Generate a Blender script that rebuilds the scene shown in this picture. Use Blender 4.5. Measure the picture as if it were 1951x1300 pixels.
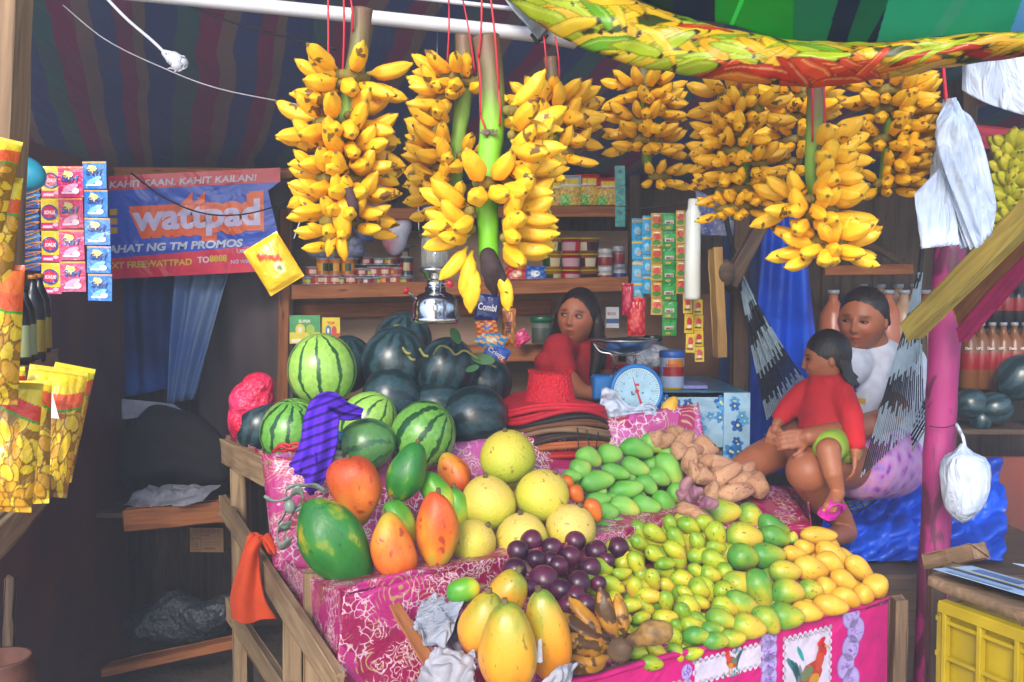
import bpy, bmesh, math, random
import numpy as np
from mathutils import Vector, Matrix, Euler, noise
for o in list(bpy.data.objects): bpy.data.objects.remove(o)
random.seed(7); rng = np.random.RandomState(11)
S = bpy.context.scene
COL = S.collection
PI = math.pi; R = math.radians
# ---------------------------------------------------------------- camera
F = 1800.0; PITCH = math.atan(80/1800); EYE = Vector((0,0,1.6))
cd = bpy.data.cameras.new('camera'); cam = bpy.data.objects.new('camera', cd); COL.objects.link(cam)
cam.location = EYE; cam.rotation_euler = (PI/2-PITCH,0,0)
cd.lens = 36*F/1951; cd.sensor_width = 36; cd.clip_end = 500; cd.clip_start = .05
S.camera = cam
# ---------------------------------------------------------------- world, sun, exposure
SUN_EL, SUN_AZ = R(29), R(196)      # azimuth clockwise from +Y: behind the camera, a little to the left
w = bpy.data.worlds.new('World'); S.world = w; w.use_nodes = True
nt = w.node_tree; sk = nt.nodes.new('ShaderNodeTexSky'); sk.sky_type = 'NISHITA'; sk.sun_disc = False
sk.sun_elevation = SUN_EL; sk.sun_rotation = SUN_AZ
nt.links.new(sk.outputs[0], nt.nodes['Background'].inputs[0]); nt.nodes['Background'].inputs[1].default_value = 0.15
sd = bpy.data.lights.new('sun','SUN'); sd.energy = 1.3; sd.angle = R(20); sd.color = (1,.95,.87)
so = bpy.data.objects.new('sun', sd); COL.objects.link(so)
sdir = Vector((math.sin(SUN_AZ)*math.cos(SUN_EL), math.cos(SUN_AZ)*math.cos(SUN_EL), math.sin(SUN_EL)))
so.rotation_euler = sdir.to_track_quat('Z','Y').to_euler(); so.location = sdir*20
S.view_settings.view_transform = 'Standard'; S.view_settings.look = 'None'
S.view_settings.exposure = 1.5; S.view_settings.gamma = 1
# ---------------------------------------------------------------- helpers
UPV = Vector((0, math.sin(PITCH), math.cos(PITCH))); FWD = Vector((0, math.cos(PITCH), -math.sin(PITCH)))
def ray(px, py): return Vector(((px-975.5)/F,0,0)) + UPV*(-(py-650)/F) + FWD
def P(px, py, Y):
    d = ray(px, py); return EYE + d*(Y/d.y)
def plane(a, b, c):
    a, b, c = P(*a), P(*b), P(*c); n = (b-a).cross(c-a).normalized(); return (a, n)
def hit(px, py, pl):
    d = ray(px, py); return EYE + d*((pl[0]-EYE).dot(pl[1])/d.dot(pl[1]))
def W(o):
    m = Matrix.LocRotScale(o.location, o.rotation_euler, o.scale)
    return W(o.parent) @ o.matrix_parent_inverse @ m if o.parent else m
def tag(o, label=None, cat=None, group=None, kind=None):
    if label: o['label'] = label
    if cat: o['category'] = cat
    if group: o['group'] = group
    if kind: o['kind'] = kind
    return o
def setM(o, M):
    l, q, s = M.decompose(); o.location = l; o.rotation_euler = q.to_euler(); o.scale = s
def O(name, me, mat=None, parent=None, M=None, smooth=None):
    if isinstance(me, bmesh.types.BMesh):
        bm = me; me = bpy.data.meshes.new(name); bm.to_mesh(me); bm.free()
    if mat is not None and not me.materials:
        for x in (mat if isinstance(mat,(list,tuple)) else [mat]): me.materials.append(x)
    if smooth is not None: me.polygons.foreach_set('use_smooth', [smooth]*len(me.polygons)); me.update()
    o = bpy.data.objects.new(name, me); COL.objects.link(o)
    if M is not None: setM(o, M)
    if parent is not None: o.parent = parent; o.matrix_parent_inverse = W(parent).inverted()
    return o
def E(name, loc, label, cat, group=None, kind=None):
    o = bpy.data.objects.new(name, None); COL.objects.link(o); o.location = loc; o.empty_display_size = .1
    return tag(o, label, cat, group, kind)
def dup(o, parent=None, **kw):
    c = o.copy(); COL.objects.link(c)
    if parent is not None: c.parent = parent
    for ch in [x for x in bpy.data.objects if x.parent == o]: dup(ch, c)
    return c
# --- materials
def lin(c):
    if isinstance(c, str):
        c = c.lstrip('#'); c = [int(c[i:i+2],16)/255 for i in (0,2,4)]
        c = [x/12.92 if x<=.04045 else ((x+.055)/1.055)**2.4 for x in c]
    return (c[0],c[1],c[2],1.0)
class NB:
    def __init__(s, name, rough=.5, metal=0, spec=.5, sss=0, trans=0, coat=0):
        s.m = bpy.data.materials.new(name); s.m.use_nodes = True; s.t = s.m.node_tree
        s.b = s.t.nodes['Principled BSDF']; s.b.inputs['Roughness'].default_value = rough
        s.b.inputs['Metallic'].default_value = metal; s.b.inputs['Specular IOR Level'].default_value = spec
        if trans: s.b.inputs['Transmission Weight'].default_value = trans
        if coat: s.b.inputs['Coat Weight'].default_value = coat; s.b.inputs['Coat Roughness'].default_value=.15
        s.co = None
    def N(s, t, **kw):
        n = s.t.nodes.new(t)
        for k, v in kw.items():
            if k.startswith('_'): setattr(n, k[1:], v)
        return n
    def put(s, sock, v):
        if isinstance(v, bpy.types.NodeSocket): s.t.links.new(v, sock)
        elif isinstance(v, str): sock.default_value = lin(v)
        elif isinstance(v, (tuple, list)) and sock.type == 'RGBA': sock.default_value = (*v[:3],1)
        else: sock.default_value = v
    def coord(s, kind='Object', scale=(1,1,1), rnd=False, rot=(0,0,0)):
        tc = s.N('ShaderNodeTexCoord'); mp = s.N('ShaderNodeMapping'); mp.inputs['Scale'].default_value = scale
        mp.inputs['Rotation'].default_value = rot
        s.t.links.new(tc.outputs[kind], mp.inputs[0])
        if rnd:
            oi = s.N('ShaderNodeObjectInfo'); vm = s.N('ShaderNodeVectorMath', _operation='SCALE')
            cx = s.N('ShaderNodeCombineXYZ')
            for i in range(3): s.t.links.new(oi.outputs['Random'], cx.inputs[i])
            s.t.links.new(cx.outputs[0], vm.inputs[0]); vm.inputs['Scale'].default_value = 37
            s.t.links.new(vm.outputs[0], mp.inputs['Location'])
        return mp.outputs[0]
    def rnd(s): return s.N('ShaderNodeObjectInfo').outputs['Random']
    def noise(s, v, scale=5, detail=3, dist=0, out=0, rough=.5):
        n = s.N('ShaderNodeTexNoise'); s.put(n.inputs['Vector'], v); n.inputs['Scale'].default_value = scale
        n.inputs['Detail'].default_value = detail; n.inputs['Distortion'].default_value = dist; n.inputs['Roughness'].default_value = rough
        return n.outputs[out]
    def voro(s, v, scale=5, feat='F1', out='Distance', rand=1):
        n = s.N('ShaderNodeTexVoronoi', _feature=feat); s.put(n.inputs['Vector'], v); n.inputs['Scale'].default_value = scale
        n.inputs['Randomness'].default_value = rand
        return n.outputs[out]
    def sep(s, v, i):
        n = s.N('ShaderNodeSeparateXYZ'); s.put(n.inputs[0], v); return n.outputs[i]
    def math(s, op, a, b=0, c=0):
        n = s.N('ShaderNodeMath', _operation=op); s.put(n.inputs[0], a); s.put(n.inputs[1], b); s.put(n.inputs[2], c); return n.outputs[0]
    def ramp(s, f, stops, interp='LINEAR'):
        n = s.N('ShaderNodeValToRGB'); s.put(n.inputs[0], f); e = n.color_ramp; e.interpolation = interp
        while len(e.elements) < len(stops): e.elements.new(.5)
        for el, (p, c) in zip(e.elements, stops): el.position = p; el.color = lin(c) if not isinstance(c,(int,float)) else (c,c,c,1)
        return n.outputs[0]
    def mix(s, f, a, b, blend='MIX'):
        n = s.N('ShaderNodeMix', _data_type='RGBA', _blend_type=blend)
        s.put(n.inputs[0], f); s.put(n.inputs[6], a); s.put(n.inputs[7], b); return n.outputs[2]
    def add(s, v, w_, k):      # v + w*k   (vector warp)
        a = s.N('ShaderNodeVectorMath', _operation='SCALE'); s.put(a.inputs[0], w_); a.inputs['Scale'].default_value = k
        b = s.N('ShaderNodeVectorMath', _operation='ADD'); s.put(b.inputs[0], v); s.t.links.new(a.outputs[0], b.inputs[1]); return b.outputs[0]
    def col(s, v): s.put(s.b.inputs['Base Color'], v); return s
    def bump(s, h, strength=.3, dist=.01):
        n = s.N('ShaderNodeBump'); n.inputs['Strength'].default_value = strength; n.inputs['Distance'].default_value = dist
        s.put(n.inputs['Height'], h); s.t.links.new(n.outputs[0], s.b.inputs['Normal']); return s
    def rough(s, v): s.put(s.b.inputs['Roughness'], v); return s
def simple(name, c, rough=.5, var=.25, scale=12, bump=.15, metal=0, spec=.5, c2=None, bd=.004):
    n = NB(name, rough, metal, spec); v = n.coord(rnd=True)
    f = n.noise(v, scale, 4)
    base = lin(c); c2 = lin(c2) if c2 else tuple(x*(1-var) for x in base[:3])+(1,)
    n.col(n.mix(n.ramp(f, [(.35,0.),(.65,1.)]), base, c2))
    if bump: n.bump(n.noise(v, scale*3, 4), bump, bd)
    return n.m
def wood(name, c1, c2, rough=.7, s=1):
    n = NB(name, rough, spec=.3); v = n.coord(scale=(1.2*s,16*s,16*s), rnd=True)
    g = n.noise(v, 3, 6, 1.2); v2 = n.coord(rnd=True)
    c = n.mix(n.ramp(g, [(.3,0.),(.7,1.)]), c1, c2)
    c = n.mix(n.ramp(n.noise(v2, 5, 4), [(.5,0.),(.8,.55)]), c, tuple(x*.45 for x in lin(c2)[:3])+(1,))
    k = n.voro(n.coord(scale=(3,14,14), rnd=True), 1.3); c = n.mix(n.ramp(k, [(.05,.8),(.12,0.)]), c, tuple(x*.25 for x in lin(c2)[:3])+(1,))
    n.col(c).bump(g, .35, .003); return n.m
def vmat(name, rough=.4, bump=0, bs=60, spec=.5, metal=0, coat=0, bd=.003, trans=0, glow=0):
    n = NB(name, rough, metal, spec, coat=coat)
    a = n.N('ShaderNodeAttribute'); a.attribute_name = 'col'
    v = n.coord(rnd=True); f = n.noise(v, 25, 4)
    n.col(n.mix(n.ramp(f, [(.3,.0),(.8,.3)]), a.outputs['Color'], (.02,.015,.015), 'MIX') if rough > .3 else a.outputs['Color'])
    if glow:
        tr = n.N('ShaderNodeBsdfTranslucent'); n.t.links.new(a.outputs['Color'], tr.inputs['Color']); mx = n.N('ShaderNodeMixShader'); mx.inputs[0].default_value = glow
        n.t.links.new(n.b.outputs[0], mx.inputs[1]); n.t.links.new(tr.outputs[0], mx.inputs[2]); n.t.links.new(mx.outputs[0], n.t.nodes['Material Output'].inputs[0])
    if bump: n.bump(n.noise(v, bs, 3, .8), bump, bd)
    if trans: n.b.inputs['Transmission Weight'].default_value = trans
    return n.m
PRINT = vmat('printed_paper', .5, .1)
VINYL = vmat('printed_vinyl', .32, .5, 6, bd=.03)
FOIL = vmat('printed_foil', .24, .8, 38, coat=.3, bd=.006)
TIN = vmat('printed_tin', .3, 0)
MATTE = vmat('matte_paint', .75, .15)
# --- mesh builders
def newbm(): return bmesh.new()
def tform(vs, M):
    for v in vs: v.co = M @ v.co
def box(bm, c, s, M=None, bev=0):
    r = bmesh.ops.create_cube(bm, size=1)
    vs = r['verts']
    for v in vs: v.co = Vector((v.co.x*s[0]+c[0], v.co.y*s[1]+c[1], v.co.z*s[2]+c[2]))
    if bev:
        es = list({e for v in vs for e in v.link_edges}); rr = bmesh.ops.bevel(bm, geom=es, offset=bev, segments=1, affect='EDGES')
        vs = list({v for f in rr['faces'] for v in f.verts} | {v for v in vs if v.is_valid})
    if M is not None: tform(vs, M)
    return vs
def frame(a, b, up=Vector((0,0,1))):
    x = (b-a).normalized(); 
    if abs(x.dot(up)) > .98: up = Vector((0,1,0))
    y = up.cross(x).normalized(); z = x.cross(y)
    return Matrix.Translation(a) @ Matrix((x,y,z)).transposed().to_4x4()
def beam(name, a, b, wy, hz, mat, parent=None, up=Vector((0,0,1)), bev=.003, rag=.0025, n=6):
    L = (b-a).length; bm = newbm(); rings = []
    for i in range(n+1):
        x = L*i/n; ring = []
        for (sy, sz) in ((-1,-1),(1,-1),(1,1),(-1,1)):
            for (ey, ez) in (((bev,0),(0,bev)) if (sy*sz>0) else ((0,bev),(bev,0))):
                j = random.uniform(-rag, rag)
                ring.append(bm.verts.new((x+(random.uniform(-rag,rag)*2 if i in (0,n) else 0), sy*(wy/2-ey)+j, sz*(hz/2-ez)+j*.6)))
        rings.append(ring)
    for p, q in zip(rings, rings[1:]):
        for k in range(8): bm.faces.new((p[k], p[(k+1)%8], q[(k+1)%8], q[k]))
    bm.faces.new(rings[0][::-1]); bm.faces.new(rings[-1])
    bmesh.ops.recalc_face_normals(bm, faces=bm.faces)
    return O(name, bm, mat, parent, frame(a, b, up))
def tube(bm, pts, r, seg=8, cap=True, flat=1.0):
    pts = [Vector(p) for p in pts]; rs = r if isinstance(r,(list,tuple)) else [r]*len(pts)
    rings = []; ref = Vector((0,0,1)); prev = None
    for i, p in enumerate(pts):
        t = (pts[min(i+1,len(pts)-1)]-pts[max(i-1,0)]).normalized()
        if prev is None:
            u = ref if abs(t.dot(ref))<.9 else Vector((1,0,0)); a = t.cross(u).normalized()
        else: a = (prev - t*prev.dot(t)).normalized()
        prev = a; b = t.cross(a)
        rings.append([bm.verts.new(p + a*(math.cos(2*PI*k/seg)*rs[i]) + b*(math.sin(2*PI*k/seg)*rs[i]*flat)) for k in range(seg)])
    for p, q in zip(rings, rings[1:]):
        for k in range(seg): bm.faces.new((p[k], p[(k+1)%seg], q[(k+1)%seg], q[k]))
    if cap: bm.faces.new(rings[0][::-1]); bm.faces.new(rings[-1])
    return rings
def spline(pts, n=8):
    pts = [Vector(p) for p in pts]; out = []; q = [pts[0]]+pts+[pts[-1]]
    for i in range(1, len(q)-2):
        for k in range(n):
            t = k/n; p0,p1,p2,p3 = q[i-1:i+3]
            out.append(.5*((2*p1)+(p2-p0)*t+(2*p0-5*p1+4*p2-p3)*t*t+(3*p1-p0-3*p2+p3)*t**3))
    out.append(pts[-1]); return out
def lathe(bm, prof, seg=24, cols=None, M=None, lay=None):
    rings = [[bm.verts.new((r*math.cos(2*PI*k/seg), r*math.sin(2*PI*k/seg), z)) for k in range(seg)] for r, z in prof]
    cl = bm.loops.layers.color.get('col') or (bm.loops.layers.color.new('col') if cols else None)
    vs = [v for r in rings for v in r]; fs = []
    for i in range(len(rings)-1):
        for k in range(seg):
            f = bm.faces.new((rings[i][k], rings[i][(k+1)%seg], rings[i+1][(k+1)%seg], rings[i+1][k])); f.smooth = True; fs.append(f)
            if cols:
                c = cols[i]; c = c(k/seg) if callable(c) else c
                for l in f.loops: l[cl] = lin(c)
    for ring, c in ((rings[0][::-1], 0), (rings[-1], -1)):
        if prof[c][0] > 1e-5:
            f = bm.faces.new(ring)
            if cols:
                cc = cols[c]; cc = cc(0) if callable(cc) else cc
                for l in f.loops: l[cl] = lin(cc)
    if M is not None: tform(vs, M)
    return vs
def grid(fn, nu, nv, colfn=None, thick=0, smooth=True):
    """surface from fn(u,v)->Vector; optional vertex colour; optional thickness"""
    vs = []; fs = []
    for j in range(nv+1):
        for i in range(nu+1): vs.append(tuple(fn(i/nu, j/nv)))
    n = (nu+1)*(nv+1)
    for j in range(nv):
        for i in range(nu):
            a = j*(nu+1)+i; fs.append((a, a+1, a+nu+2, a+nu+1))
    me = bpy.data.meshes.new('g'); 
    if thick:
        me0 = bpy.data.meshes.new('t'); me0.from_pydata(vs, [], fs); me0.update()
        no = [Vector(v.normal) for v in me0.vertices]
        vs2 = [tuple(Vector(v)-k*thick) for v, k in zip(vs, no)]
        fs2 = [tuple(x+n for x in f[::-1]) for f in fs]
        rim = [i for i in range(nu+1)] + [j*(nu+1)+nu for j in range(1,nv+1)] + [nv*(nu+1)+i for i in range(nu-1,-1,-1)] + [j*(nu+1) for j in range(nv-1,0,-1)]
        side = [(rim[k], rim[k]+n, rim[(k+1)%len(rim)]+n, rim[(k+1)%len(rim)]) for k in range(len(rim))]
        vs += vs2; fs = fs+fs2+side; bpy.data.meshes.remove(me0)
    me.from_pydata(vs, [], fs); me.polygons.foreach_set('use_smooth', [smooth]*len(me.polygons))
    if colfn is not None:
        U, V = np.meshgrid(np.linspace(0,1,nu+1), np.linspace(0,1,nv+1)); c = colfn(U.ravel(), V.ravel())
        if thick: c = np.vstack([c, c])
        at = me.color_attributes.new('col', 'FLOAT_COLOR', 'POINT')
        full = np.ones((len(c),4), np.float32); full[:,:3] = c; at.data.foreach_set('color', full.ravel())
    me.update(); return me
def quadfn(a, b, c, d, dis=0, sc=4, seed=0, sag=0):
    """a,b bottom-left/right, c,d top-right/left"""
    n = (b-a).cross(d-a).normalized()
    def f(u, v):
        p = a.lerp(b,u).lerp(d.lerp(c,u), v)
        if dis: p = p + n*noise.noise(Vector((p.x*sc+seed,p.y*sc,p.z*sc)))*dis
        if sag: p = p - Vector((0,0,sag*4*u*(1-u)))
        return p
    return f
# --- text and flat printed panels
_tx = {}
def textmesh(s, off=0, shear=0):
    k = (s, off, shear)
    if k not in _tx:
        cu = bpy.data.curves.new('t','FONT'); cu.body = s; cu.size = 1; cu.offset = off; cu.shear = shear; cu.resolution_u = 4
        ob = bpy.data.objects.new('t', cu); COL.objects.link(ob)
        dg = bpy.context.evaluated_depsgraph_get(); me = bpy.data.meshes.new_from_object(ob.evaluated_get(dg))
        vs = [(v.co.x, v.co.y) for v in me.vertices]; fs = [tuple(p.vertices) for p in me.polygons]
        bpy.data.objects.remove(ob); bpy.data.curves.remove(cu); bpy.data.meshes.remove(me)
        x0 = min(v[0] for v in vs); x1 = max(v[0] for v in vs); _tx[k] = (vs, fs, x0, x1)
    return _tx[k]
class Panel:
    """flat printed thing in its own local frame: x right, y up, layers stacked towards +z"""
    def __init__(s, dz=.0008): s.v = []; s.f = []; s.c = []; s.dz = dz
    def poly(s, pts, c, lay=0):
        n = len(s.v); s.v += [(x, y, lay*s.dz) for x, y in pts]; s.f.append(tuple(range(n, n+len(pts)))); s.c.append(lin(c)); return s
    def rect(s, x, y, w_, h, c, lay=0): return s.poly([(x,y),(x+w_,y),(x+w_,y+h),(x,y+h)], c, lay)
    def ell(s, x, y, rx, ry, c, lay=0, n=20, rot=0, wob=0):
        pts = []
        for k in range(n):
            a = 2*PI*k/n; q = 1+wob*math.sin(a*5+x*90); ex, ey = rx*math.cos(a)*q, ry*math.sin(a)*q
            pts.append((x+ex*math.cos(rot)-ey*math.sin(rot), y+ex*math.sin(rot)+ey*math.cos(rot)))
        return s.poly(pts, c, lay)
    def text(s, t, x, y, h, c, lay=1, off=.02, shear=0, width=None, center=False, rot=0):
        vs, fs, x0, x1 = textmesh(t, off, shear); sx = (width/(x1-x0)) if width else h
        if center: x -= (x1-x0)*sx/2
        n = len(s.v); cr, sr = math.cos(rot), math.sin(rot)
        root = list(range(len(vs)))
        def find(i):
            while root[i] != i: i = root[i]
            return i
        for f in fs:
            for j in f[1:]: root[find(j)] = find(f[0])
        ks = {}
        for i, (a, b) in enumerate(vs):
            q = ks.setdefault(find(i), len(ks)); zz = q*s.dz*.06 if off > .1 else 0
            a = (a-x0)*sx; b = b*h; s.v.append((x+a*cr-b*sr, y+a*sr+b*cr, lay*s.dz+zz))
        for f in fs: s.f.append(tuple(i+n for i in f)); s.c.append(lin(c))
        return s
    def slab(s, w_, h, t, c, x=0, y=0):       # real thickness behind the print
        n = len(s.v); z0 = -t; e_ = -.0003
        s.v += [(x,y,e_),(x+w_,y,e_),(x+w_,y+h,e_),(x,y+h,e_),(x,y,z0),(x+w_,y,z0),(x+w_,y+h,z0),(x,y+h,z0)]
        for f in ((0,1,2,3),(7,6,5,4),(0,4,5,1),(1,5,6,2),(2,6,7,3),(3,7,4,0)): s.f.append(tuple(i+n for i in f)); s.c.append(lin(c))
        return s
    def mesh(s, warp=None):
        me = bpy.data.meshes.new('p'); v = s.v if warp is None else [tuple(warp(*q)) for q in s.v]
        me.from_pydata(v, [], s.f); at = me.color_attributes.new('col','FLOAT_COLOR','CORNER')
        a = []
        for f, c in zip(s.f, s.c): a += list(c)*len(f)
        at.data.foreach_set('color', a); me.update(); return me
def pframe(o, xdir, ydir=Vector((0,0,1))):
    x = xdir.normalized(); z = x.cross(ydir).normalized(); y = z.cross(x)
    return Matrix.Translation(o) @ Matrix((x,y,z)).transposed().to_4x4()
# --- solid blobs fused into one skin (people, cloth figures, soft things)
def blob(bm, p, r, M=None, sub=3):
    q = bmesh.ops.create_icosphere(bm, subdivisions=sub, radius=1)['verts']
    r = (r,r,r) if isinstance(r,(int,float)) else r
    m = Matrix.Translation(p) @ (M or Matrix()) @ Matrix.Diagonal((*r,1)); tform(q, m); return q
def limb(bm, pts, rs, seg=14, flat=1):
    if max(rs) > .03: seg = 28
    for i in range(len(pts)-1):
        a, b = Vector(pts[i]), Vector(pts[i+1]); tube(bm, [a.lerp(b,t) for t in (0,.33,.66,1)], [rs[i]+(rs[i+1]-rs[i])*t for t in (0,.33,.66,1)], seg)
    for p, r in zip(pts, rs): blob(bm, Vector(p), r, sub=4 if r > .03 else 2)
def fuse(bm, voxel=.005, smooth=3, name='body'):
    me = bpy.data.meshes.new(name); bmesh.ops.recalc_face_normals(bm, faces=bm.faces); bm.to_mesh(me); bm.free()
    o = bpy.data.objects.new(name, me); COL.objects.link(o)
    m = o.modifiers.new('r','REMESH'); m.mode = 'VOXEL'; m.voxel_size = voxel; m.use_smooth_shade = True
    if smooth: q = o.modifiers.new('s','SMOOTH'); q.factor = .5; q.iterations = smooth
    dg = bpy.context.evaluated_depsgraph_get(); out = bpy.data.meshes.new_from_object(o.evaluated_get(dg))
    bpy.data.objects.remove(o); out.name = name; return out
def vcol(me, fn):
    n = len(me.vertices); co = np.empty(n*3, np.float32); me.vertices.foreach_get('co', co); co = co.reshape(-1,3)
    c = fn(co); at = me.color_attributes.new('col','FLOAT_COLOR','POINT'); full = np.ones((n,4), np.float32); full[:,:3] = c
    at.data.foreach_set('color', full.ravel())
def rope(name, pts, r, mat, parent=None, sm=8, seg=6):
    bm = newbm(); tube(bm, spline(pts, sm) if sm else pts, r, seg); return O(name, bm, mat, parent, smooth=True)
# ================================================================ materials of the place
WOOD_RED = wood('planed_pine', '#a5683c', '#7d4526'); WOOD_PALE = wood('pale_lumber', '#a58a68', '#7c6147')
WOOD_GREY = wood('weathered_lumber', '#97795c', '#66503c'); WOOD_DARK = wood('dark_lumber', '#5d4839', '#3a2c25')
WOOD_YEL = wood('yellow_painted_beam', '#cdb65a', '#a08a40'); WOOD_ORG = wood('brown_painted_beam', '#9a6433', '#744620')
WOOD_PINK = wood('pink_painted_wood', '#c42a72', '#8f1d50'); WOOD_RPINK = wood('rose_painted_beam', '#b8384e', '#8d2a3c')
PLY = wood('plywood', '#a88b76', '#8e725f', s=.35)
BROWNWALL = simple('brown_panel', '#6e4842', .55, .3, 3, .1, c2='#553a48')
REDBROWN = simple('rust_brown_panel', '#7a3320', .5, .3, 3, .1, c2='#5c2a22')
EARTH = simple('packed_earth', '#5a4c42', .9, .4, 6, .8, bd=.02); DARKCLOTH = simple('black_cloth', '#16141a', .9, .3, 8, .5)
GREYWALL = simple('grey_sheet', '#5a4d50', .8, .3, 3, .3)
BLUETARP = NB('blue_tarpaulin', .38, spec=.4); v = BLUETARP.coord()
BLUETARP.col(BLUETARP.mix(BLUETARP.ramp(BLUETARP.noise(v, 5, 4), [(.35,0.),(.7,1.)]), '#0c4ed0', '#0a3aa0')).bump(BLUETARP.noise(v, 5, 3, .8), .5, .03); BLUETARP = BLUETARP.m
WHITEPL = NB('white_plastic', .35, spec=.4); v = WHITEPL.coord()
WHITEPL.col(WHITEPL.mix(WHITEPL.ramp(WHITEPL.noise(v, 14, 3), [(.4,0.),(.7,1.)]), '#c2ccde', '#a6b6d4')).bump(WHITEPL.noise(WHITEPL.coord(scale=(2,2,.7)), 10, 3, 1), .7, .03); WHITEPL = WHITEPL.m  # bluish second tone paints the shade of folds into the white
REDSTR = simple('red_string', '#c4122e', .5, .2, 40, .1); WHITECORD = simple('white_cord', '#b9b9c2', .6, .2, 40, .1)
BLACKCORD = simple('black_cord', '#17130f', .6, .2, 40, .1)
PIPE = simple('white_painted_pipe', '#cfcfd6', .35, .15, 9, .05); STEEL = simple('steel', '#b8bac0', .28, .3, 14, .1, metal=1)
GALV = simple('dull_aluminium', '#9aa0a6', .42, .2, 20, .1, metal=1)
# pink patterned oilcloth
def paisley(name, base, pink, line, beige, sc=1.0):
    n = NB(name, .3, spec=.5); v0 = n.coord(scale=(sc,sc,sc)); v = n.add(v0, n.noise(v0, 9, 2, out=1), .05)
    cell = n.voro(v, 6, out='Color'); d = n.voro(v, 6); c = n.mix(n.ramp(n.sep(cell,0), [(.5,0.),(.56,1.)]), base, pink)
    ring = n.math('MULTIPLY', n.ramp(n.math('SINE', n.math('MULTIPLY', d, 95)), [(.62,0.),(.8,1.)]), n.ramp(d, [(.16,0.),(.2,1.)]))
    dots = n.ramp(n.voro(v0, 150), [(.25,1.),(.4,.0)])
    c = n.mix(n.math('MULTIPLY', ring, n.ramp(n.noise(v0, 14, 1), [(.47,0.),(.52,1.)])), c, beige)
    flo = n.math('MULTIPLY', n.ramp(d, [(.10,1.),(.12,0.)]), n.ramp(n.voro(v, 42), [(.22,1.),(.34,0.)])); c = n.mix(flo, c, line)
    v3 = n.add(v0, n.noise(v0, 30, 2, out=1), .035); e = n.voro(v3, 34, feat='DISTANCE_TO_EDGE')
    c = n.mix(n.math('MULTIPLY', n.ramp(e, [(.03,.95),(.07,0.)]), n.ramp(n.noise(v0, 9, 1), [(.48,0.),(.53,1.)])), c, line)
    d3 = n.voro(v3, 24); c = n.mix(n.math('MULTIPLY', n.ramp(n.math('SINE', n.math('MULTIPLY', d3, 26)), [(.55,0.),(.75,1.)]), n.ramp(n.noise(v0, 7, 1), [(.53,0.),(.57,1.)])), c, line)
    hs = n.math('MULTIPLY', n.ramp(n.noise(v0, 6, 1), [(.40,1.),(.43,0.)]), dots); c = n.mix(n.math('MULTIPLY', hs, .35), c, (.25,.005,.06))
    n.col(c).bump(n.noise(v0, 14, 3, .8), .35, .015); return n.m
CLOTH = paisley('magenta_oilcloth', '#8c0a44', '#a8246c', '#ccaab6', '#a88458', 1.35)
CLOTH2 = paisley('pink_oilcloth', '#a81c5c', '#c45aa4', '#e0cbd6', '#bfa27c', 1.15)
# ================================================================ ground, raised deck, walls and roof
def struct(name, me, mat, M=None, smooth=None): o = O(name, me, mat, None, M, smooth); o['kind'] = 'structure'; return o
def gf(u, v):
    x, y = -30+60*u, -25+50*v; return Vector((x, y, 0 if abs(x)>8 or y>8 or y<-4 else noise.noise(Vector((x*2,y*2,0)))*.015))
struct('ground', grid(gf, 160, 140), EARTH)
n = NB('bounce_street_concrete', .85); v = n.coord(); n.col(n.mix(n.noise(v, 3, 5), '#c9c2b6', '#a8a196')).bump(n.noise(v, 60, 3), .3, .01)
struct('street', grid(lambda u,v: Vector((-25+50*u, -12+13.2*v, .022)), 2, 2), n.m)  # unseen pale street, added to bounce fill light into the stall
# striped roof tarpaulin sloping down towards the back
TS = NB('striped_tarpaulin', .55, spec=.3); v = TS.coord(rot=(0,0,R(-20)), scale=(1,1,1))
x = TS.math('ADD', TS.sep(v,0), TS.math('MULTIPLY', TS.noise(v, 2, 2), .10))
fr = TS.math('FRACT', TS.math('MULTIPLY', x, 2.3))
c = TS.ramp(fr, [(0,'#3c5286'),(.2,'#476e72'),(.36,'#8e3f66'),(.52,'#8a7470'),(.64,'#44588a'),(.8,'#8c4266'),(.92,'#86746e')], 'CONSTANT')
c = TS.mix(TS.ramp(TS.noise(v, 3, 3), [(.4,0.),(.75,.55)]), c, '#5c5868')
TS.col(c).bump(TS.noise(TS.coord(scale=(3,1,1), rot=(0,0,R(-20))), 3, 3, .5), .5, .05)
tr = TS.N('ShaderNodeBsdfTranslucent'); TS.put(tr.inputs['Color'], TS.mix(.35, c, '#c8c0c0')); mx = TS.N('ShaderNodeMixShader'); mx.inputs[0].default_value = .28
TS.t.links.new(TS.b.outputs[0], mx.inputs[1]); TS.t.links.new(tr.outputs[0], mx.inputs[2]); TS.t.links.new(mx.outputs[0], TS.t.nodes['Material Output'].inputs[0]); TS = TS.m
def roof(u, v):
    x = -3+5.6*u; y = 2.2+2.9*v
    return Vector((x, y, 3.29-.245*y - .05*math.sin(v*PI)*(1+.6*math.sin(x*3)) + .02*noise.noise(Vector((x*2,y*2,3)))))
tag(O('roof_tarpaulin', grid(roof, 60, 40, thick=.004), TS), 'sagging striped roof tarpaulin in blue, maroon and green over the stall', 'tarpaulin')
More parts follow.
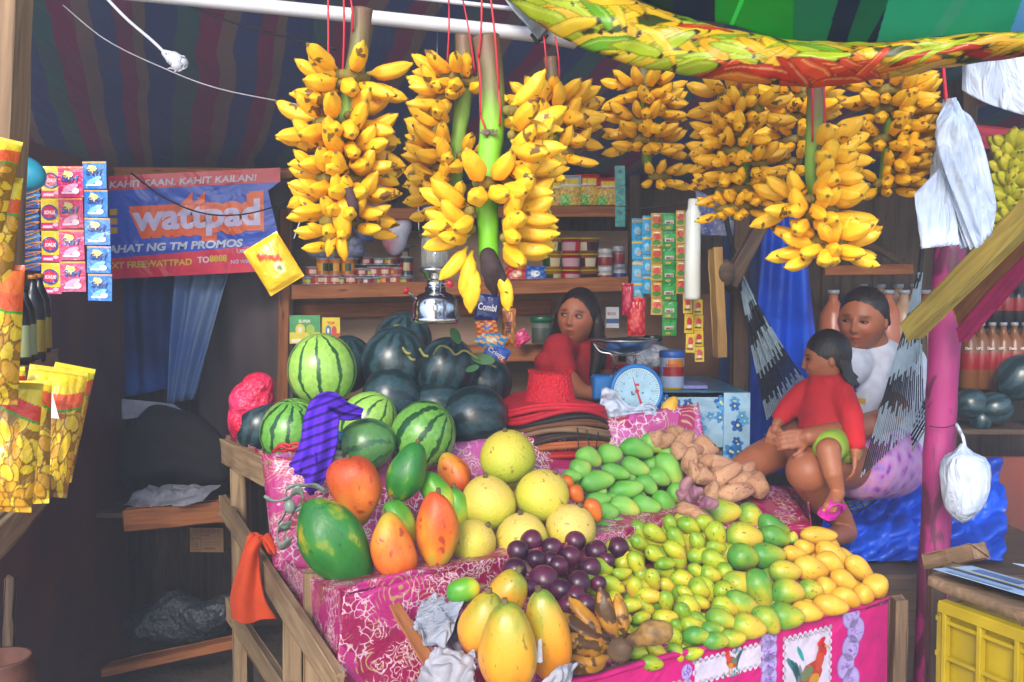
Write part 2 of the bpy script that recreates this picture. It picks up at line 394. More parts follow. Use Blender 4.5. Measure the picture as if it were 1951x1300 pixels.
# back wall: planks standing upright
wb = E('back_wall', (0,4.5,0), 'dark plank wall closing the back of the stall behind the shelves', 'wall')
k = -3.3
while k < 4.6:
    wd = random.uniform(.22,.34); beam('plank', Vector((k+wd/2,4.56+(.012 if int(k*100)%2 else -.012),0)), Vector((k+wd/2,4.56,2.45)), .02, wd+.004, WOOD_DARK, wb, up=Vector((1,0,0))); k += wd
def sheet(name, a, b, c, d, mat, dis=0, sc=3, nu=24, nv=24, th=.004, seed=0, sag=0, parent=None):
    return O(name, grid(quadfn(a,b,c,d,dis,sc,seed,sag), nu, nv, thick=th), mat, parent)
tag(sheet('plywood_board', P(545,760,4.50), P(1260,760,4.50), P(1260,440,4.50), P(545,440,4.50), PLY, 0, th=.012, nu=4, nv=4), 'beige plywood board behind the stock shelves', 'board')
# left side wall, a brown painted panel
O_ = box; bm = newbm(); box(bm, (-1.72,3.4,1.08), (.03,1.52,2.16), bev=.004)
lw = tag(O('brown_panel_wall', bm, BROWNWALL), 'tall dark brown panel at the left behind the snack shelf', 'wall')
bm = newbm(); box(bm, (-3.0,4.1,1.08), (2.5,.03,2.16), bev=.004); tag(O('brown_rear_wall', bm, BROWNWALL), 'dark brown wall running left behind the tall panel', 'wall')
tag(beam('near_post', P(-14,760,1.45), P(20,-60,1.45), .05, .055, WOOD_GREY, up=Vector((0,1,0))), 'brown timber post at the left edge above the banana chip packs', 'post')
# beam above the banner
tag(beam('header_beam', P(195,329,4.1), P(560,333,4.1), .05, .045, WOOD_RED), 'red-brown roof batten right above the blue banner', 'beam')
# ---- grey cloth and blue curtain left of the shelves
def curtain(a, b, c, d, folds, amp, seed=0):
    n = (b-a).cross(d-a).normalized(); q = quadfn(a,b,c,d)
    return lambda u, v: q(u,v) + n*(amp*math.sin(u*folds*2*PI+seed+1.5*math.sin(v*3+seed)) + amp*1.5*noise.noise(Vector((u*3+seed,v*2,1))))
BLUECUR = simple('blue_curtain_cloth', '#1c55a8', .8, .5, 3, .2, c2='#0e2c66')
PALECUR = simple('pale_blue_cloth', '#6f86a8', .8, .3, 4, .2, c2='#4a6fae')
tag(O('blue_curtain', grid(curtain(P(222,760,4.2),P(375,730,4.2),P(400,480,4.2),P(215,480,4.2),3,.025), 60, 20, thick=.003), BLUECUR), 'deep blue curtain hanging below the banner', 'curtain')
tag(O('pale_curtain', grid(curtain(P(318,770,4.14),P(372,760,4.14),P(450,470,4.14),P(340,470,4.14),3,.02,2), 40, 20, thick=.003), PALECUR), 'pale blue curtain gathered beside the darker one', 'curtain')
tag(O('grey_curtain', grid(curtain(P(380,880,4.3),P(560,880,4.3),P(560,330,4.3),P(380,330,4.3),2,.02,4), 40, 20, thick=.003), GREYWALL), 'dull grey-mauve sheet hanging between banner and shelves', 'curtain')
# ---- low bench with papers at the left rear
tag(beam('bench_board', P(240,990,3.75), P(440,972,3.75), .05, .085, WOOD_RED, up=Vector((0,0,1))), 'reddish board edging the low bench of papers', 'board')
bm = newbm(); box(bm, ((P(240,960,4.0).x+P(445,960,4.0).x)/2, 3.98, P(300,958,3.9).z-.02), (.5,.45,.02)); tag(O('low_bench', bm, WOOD_DARK), 'dark bench top under a spread of papers', 'bench')
tag(beam('foot_plank', P(180,1280,3.9), P(450,1222,3.9), .09, .035, WOOD_RED), 'lower plank lying near the floor below the bench', 'board')
for i,(x0,y0,x1,y1,hh) in enumerate([(232,765,350,790,.1)]):
    tag(sheet('crumpled_sheet', P(x0,800,4.1), P(x1,785,4.1), P(x1-20,y0+5,4.1), P(x0,y0-5,4.1), simple('grey_paper','#9ca0b4',.8,.3,20,.5), .02, 9), 'grey crumpled sheet under the curtains', 'cloth')
bm = newbm(); blob(bm, P(330,860,4.05), (.24,.12,.13)); blob(bm, P(390,885,4.05), (.13,.12,.11)); blob(bm, P(275,880,4.05),(.12,.1,.14)); limb(bm, [P(250,840,4.0),P(300,800,4.05),P(370,815,4.0),P(420,860,4.0)], [.05,.07,.06,.05]); limb(bm, [P(260,900,3.97),P(340,880,3.95),P(420,905,3.98)], [.04,.05,.04])
tag(O('black_bundle', fuse(bm,.02,4), DARKCLOTH, smooth=True), 'big black cloth bundle above the bench papers', 'bundle')
PAPER = simple('grey_newsprint', '#8d8f9c', .8, .35, 30, .8)
for i in range(5):
    x = 265+i*24; a = P(x-32,968-i%2*5,3.8-.03*i); b = P(x+26,965-i*2,3.8-.03*i)
    tag(sheet('paper_sheet', a, b, b+Vector((.03,.13,.05)), a+Vector((0,.15,.055)), PAPER, .03, 14, seed=i, th=.001), 'wrinkled grey paper on the low bench', 'paper', 'wrinkled papers on the low bench')
# carton with its printing
pn = Panel(); pn.slab(.145,.105,.12,'#8f6a45'); pn.text('CHICKEN', .012, .085, .020, '#8c1f26', off=.03, width=.115); pn.text('Noodles', .045, .07, .012, '#8c1f26')
pn.rect(.01,.01,.04,.05,'#6d4c33',1); pn.rect(.013,.013,.034,.044,'#8f6a45',2); pn.text('8',.02,.02,.035,'#6d4c33',3); pn.rect(.06,.03,.07,.003,'#6d4c33',1); pn.rect(.06,.04,.07,.003,'#6d4c33',1); pn.rect(.06,.01,.05,.012,'#6d4c33',1)
tag(O('carton', pn.mesh(), PRINT, None, pframe(P(362,1052,4.0), Vector((1,-.03,0)))), 'brown cardboard carton with red lettering under the bench', 'carton')
bm = newbm(); blob(bm, P(340,1185,4.1), (.26,.14,.09)); limb(bm, [P(270,1200,4),P(330,1150,4.05),P(390,1180,4),P(430,1160,4.05)], [.05,.07,.06,.07]); tag(O('plastic_bundle', fuse(bm,.02,2), simple('grey_sheeting','#3b3f48',.35,.3,9,1.0,bd=.03), smooth=True), 'shiny dark grey sheeting heaped under the bench', 'bundle')
# ================================================================ banner
bl, br, tl = P(210,532,4.0), P(498,520,4.0), P(202,336,4.0)
Wd = (br-bl).length; Hh = (tl-bl).length; u_ = Wd/290          # one photo pixel
p = Panel(.0012)
def sk_(x): return x
p.poly([(0,0),(Wd,0),(Wd+36*u_,Hh*.28),(Wd+14*u_,Hh*.78),(Wd+36*u_,Hh*.86),(Wd+38*u_,Hh),(0,Hh)], '#1450cc')
p.rect(0,0,Wd,Hh*.20,'#dc1e4a',.5); p.poly([(Wd,0),(Wd+34*u_,Hh*.26),(0,Hh*.2),(0,0)],'#dc1e4a',.6); p.poly([(Wd-5*u_,0),(Wd+34*u_,Hh*.28),(Wd-25*u_,.10*Hh)],'#c9c6d6',2)
p.rect(0,Hh*.86,Wd+38*u_,Hh*.14,'#d01a44',.5)
p.text('KAHIT SAAN, KAHIT KAILAN!', 2*u_, Hh*.885, Hh*.088, '#c9c0d8', 2, .03, .12, width=Wd*.97)
wt = 'wattpad'
p.text(wt, 40*u_, Hh*.46, Hh*.36, '#f06020', 1.6, .16, 0, width=Wd*.87)
for yy,l_ in ((.435,1.2),(.475,.9)): p.text(wt, 38*u_, Hh*yy, Hh*.37, '#f06020', l_, .15, 0, width=Wd*.89)
p.text(wt, 44*u_, Hh*.465, Hh*.345, '#cfc4ee', 2.4, .035, 0, width=Wd*.845)
for k in range(3): p.rect(2*u_, Hh*(.44+.09*k), 14*u_, Hh*.06, '#d9a62a', 2)
p.text('LAHAT NG TM PROMOS', -14*u_, Hh*.255, Hh*.10, '#c9cfe8', 3, .04, .15, width=Wd*.93)
p.text('TEXT FREEWATTPAD', -16*u_, Hh*.10, Hh*.085, '#e0b733', 3, .03, 0, width=Wd*.60); p.text('TO', Wd*.58, Hh*.115, Hh*.08, '#dcd6ea', 3, .03); p.text('8888', Wd*.66, Hh*.12, Hh*.085, '#e0b733', 3, .03)
p.text('UP TO 30MIN', Wd*.84, Hh*.19, Hh*.05, '#cfc4ee', 3, .02, width=Wd*.25); p.text('NO WIFI NEEDED', Wd*.80, Hh*.09, Hh*.05, '#cfc4ee', 3, .02, width=Wd*.27)
p.slab(Wd,Hh,.003,'#1450cc'); p.f = p.f[:-6]; p.c = p.c[:-6]
tag(O('promo_banner', p.mesh(lambda x,y,z: (x, y+.05*x, z)), VINYL, None, pframe(bl, Vector((1,0,0)))), 'blue and red promotional banner with large white and orange lettering', 'banner')
# ================================================================ back shelves
sh = E('stock_shelves', (P(870,560,4.2).x,4.2,.9), 'reddish pine stock shelves along the back wall', 'shelving')
def shelf(pl, pr, Yf, dp, th, name='shelf_board'):
    a, b = P(*pl, Yf), P(*pr, Yf); h = P(pl[0], pl[1]-th/2, Yf).z - P(pl[0], pl[1]+th/2, Yf).z
    beam(name, a, b, .022, h, WOOD_RED, sh)
    m = Vector((0,dp/2+.012,h/2-.012)); beam('shelf_deck', a+m, b+m, dp, .016, WOOD_RED, sh)
    return a.z + h/2
Z1 = shelf((556,557),(1196,541),4.15,.30,28); Z2 = shelf((550,410),(1176,402),4.2,.28,22); Z3 = shelf((870,676),(1110,672),4.2,.26,30)
beam('shelf_apron', P(560,592,4.44), P(1050,585,4.44), .02, .07, WOOD_RED, sh)
beam('upright', P(548,400,4.3), P(536,900,4.3), .05, .06, WOOD_RED, sh, up=Vector((0,1,0))); beam('upright', P(1208,300,4.35), P(1208,760,4.35), .05, .05, WOOD_DARK, sh, up=Vector((0,1,0)))
beam('upright', P(726,-20,4.4), P(730,300,4.4), .05, .05, WOOD_DARK, sh, up=Vector((0,1,0)))
# tins, cups and jars built as lathed shapes with printed bands
def tin(w_, h_, a, b, c=None, lid='#b9bcc2'):
    bm = newbm(); r = w_/2; fx = lambda u: (b if (u*6)%2 < 1 else (c or a))
    lathe(bm, [(r*.93,0),(r,.002),(r,.005),(r*.97,.008),(r*.97,h_*.3),(r*.97,h_*.7),(r*.97,h_-.008),(r,h_-.005),(r,h_-.001),(r*.94,h_),(r*.92,h_-.003),(0,h_-.003)], 20,
          [lid,lid,lid,a,fx,a,lid,lid,lid,lid,lid])
    me = bpy.data.meshes.new('tin'); bm.to_mesh(me); bm.free(); me.materials.append(TIN); return me
tins = {'yellow': tin(.062,.085,'#d8a51c','#2f7f46','#e6c23a'), 'red': tin(.07,.04,'#b81f2c','#e4cfc4','#c22f3a'), 'green': tin(.07,.036,'#2e7f5a','#d8cf4a','#bf3038'),
        'orange': tin(.07,.042,'#d9792a','#c02438','#e8c858'), 'blue': tin(.068,.034,'#2a5fae','#e6e2dc','#c23a48'), 'pink': tin(.072,.046,'#c93a5c','#e8d8cc','#d08a2c'), 'dark': tin(.062,.09,'#2f5a50','#c9402f','#d8d0b8')}
def put(name, me, x, y0, Yd, label, cat, group, z=None, sc=1, parent=None):
    o = O(name, me, None, parent, Matrix.Translation(Vector((P(x,y0,Yd).x, Yd, z))) @ Matrix.Rotation(random.uniform(-PI,PI),4,'Z') @ Matrix.Scale(sc,4))
    return tag(o, label, cat, group)
TG = 'tins on the middle shelf'
for x in (590,606,624,640,654,670,686,702,718,736,754,772):
    k = random.choice(['green','blue','orange','pink']); put('food_tin', tins[k], x, 540, 4.22, 'flat food tin in the bottom row on the middle shelf', 'tin', TG, Z1)
for x, k in ((597,'pink'),(616,'yellow'),(640,'yellow'),(664,'yellow')): put('food_tin', tins[k], x, 540, 4.24, {'yellow':'tall yellow tin standing on flat tins at the left of the middle shelf','pink':'pink tin at the far left end of the tin rows'}[k], 'tin', TG, Z1+.037)
for x, k in ((690,'red'),(706,'green'),(714,'pink'),(735,'pink'),(757,'orange'),(775,'dark')): put('food_tin', tins[k], x, 540, 4.24, 'small round tin in the second row right of the yellow tins', 'tin', TG, Z1+.037)
for x, k in ((630,'red'),(650,'pink'),(676,'dark'),(698,'red'),(724,'blue'),(745,'green'),(768,'dark')): put('food_tin', tins[k], x, 540, 4.32, 'food tin at the back of the middle shelf above the other rows', 'tin', TG, Z1+.09)
def cup(a, b, c, h_=.068, r=.05):
    bm = newbm(); fx = lambda u: (b if (u*5)%2 < 1 else c)
    lathe(bm, [(r*.74,0),(r*.78,.012),(r*.84,h_*.4),(r*.9,h_*.72),(r*.98,h_-.006),(r*1.04,h_-.004),(r*1.04,h_),(0,h_+.001)], 22, [a,fx,fx,a,'#d8c84a','#d8c84a','#d9d4cc'])
    me = bpy.data.meshes.new('cup'); bm.to_mesh(me); bm.free(); me.materials.append(TIN); return me
cups = [cup('#c9a83a','#3f8a4a','#e2d9c2'), cup('#c42a5a','#ddc8cc','#d83a6a'), cup('#b8902a','#6a2450','#e4dccf')]
for r_ in range(3):
    for j, x in enumerate((1052,1088,1122)):
        if r_ == 2 and j == 3: continue
        put('noodle_cup', cups[j], x, 530, 4.24, ['noodle cup with green and cream label stacked left','pink and white noodle cup in the middle stack','noodle cup with maroon label stacked right'][j] + [' at the bottom',' in the middle',' on top'][r_], 'noodle cup', 'noodle cups on the middle shelf', Z1+r_*.0705)
def jar(r, h_, body, lid, band, lh=.02, neck=.85, seg=24):
    bm = newbm()
    lathe(bm, [(r*.9,0),(r,.006),(r,h_*.25),(r,h_*.7),(r*.97,h_*.82),(r*neck,h_*.9),(r*neck,h_*.93)], seg, [body,band,band,body,body,body]); b = bpy.data.meshes.new('jar_body'); bm.to_mesh(b); bm.free(); b.materials.append(TIN)
    bm = newbm(); lathe(bm, [(r*neck*1.08,h_*.93),(r*neck*1.1,h_*.935),(r*neck*1.1,h_*.93+lh),(r*neck*1.04,h_*.93+lh+.003),(0,h_*.93+lh+.003)], seg, [lid]*4); l = bpy.data.meshes.new('jar_lid'); bm.to_mesh(l); bm.free(); l.materials.append(TIN)
    return b, l
def putjar(name, bl_, x, y0, Yd, z, label, cat, group=None):
    e = E(name, (P(x,y0,Yd).x, Yd, z), label, cat, group)
    for nm, me in zip(('body','lid'), bl_): O(nm, me, None, e, Matrix.Translation(e.location) @ Matrix.Rotation(random.uniform(-2,2),4,'Z'))
    return e
wj = jar(.034,.062,'#d8d4d0','#dedee2','#b83a48'); bj = jar(.03,.075,'#c8ccd2','#b8bcc6','#2f62b0')
putjar('spread_jar', wj, 1153,528,4.22,Z1,'white jar with red label, lower of two stacked on the middle shelf','jar'); putjar('spread_jar', wj, 1153,528,4.22,Z1+.08,'white lidded jar standing on the lower white jar','jar')
putjar('spread_jar', bj, 1181,528,4.22,Z1,'jar with blue and pink label at the shelf end','jar'); putjar('spread_jar', jar(.028,.06,'#c8a8b0','#d8d8dc','#c05a7a'), 1178,528,4.26,Z1+.095,'small pale jar behind the blue labelled one','jar')
# pillow bags of snacks
def bag(w_, h_, d, colfn, n=26, seed=0, crimp=.06):
    """puffed sachet, front and back, seam at top and bottom"""
    def side(s):
        def f(u, v):
            x = (u-.5)*w_; y = v*h_
            e = max(0, 1-abs(2*u-1)**3)**.7 * max(0, 1-abs(2*v-1)**4)**.6
            k = noise.noise(Vector((u*4+seed,v*4,s*3)))*.25 + noise.noise(Vector((u*10+seed,v*9,s)))*.10
            if v > 1-crimp or v < crimp: e *= .15
            return Vector((x*(1-.06*e), y, s*(d/2*e*(1+k)+.0006)))
        return f
    a = grid(side(1), n, n, colfn); b = grid(side(-1), n, n, colfn)
    bm = newbm(); bm.from_mesh(a); m = len(bm.faces); bm.from_mesh(b); bm.faces.ensure_lookup_table()
    bmesh.ops.reverse_faces(bm, faces=bm.faces[m:]); bmesh.ops.remove_doubles(bm, verts=bm.verts, dist=.0003)
    for l in (a,b): bpy.data.meshes.remove(l)
    for f in bm.faces: f.smooth = True
    me = bpy.data.meshes.new('bag'); bm.to_mesh(me); bm.free(); me.materials.append(FOIL); return me
def C(*cs): return [np.array(lin(c)[:3]) for c in cs]
def snack_col(top, mid, seed=0):
    t, m, g, g2, y, w_ = C(top, mid, '#2f9a2c', '#8fce3a', '#e0b52a', '#e8e4da')
    rs = np.random.RandomState(seed); ex = rs.rand(40,2); er = .03+rs.rand(40)*.05; ea = rs.rand(40)*3
    def f(U, V):
        c = np.tile(m, (len(U),1)); c[V>.72] = t; c[(V>.66)&(V<=.72)] = w_
        low = V < .62; cc = np.tile(y, (len(U),1)); q = np.zeros(len(U))
        for (a,b), r, an in zip(ex, er, ea):
            dx, dy = U-a, (V-b*.6); d = ((dx*np.cos(an)+dy*np.sin(an))/(r*1.7))**2+((dy*np.cos(an)-dx*np.sin(an))/r)**2
            k = d < 1; cc[k] = y*(1.15-.45*d[k][:,None]); 
            e = (d>=1)&(d<1.35); cc[e] = y*.45
        gm = (U-.3)**2*4+(V-.25)**2*6 < .22; n_ = np.sin(U*50)*np.sin(V*46+U*9); cc[gm & (n_>0)] = g2; cc[gm & (n_<=0)] = g
        c[low] = cc[low]; c[(V>.93)|(V<.05)] = t*.8
        lb = (abs(U-.55)<.3)&(abs(V-.80)<.08); c[lb] = C('#f0d040')[0]
        return c
    return f
SG = 'snack packs on the top shelf'
sn = [bag(.13,.19,.05,snack_col('#b8bcc0','#c9c2a0',1)), bag(.13,.2,.05,snack_col('#d1301c','#c8481c',2)), bag(.13,.18,.05,snack_col('#b81f22','#c8481c',3)), bag(.13,.17,.05,snack_col('#9c7a30','#b08a3a',4))]
for x, k, l in ((1020,3,'brownish snack pack half hidden by bananas on the top shelf'),(1052,3,'dull yellow snack pack left of the silver one on the top shelf'),(1086,0,'silver topped snack pack on the top shelf'),(1122,1,'orange-red topped snack pack on the top shelf'),(1158,2,'dark red topped snack pack at the right end of the top shelf')):
    tag(O('snack_pack', sn[k], None, None, Matrix.Translation((P(x,395,4.2).x,4.22+random.uniform(0,.04),Z2)) @ Matrix.Rotation(random.uniform(-.2,.2),4,'Z') @ Matrix.Rotation(PI/2-.08,4,'X') @ Matrix.Scale(.82,4)), l, 'snack pack', SG)
def twocol(a, b, c=None, seed=0, f1=5):
    A, B, D = C(a, b, c or b)
    def f(U, V):
        n_ = np.sin(U*f1*3+seed)*np.sin(V*f1*4+seed*2+U*3); col = np.where((n_>.15)[:,None], B, A); k = (U-.5)**2*5+(V-.55)**2*9 < .25; col[k & (n_<.4)] = D; return col
    return f
for x, a, b, c, l in ((985,'#b8202c','#d85a4a','#e8d0a0','red crinkled snack pack leaning on the middle shelf'),(1020,'#1c4fae','#4a86d0','#e8e4e0','blue crinkled snack pack beside the noodle cups')):
    tag(O('snack_pack', bag(.1,.085,.04,twocol(a,b,c,x)), None, None, Matrix.Translation((P(x,530,4.2).x,4.2,Z1)) @ Matrix.Rotation(PI/2-.2,4,'X')), l, 'snack pack')
# dark plastic bags hung in the gap above the tins
CLEARPL = simple('smoky_plastic', '#7d7f98', .3, .4, 10, 1.0, c2='#3d4a80', bd=.02)
for i, (x, y, a, b) in enumerate(((700,400,.08,.15),(752,450,.06,.09),(725,330,.06,.15),(640,480,.14,.04))):
    bm = newbm(); blob(bm, P(x,y,4.25), (a,.05,b)); blob(bm, P(x+18,y-20,4.25), (a*.6,.05,b*.6))
    tag(O('plastic_bag', fuse(bm,.012,2), CLEARPL if i!=1 else simple('red_blue_plastic','#b9bcd0',.3,.5,8,.8,c2='#a0283c'), smooth=True), 'crumpled plastic bag %s above the tins' % ['bluish, hanging left of the lantern','pale with red print hanging','dark, hanging highest behind the bananas','flat greyish lying right on top of'][i], 'plastic bag')
# ================================================================ the fruit stall
st = E('fruit_stall', (.1,2.6,0), 'tiered wooden fruit stall covered with patterned magenta oilcloth', 'market stall')
# timber of the left side
beam('rail', P(425,858,3.2), P(516,905,2.7), .022, .085, WOOD_PALE, st)
beam('rail', P(424,962,3.2), P(648,1312,2.02), .022, .075, WOOD_PALE, st)
beam('rail', P(436,1158,3.22), P(660,1500,2.0), .022, .08, WOOD_PALE, st)
for x0, y0, Y, x1 in ((458,866,3.12,466),(598,1090,2.36,604),(560,1180,2.5,566)):
    a = P(x0,y0,Y); beam('post', Vector((a.x,Y,0)), a, .05, .075 if x0==458 else .04, WOOD_PALE, st, up=Vector((0,1,0)))
beam('post', Vector((P(1712,1140,2.75).x,2.75,0)), P(1712,1140,2.75), .04, .05, WOOD_GREY, st, up=Vector((0,1,0)))
beam('post', Vector((P(1500,990,3.1).x,3.15,0)), P(1500,990,3.1), .04, .05, WOOD_GREY, st, up=Vector((0,1,0)))
beam('post', Vector((P(700,1320,2.3).x,2.3,0)), P(700,1320,2.3), .04, .05, WOOD_GREY, st, up=Vector((0,1,0)))
# rims
T0, T1, T2 = P(515,866,2.72), P(860,846,2.92), P(1332,768,3.25)
B0, B1, B2 = P(534,1080,2.6), P(860,1020,2.82), P(1352,910,3.2)
def strip(top, bot, nu=60, nv=14, dis=.01, sc=6, th=.004, mat=CLOTH, name='cloth_panel', parent=st, seed=0, lip=0):
    T = spline(top, 10); Bm = spline(bot, 10)
    def at(L, u): k = u*(len(L)-1); i = min(int(k), len(L)-2); return L[i].lerp(L[i+1], k-i)
    def f(u, v):
        a, b = at(T,u), at(Bm,u); p = b.lerp(a, v); n = Vector((.35,-1,0)).normalized()
        d = noise.noise(Vector((p.x*sc+seed, p.y*sc, p.z*sc*.5)))*dis*(1-.7*v) ; q = p + n*d
        if lip and v > .92: q = q + Vector((0,.012,0))*((v-.92)/.08)
        return q + Vector((0,0,.006*noise.noise(Vector((p.x*18+seed,p.y*18,0)))))
    return O(name, grid(f, nu, nv, thick=th), mat, parent)
strip([T0,T1,T2],[B0,B1,B2], 90, 16, mat=CLOTH2, lip=1)
strip([P(430,828,3.3),P(470,846,3.0),T0+Vector((0,-.012,0))],[P(436,870,3.3),P(474,900,3.0),P(517,930,2.7)], 20, 8)
strip([P(498,856,2.78),T0+Vector((0,-.012,0)),P(640,879,2.70)],[P(520,1075,2.66),P(533,1085,2.58),P(646,1090,2.5)], 30, 24, dis=.02)
F1 = P(658,1128,2.1)
strip([P(526,1060,2.62),P(590,1100,2.35),F1],[P(534,1110,2.60),P(600,1215,2.33),P(640,1400,2.06)], 40, 20, dis=.02)
strip([F1,P(700,1108,2.14),P(790,1088,2.2),P(950,1062,2.38),P(1268,990,2.80)],[P(658,1190,2.1),P(700,1170,2.14),P(790,1150,2.2),P(950,1125,2.38),P(1268,1050,2.80)], 70, 10, dis=.006)
strip([P(655,1140,2.085),P(790,1100,2.17)],[P(632,1420,2.04),P(752,1420,2.1)], 30, 30, dis=.03)
strip([P(790,1100,2.17),P(880,1090,2.24)],[P(760,1330,2.1),P(830,1330,2.14)], 20, 20, dis=.02)
# beds under the fruit
PAP = plane((700,1120,2.14),(1260,1012,2.77),(900,940,2.76))
REAR = plane((560,900,2.78),(860,880,2.98),(620,860,3.4))
LOW = plane((1150,1285,2.12),(1680,1140,2.62),(1340,1000,2.87))
RIGHT = plane((1250,1000,2.75),(1540,1000,2.85),(1350,905,3.22))
def bed(pts, mat=CLOTH, name='tray_bed', th=.006): return O(name, grid(quadfn(*pts, .008, 8), 24, 16, thick=th), mat, st)
bed([F1,P(1268,1000,2.80),B2,B0]); bed([P(432,880,3.3),P(516,900,2.72),P(870,880,2.95),P(640,850,3.5)][:1]+[P(516,920,2.72),P(1340,835,3.27),P(1180,800,3.6)])
bed([P(1110,1310,2.10),P(1692,1146,2.62),P(1500,1010,2.95),P(1000,1130,2.42)]); bed([P(800,1330,1.98),P(1110,1310,2.1),P(1000,1130,2.42),P(800,1160,2.24)])
bed([P(1255,1010,2.8),P(1545,1003,2.86),P(1500,925,3.2),P(1350,900,3.2)], CLOTH)
strip([P(1400,1012,2.84),P(1470,1004,2.85),P(1545,1000,2.86)],[P(1410,1040,2.84),P(1470,1060,2.85),P(1552,1065,2.86)], 16, 6)
strip([P(1545,1000,2.86),P(1536,940,3.05),P(1500,928,3.2)],[P(1552,1065,2.86),P(1542,1000,3.05),P(1506,990,3.2)], 16, 6)
# sloping stick at the left of the lower tray
tag(beam('stick', P(752,1155,2.1), P(868,1345,1.86), .028, .014, WOOD_RED, up=Vector((0,-.6,1))), 'flat brown stick slanting over the magenta cloth at the front left', 'stick')
# ---- printed cover along the front edge (panels with cockerels, lace band)
a, b = P(1000,1322,2.0), P(1692,1140,2.625)
Lx = (b-a).length; xd = (b-a).normalized(); Hc = .62
p = Panel(.0015); p.rect(0,-Hc,Lx,Hc,'#d61a7c')
def scallop(x, y, w_, h, c, lay, k=9, r=.010):
    p.rect(x,y,w_,h,c,lay)
    for i in range(k+1):
        p.ell(x+w_*i/k, y, r, r, c, lay, 10); p.ell(x+w_*i/k, y+h, r, r, c, lay, 10)
    m = max(2, int(k*h/w_))
    for i in range(m+1): p.ell(x, y+h*i/m, r, r, c, lay, 10); p.ell(x+w_, y+h*i/m, r, r, c, lay, 10)
def lace(pts, r=.03):
    rs = random.Random(3)
    for x, y in pts:
        p.ell(x,y,r,r*1.1,'#a06ed0',1,16); p.ell(x,y,r*.9,r,'#b9a4dc',1.5,16)
        for k in range(9): an = rs.uniform(0,6.3); q = rs.uniform(0,.7)*r; p.ell(x+q*math.cos(an), y+q*math.sin(an), .007, .0013, '#8a52c4', 2, 6, rot=rs.uniform(0,3))
def rooster(x, y, s, flip=1, seed=0):
    rs = random.Random(seed); e = lambda dx,dy,rx,ry,c,l,rot=0: p.ell(x+dx*s*flip, y+dy*s, rx*s, ry*s, c, l, 14, rot*flip, .06)
    for k in range(5): e(-.5+.06*k, .15-.1*k, .32, .07, ['#3c7f86','#5b6f7c','#2f6a74','#7c8890','#48909a'][k], 3, 2.3-.25*k)
    e(.02,-.1,.34,.26,'#b8402c',4,.4); e(-.12,-.05,.2,.13,'#6f7f5a',4.3,.5); e(.1,-.22,.16,.12,'#c98a2c',4.6,.2)
    e(.26,.18,.13,.26,'#cc4a38',5,-.3); e(.33,.42,.12,.11,'#c0392b',5.3); e(.30,.56,.14,.06,'#d6202c',5.5,.5); e(.42,.32,.05,.09,'#d6202c',5.5); e(.47,.42,.07,.025,'#e2b030',5.6,-.2); e(.36,.45,.018,.018,'#1a1410',5.8)
    e(.0,-.5,.03,.2,'#d2902c',3.5,.1); e(.14,-.5,.03,.2,'#d2902c',3.5,-.1); e(-.3,.4,.05,.2,'#2f9aa0',3.2,.5); e(-.1,-.72,.3,.05,'#5aa0a8',3.1)
    for k in range(4): e(-.45+.3*k,-.62,.03,.16,['#3a9a5a','#2f8fa0','#c9a23a','#3a9a5a'][k],3.3,rs.uniform(-.4,.4))
U = Lx/((1692-1000))
def bar(x0,x1,ytop,h): scallop(x0,-ytop-h,x1-x0,h,'#dcd0e6',2, max(4,int((x1-x0)/.018)), .007)
bar(Lx*.10,Lx*.36,.07,.2); rooster(Lx*.25,-.17,.12,1,1); bar(Lx*.40,Lx*.585,.03,.055); rooster(Lx*.50,-.05,.055,-1,3)
bar(Lx*.655,Lx*.80,.035,.20); rooster(Lx*.735,-.135,.125,1,2); bar(Lx*.44,Lx*.56,.13,.2); rooster(Lx*.5,-.2,.1,-1,4)
lace([(Lx*.61,-.02-.035*i) for i in range(14)], .03); lace([(Lx*.38,-.05-.035*i) for i in range(14)], .018)
lace([(Lx*.87+.02*math.sin(i*1.6),-.02-.045*i) for i in range(12)], .036)
for yy in (-.068,-.272): p.rect(Lx*.11,yy,Lx*.24,.0015,'#8a7f98',2.5)
for i in range(26): p.rect(Lx*(.665+.005*i),-.045+.002*math.sin(i*4),.003,.004,'#8a7f98',2.5)
cl = p.mesh(lambda x,y,z: (x, y, z+.0))
M_ = pframe(a, xd); o = O('printed_cover', cl, VINYL, st, M_); o['label'] = 'bright pink printed cloth with cockerels and lace hanging on the front'
bm = newbm(); box(bm, (Lx/2,-Hc/2,-.012), (Lx,Hc,.02)); O('front_board', bm, WOOD_GREY, st, M_)
tube_ = newbm(); tube(tube_, [M_@Vector((x*Lx/12,-.002+.003*math.sin(x*2.2),0.0)) for x in range(13)], .008, 8); O('cover_hem', tube_, simple('pink_hem','#d61a7c',.35,.2,20), st, smooth=True)
p2 = Panel(); p2.slab(.5,Hc,.003,'#c2186e'); O('side_cover', p2.mesh(), VINYL, st, pframe(b+Vector((0,0.004,-Hc)), Vector((-.45,.9,0))))
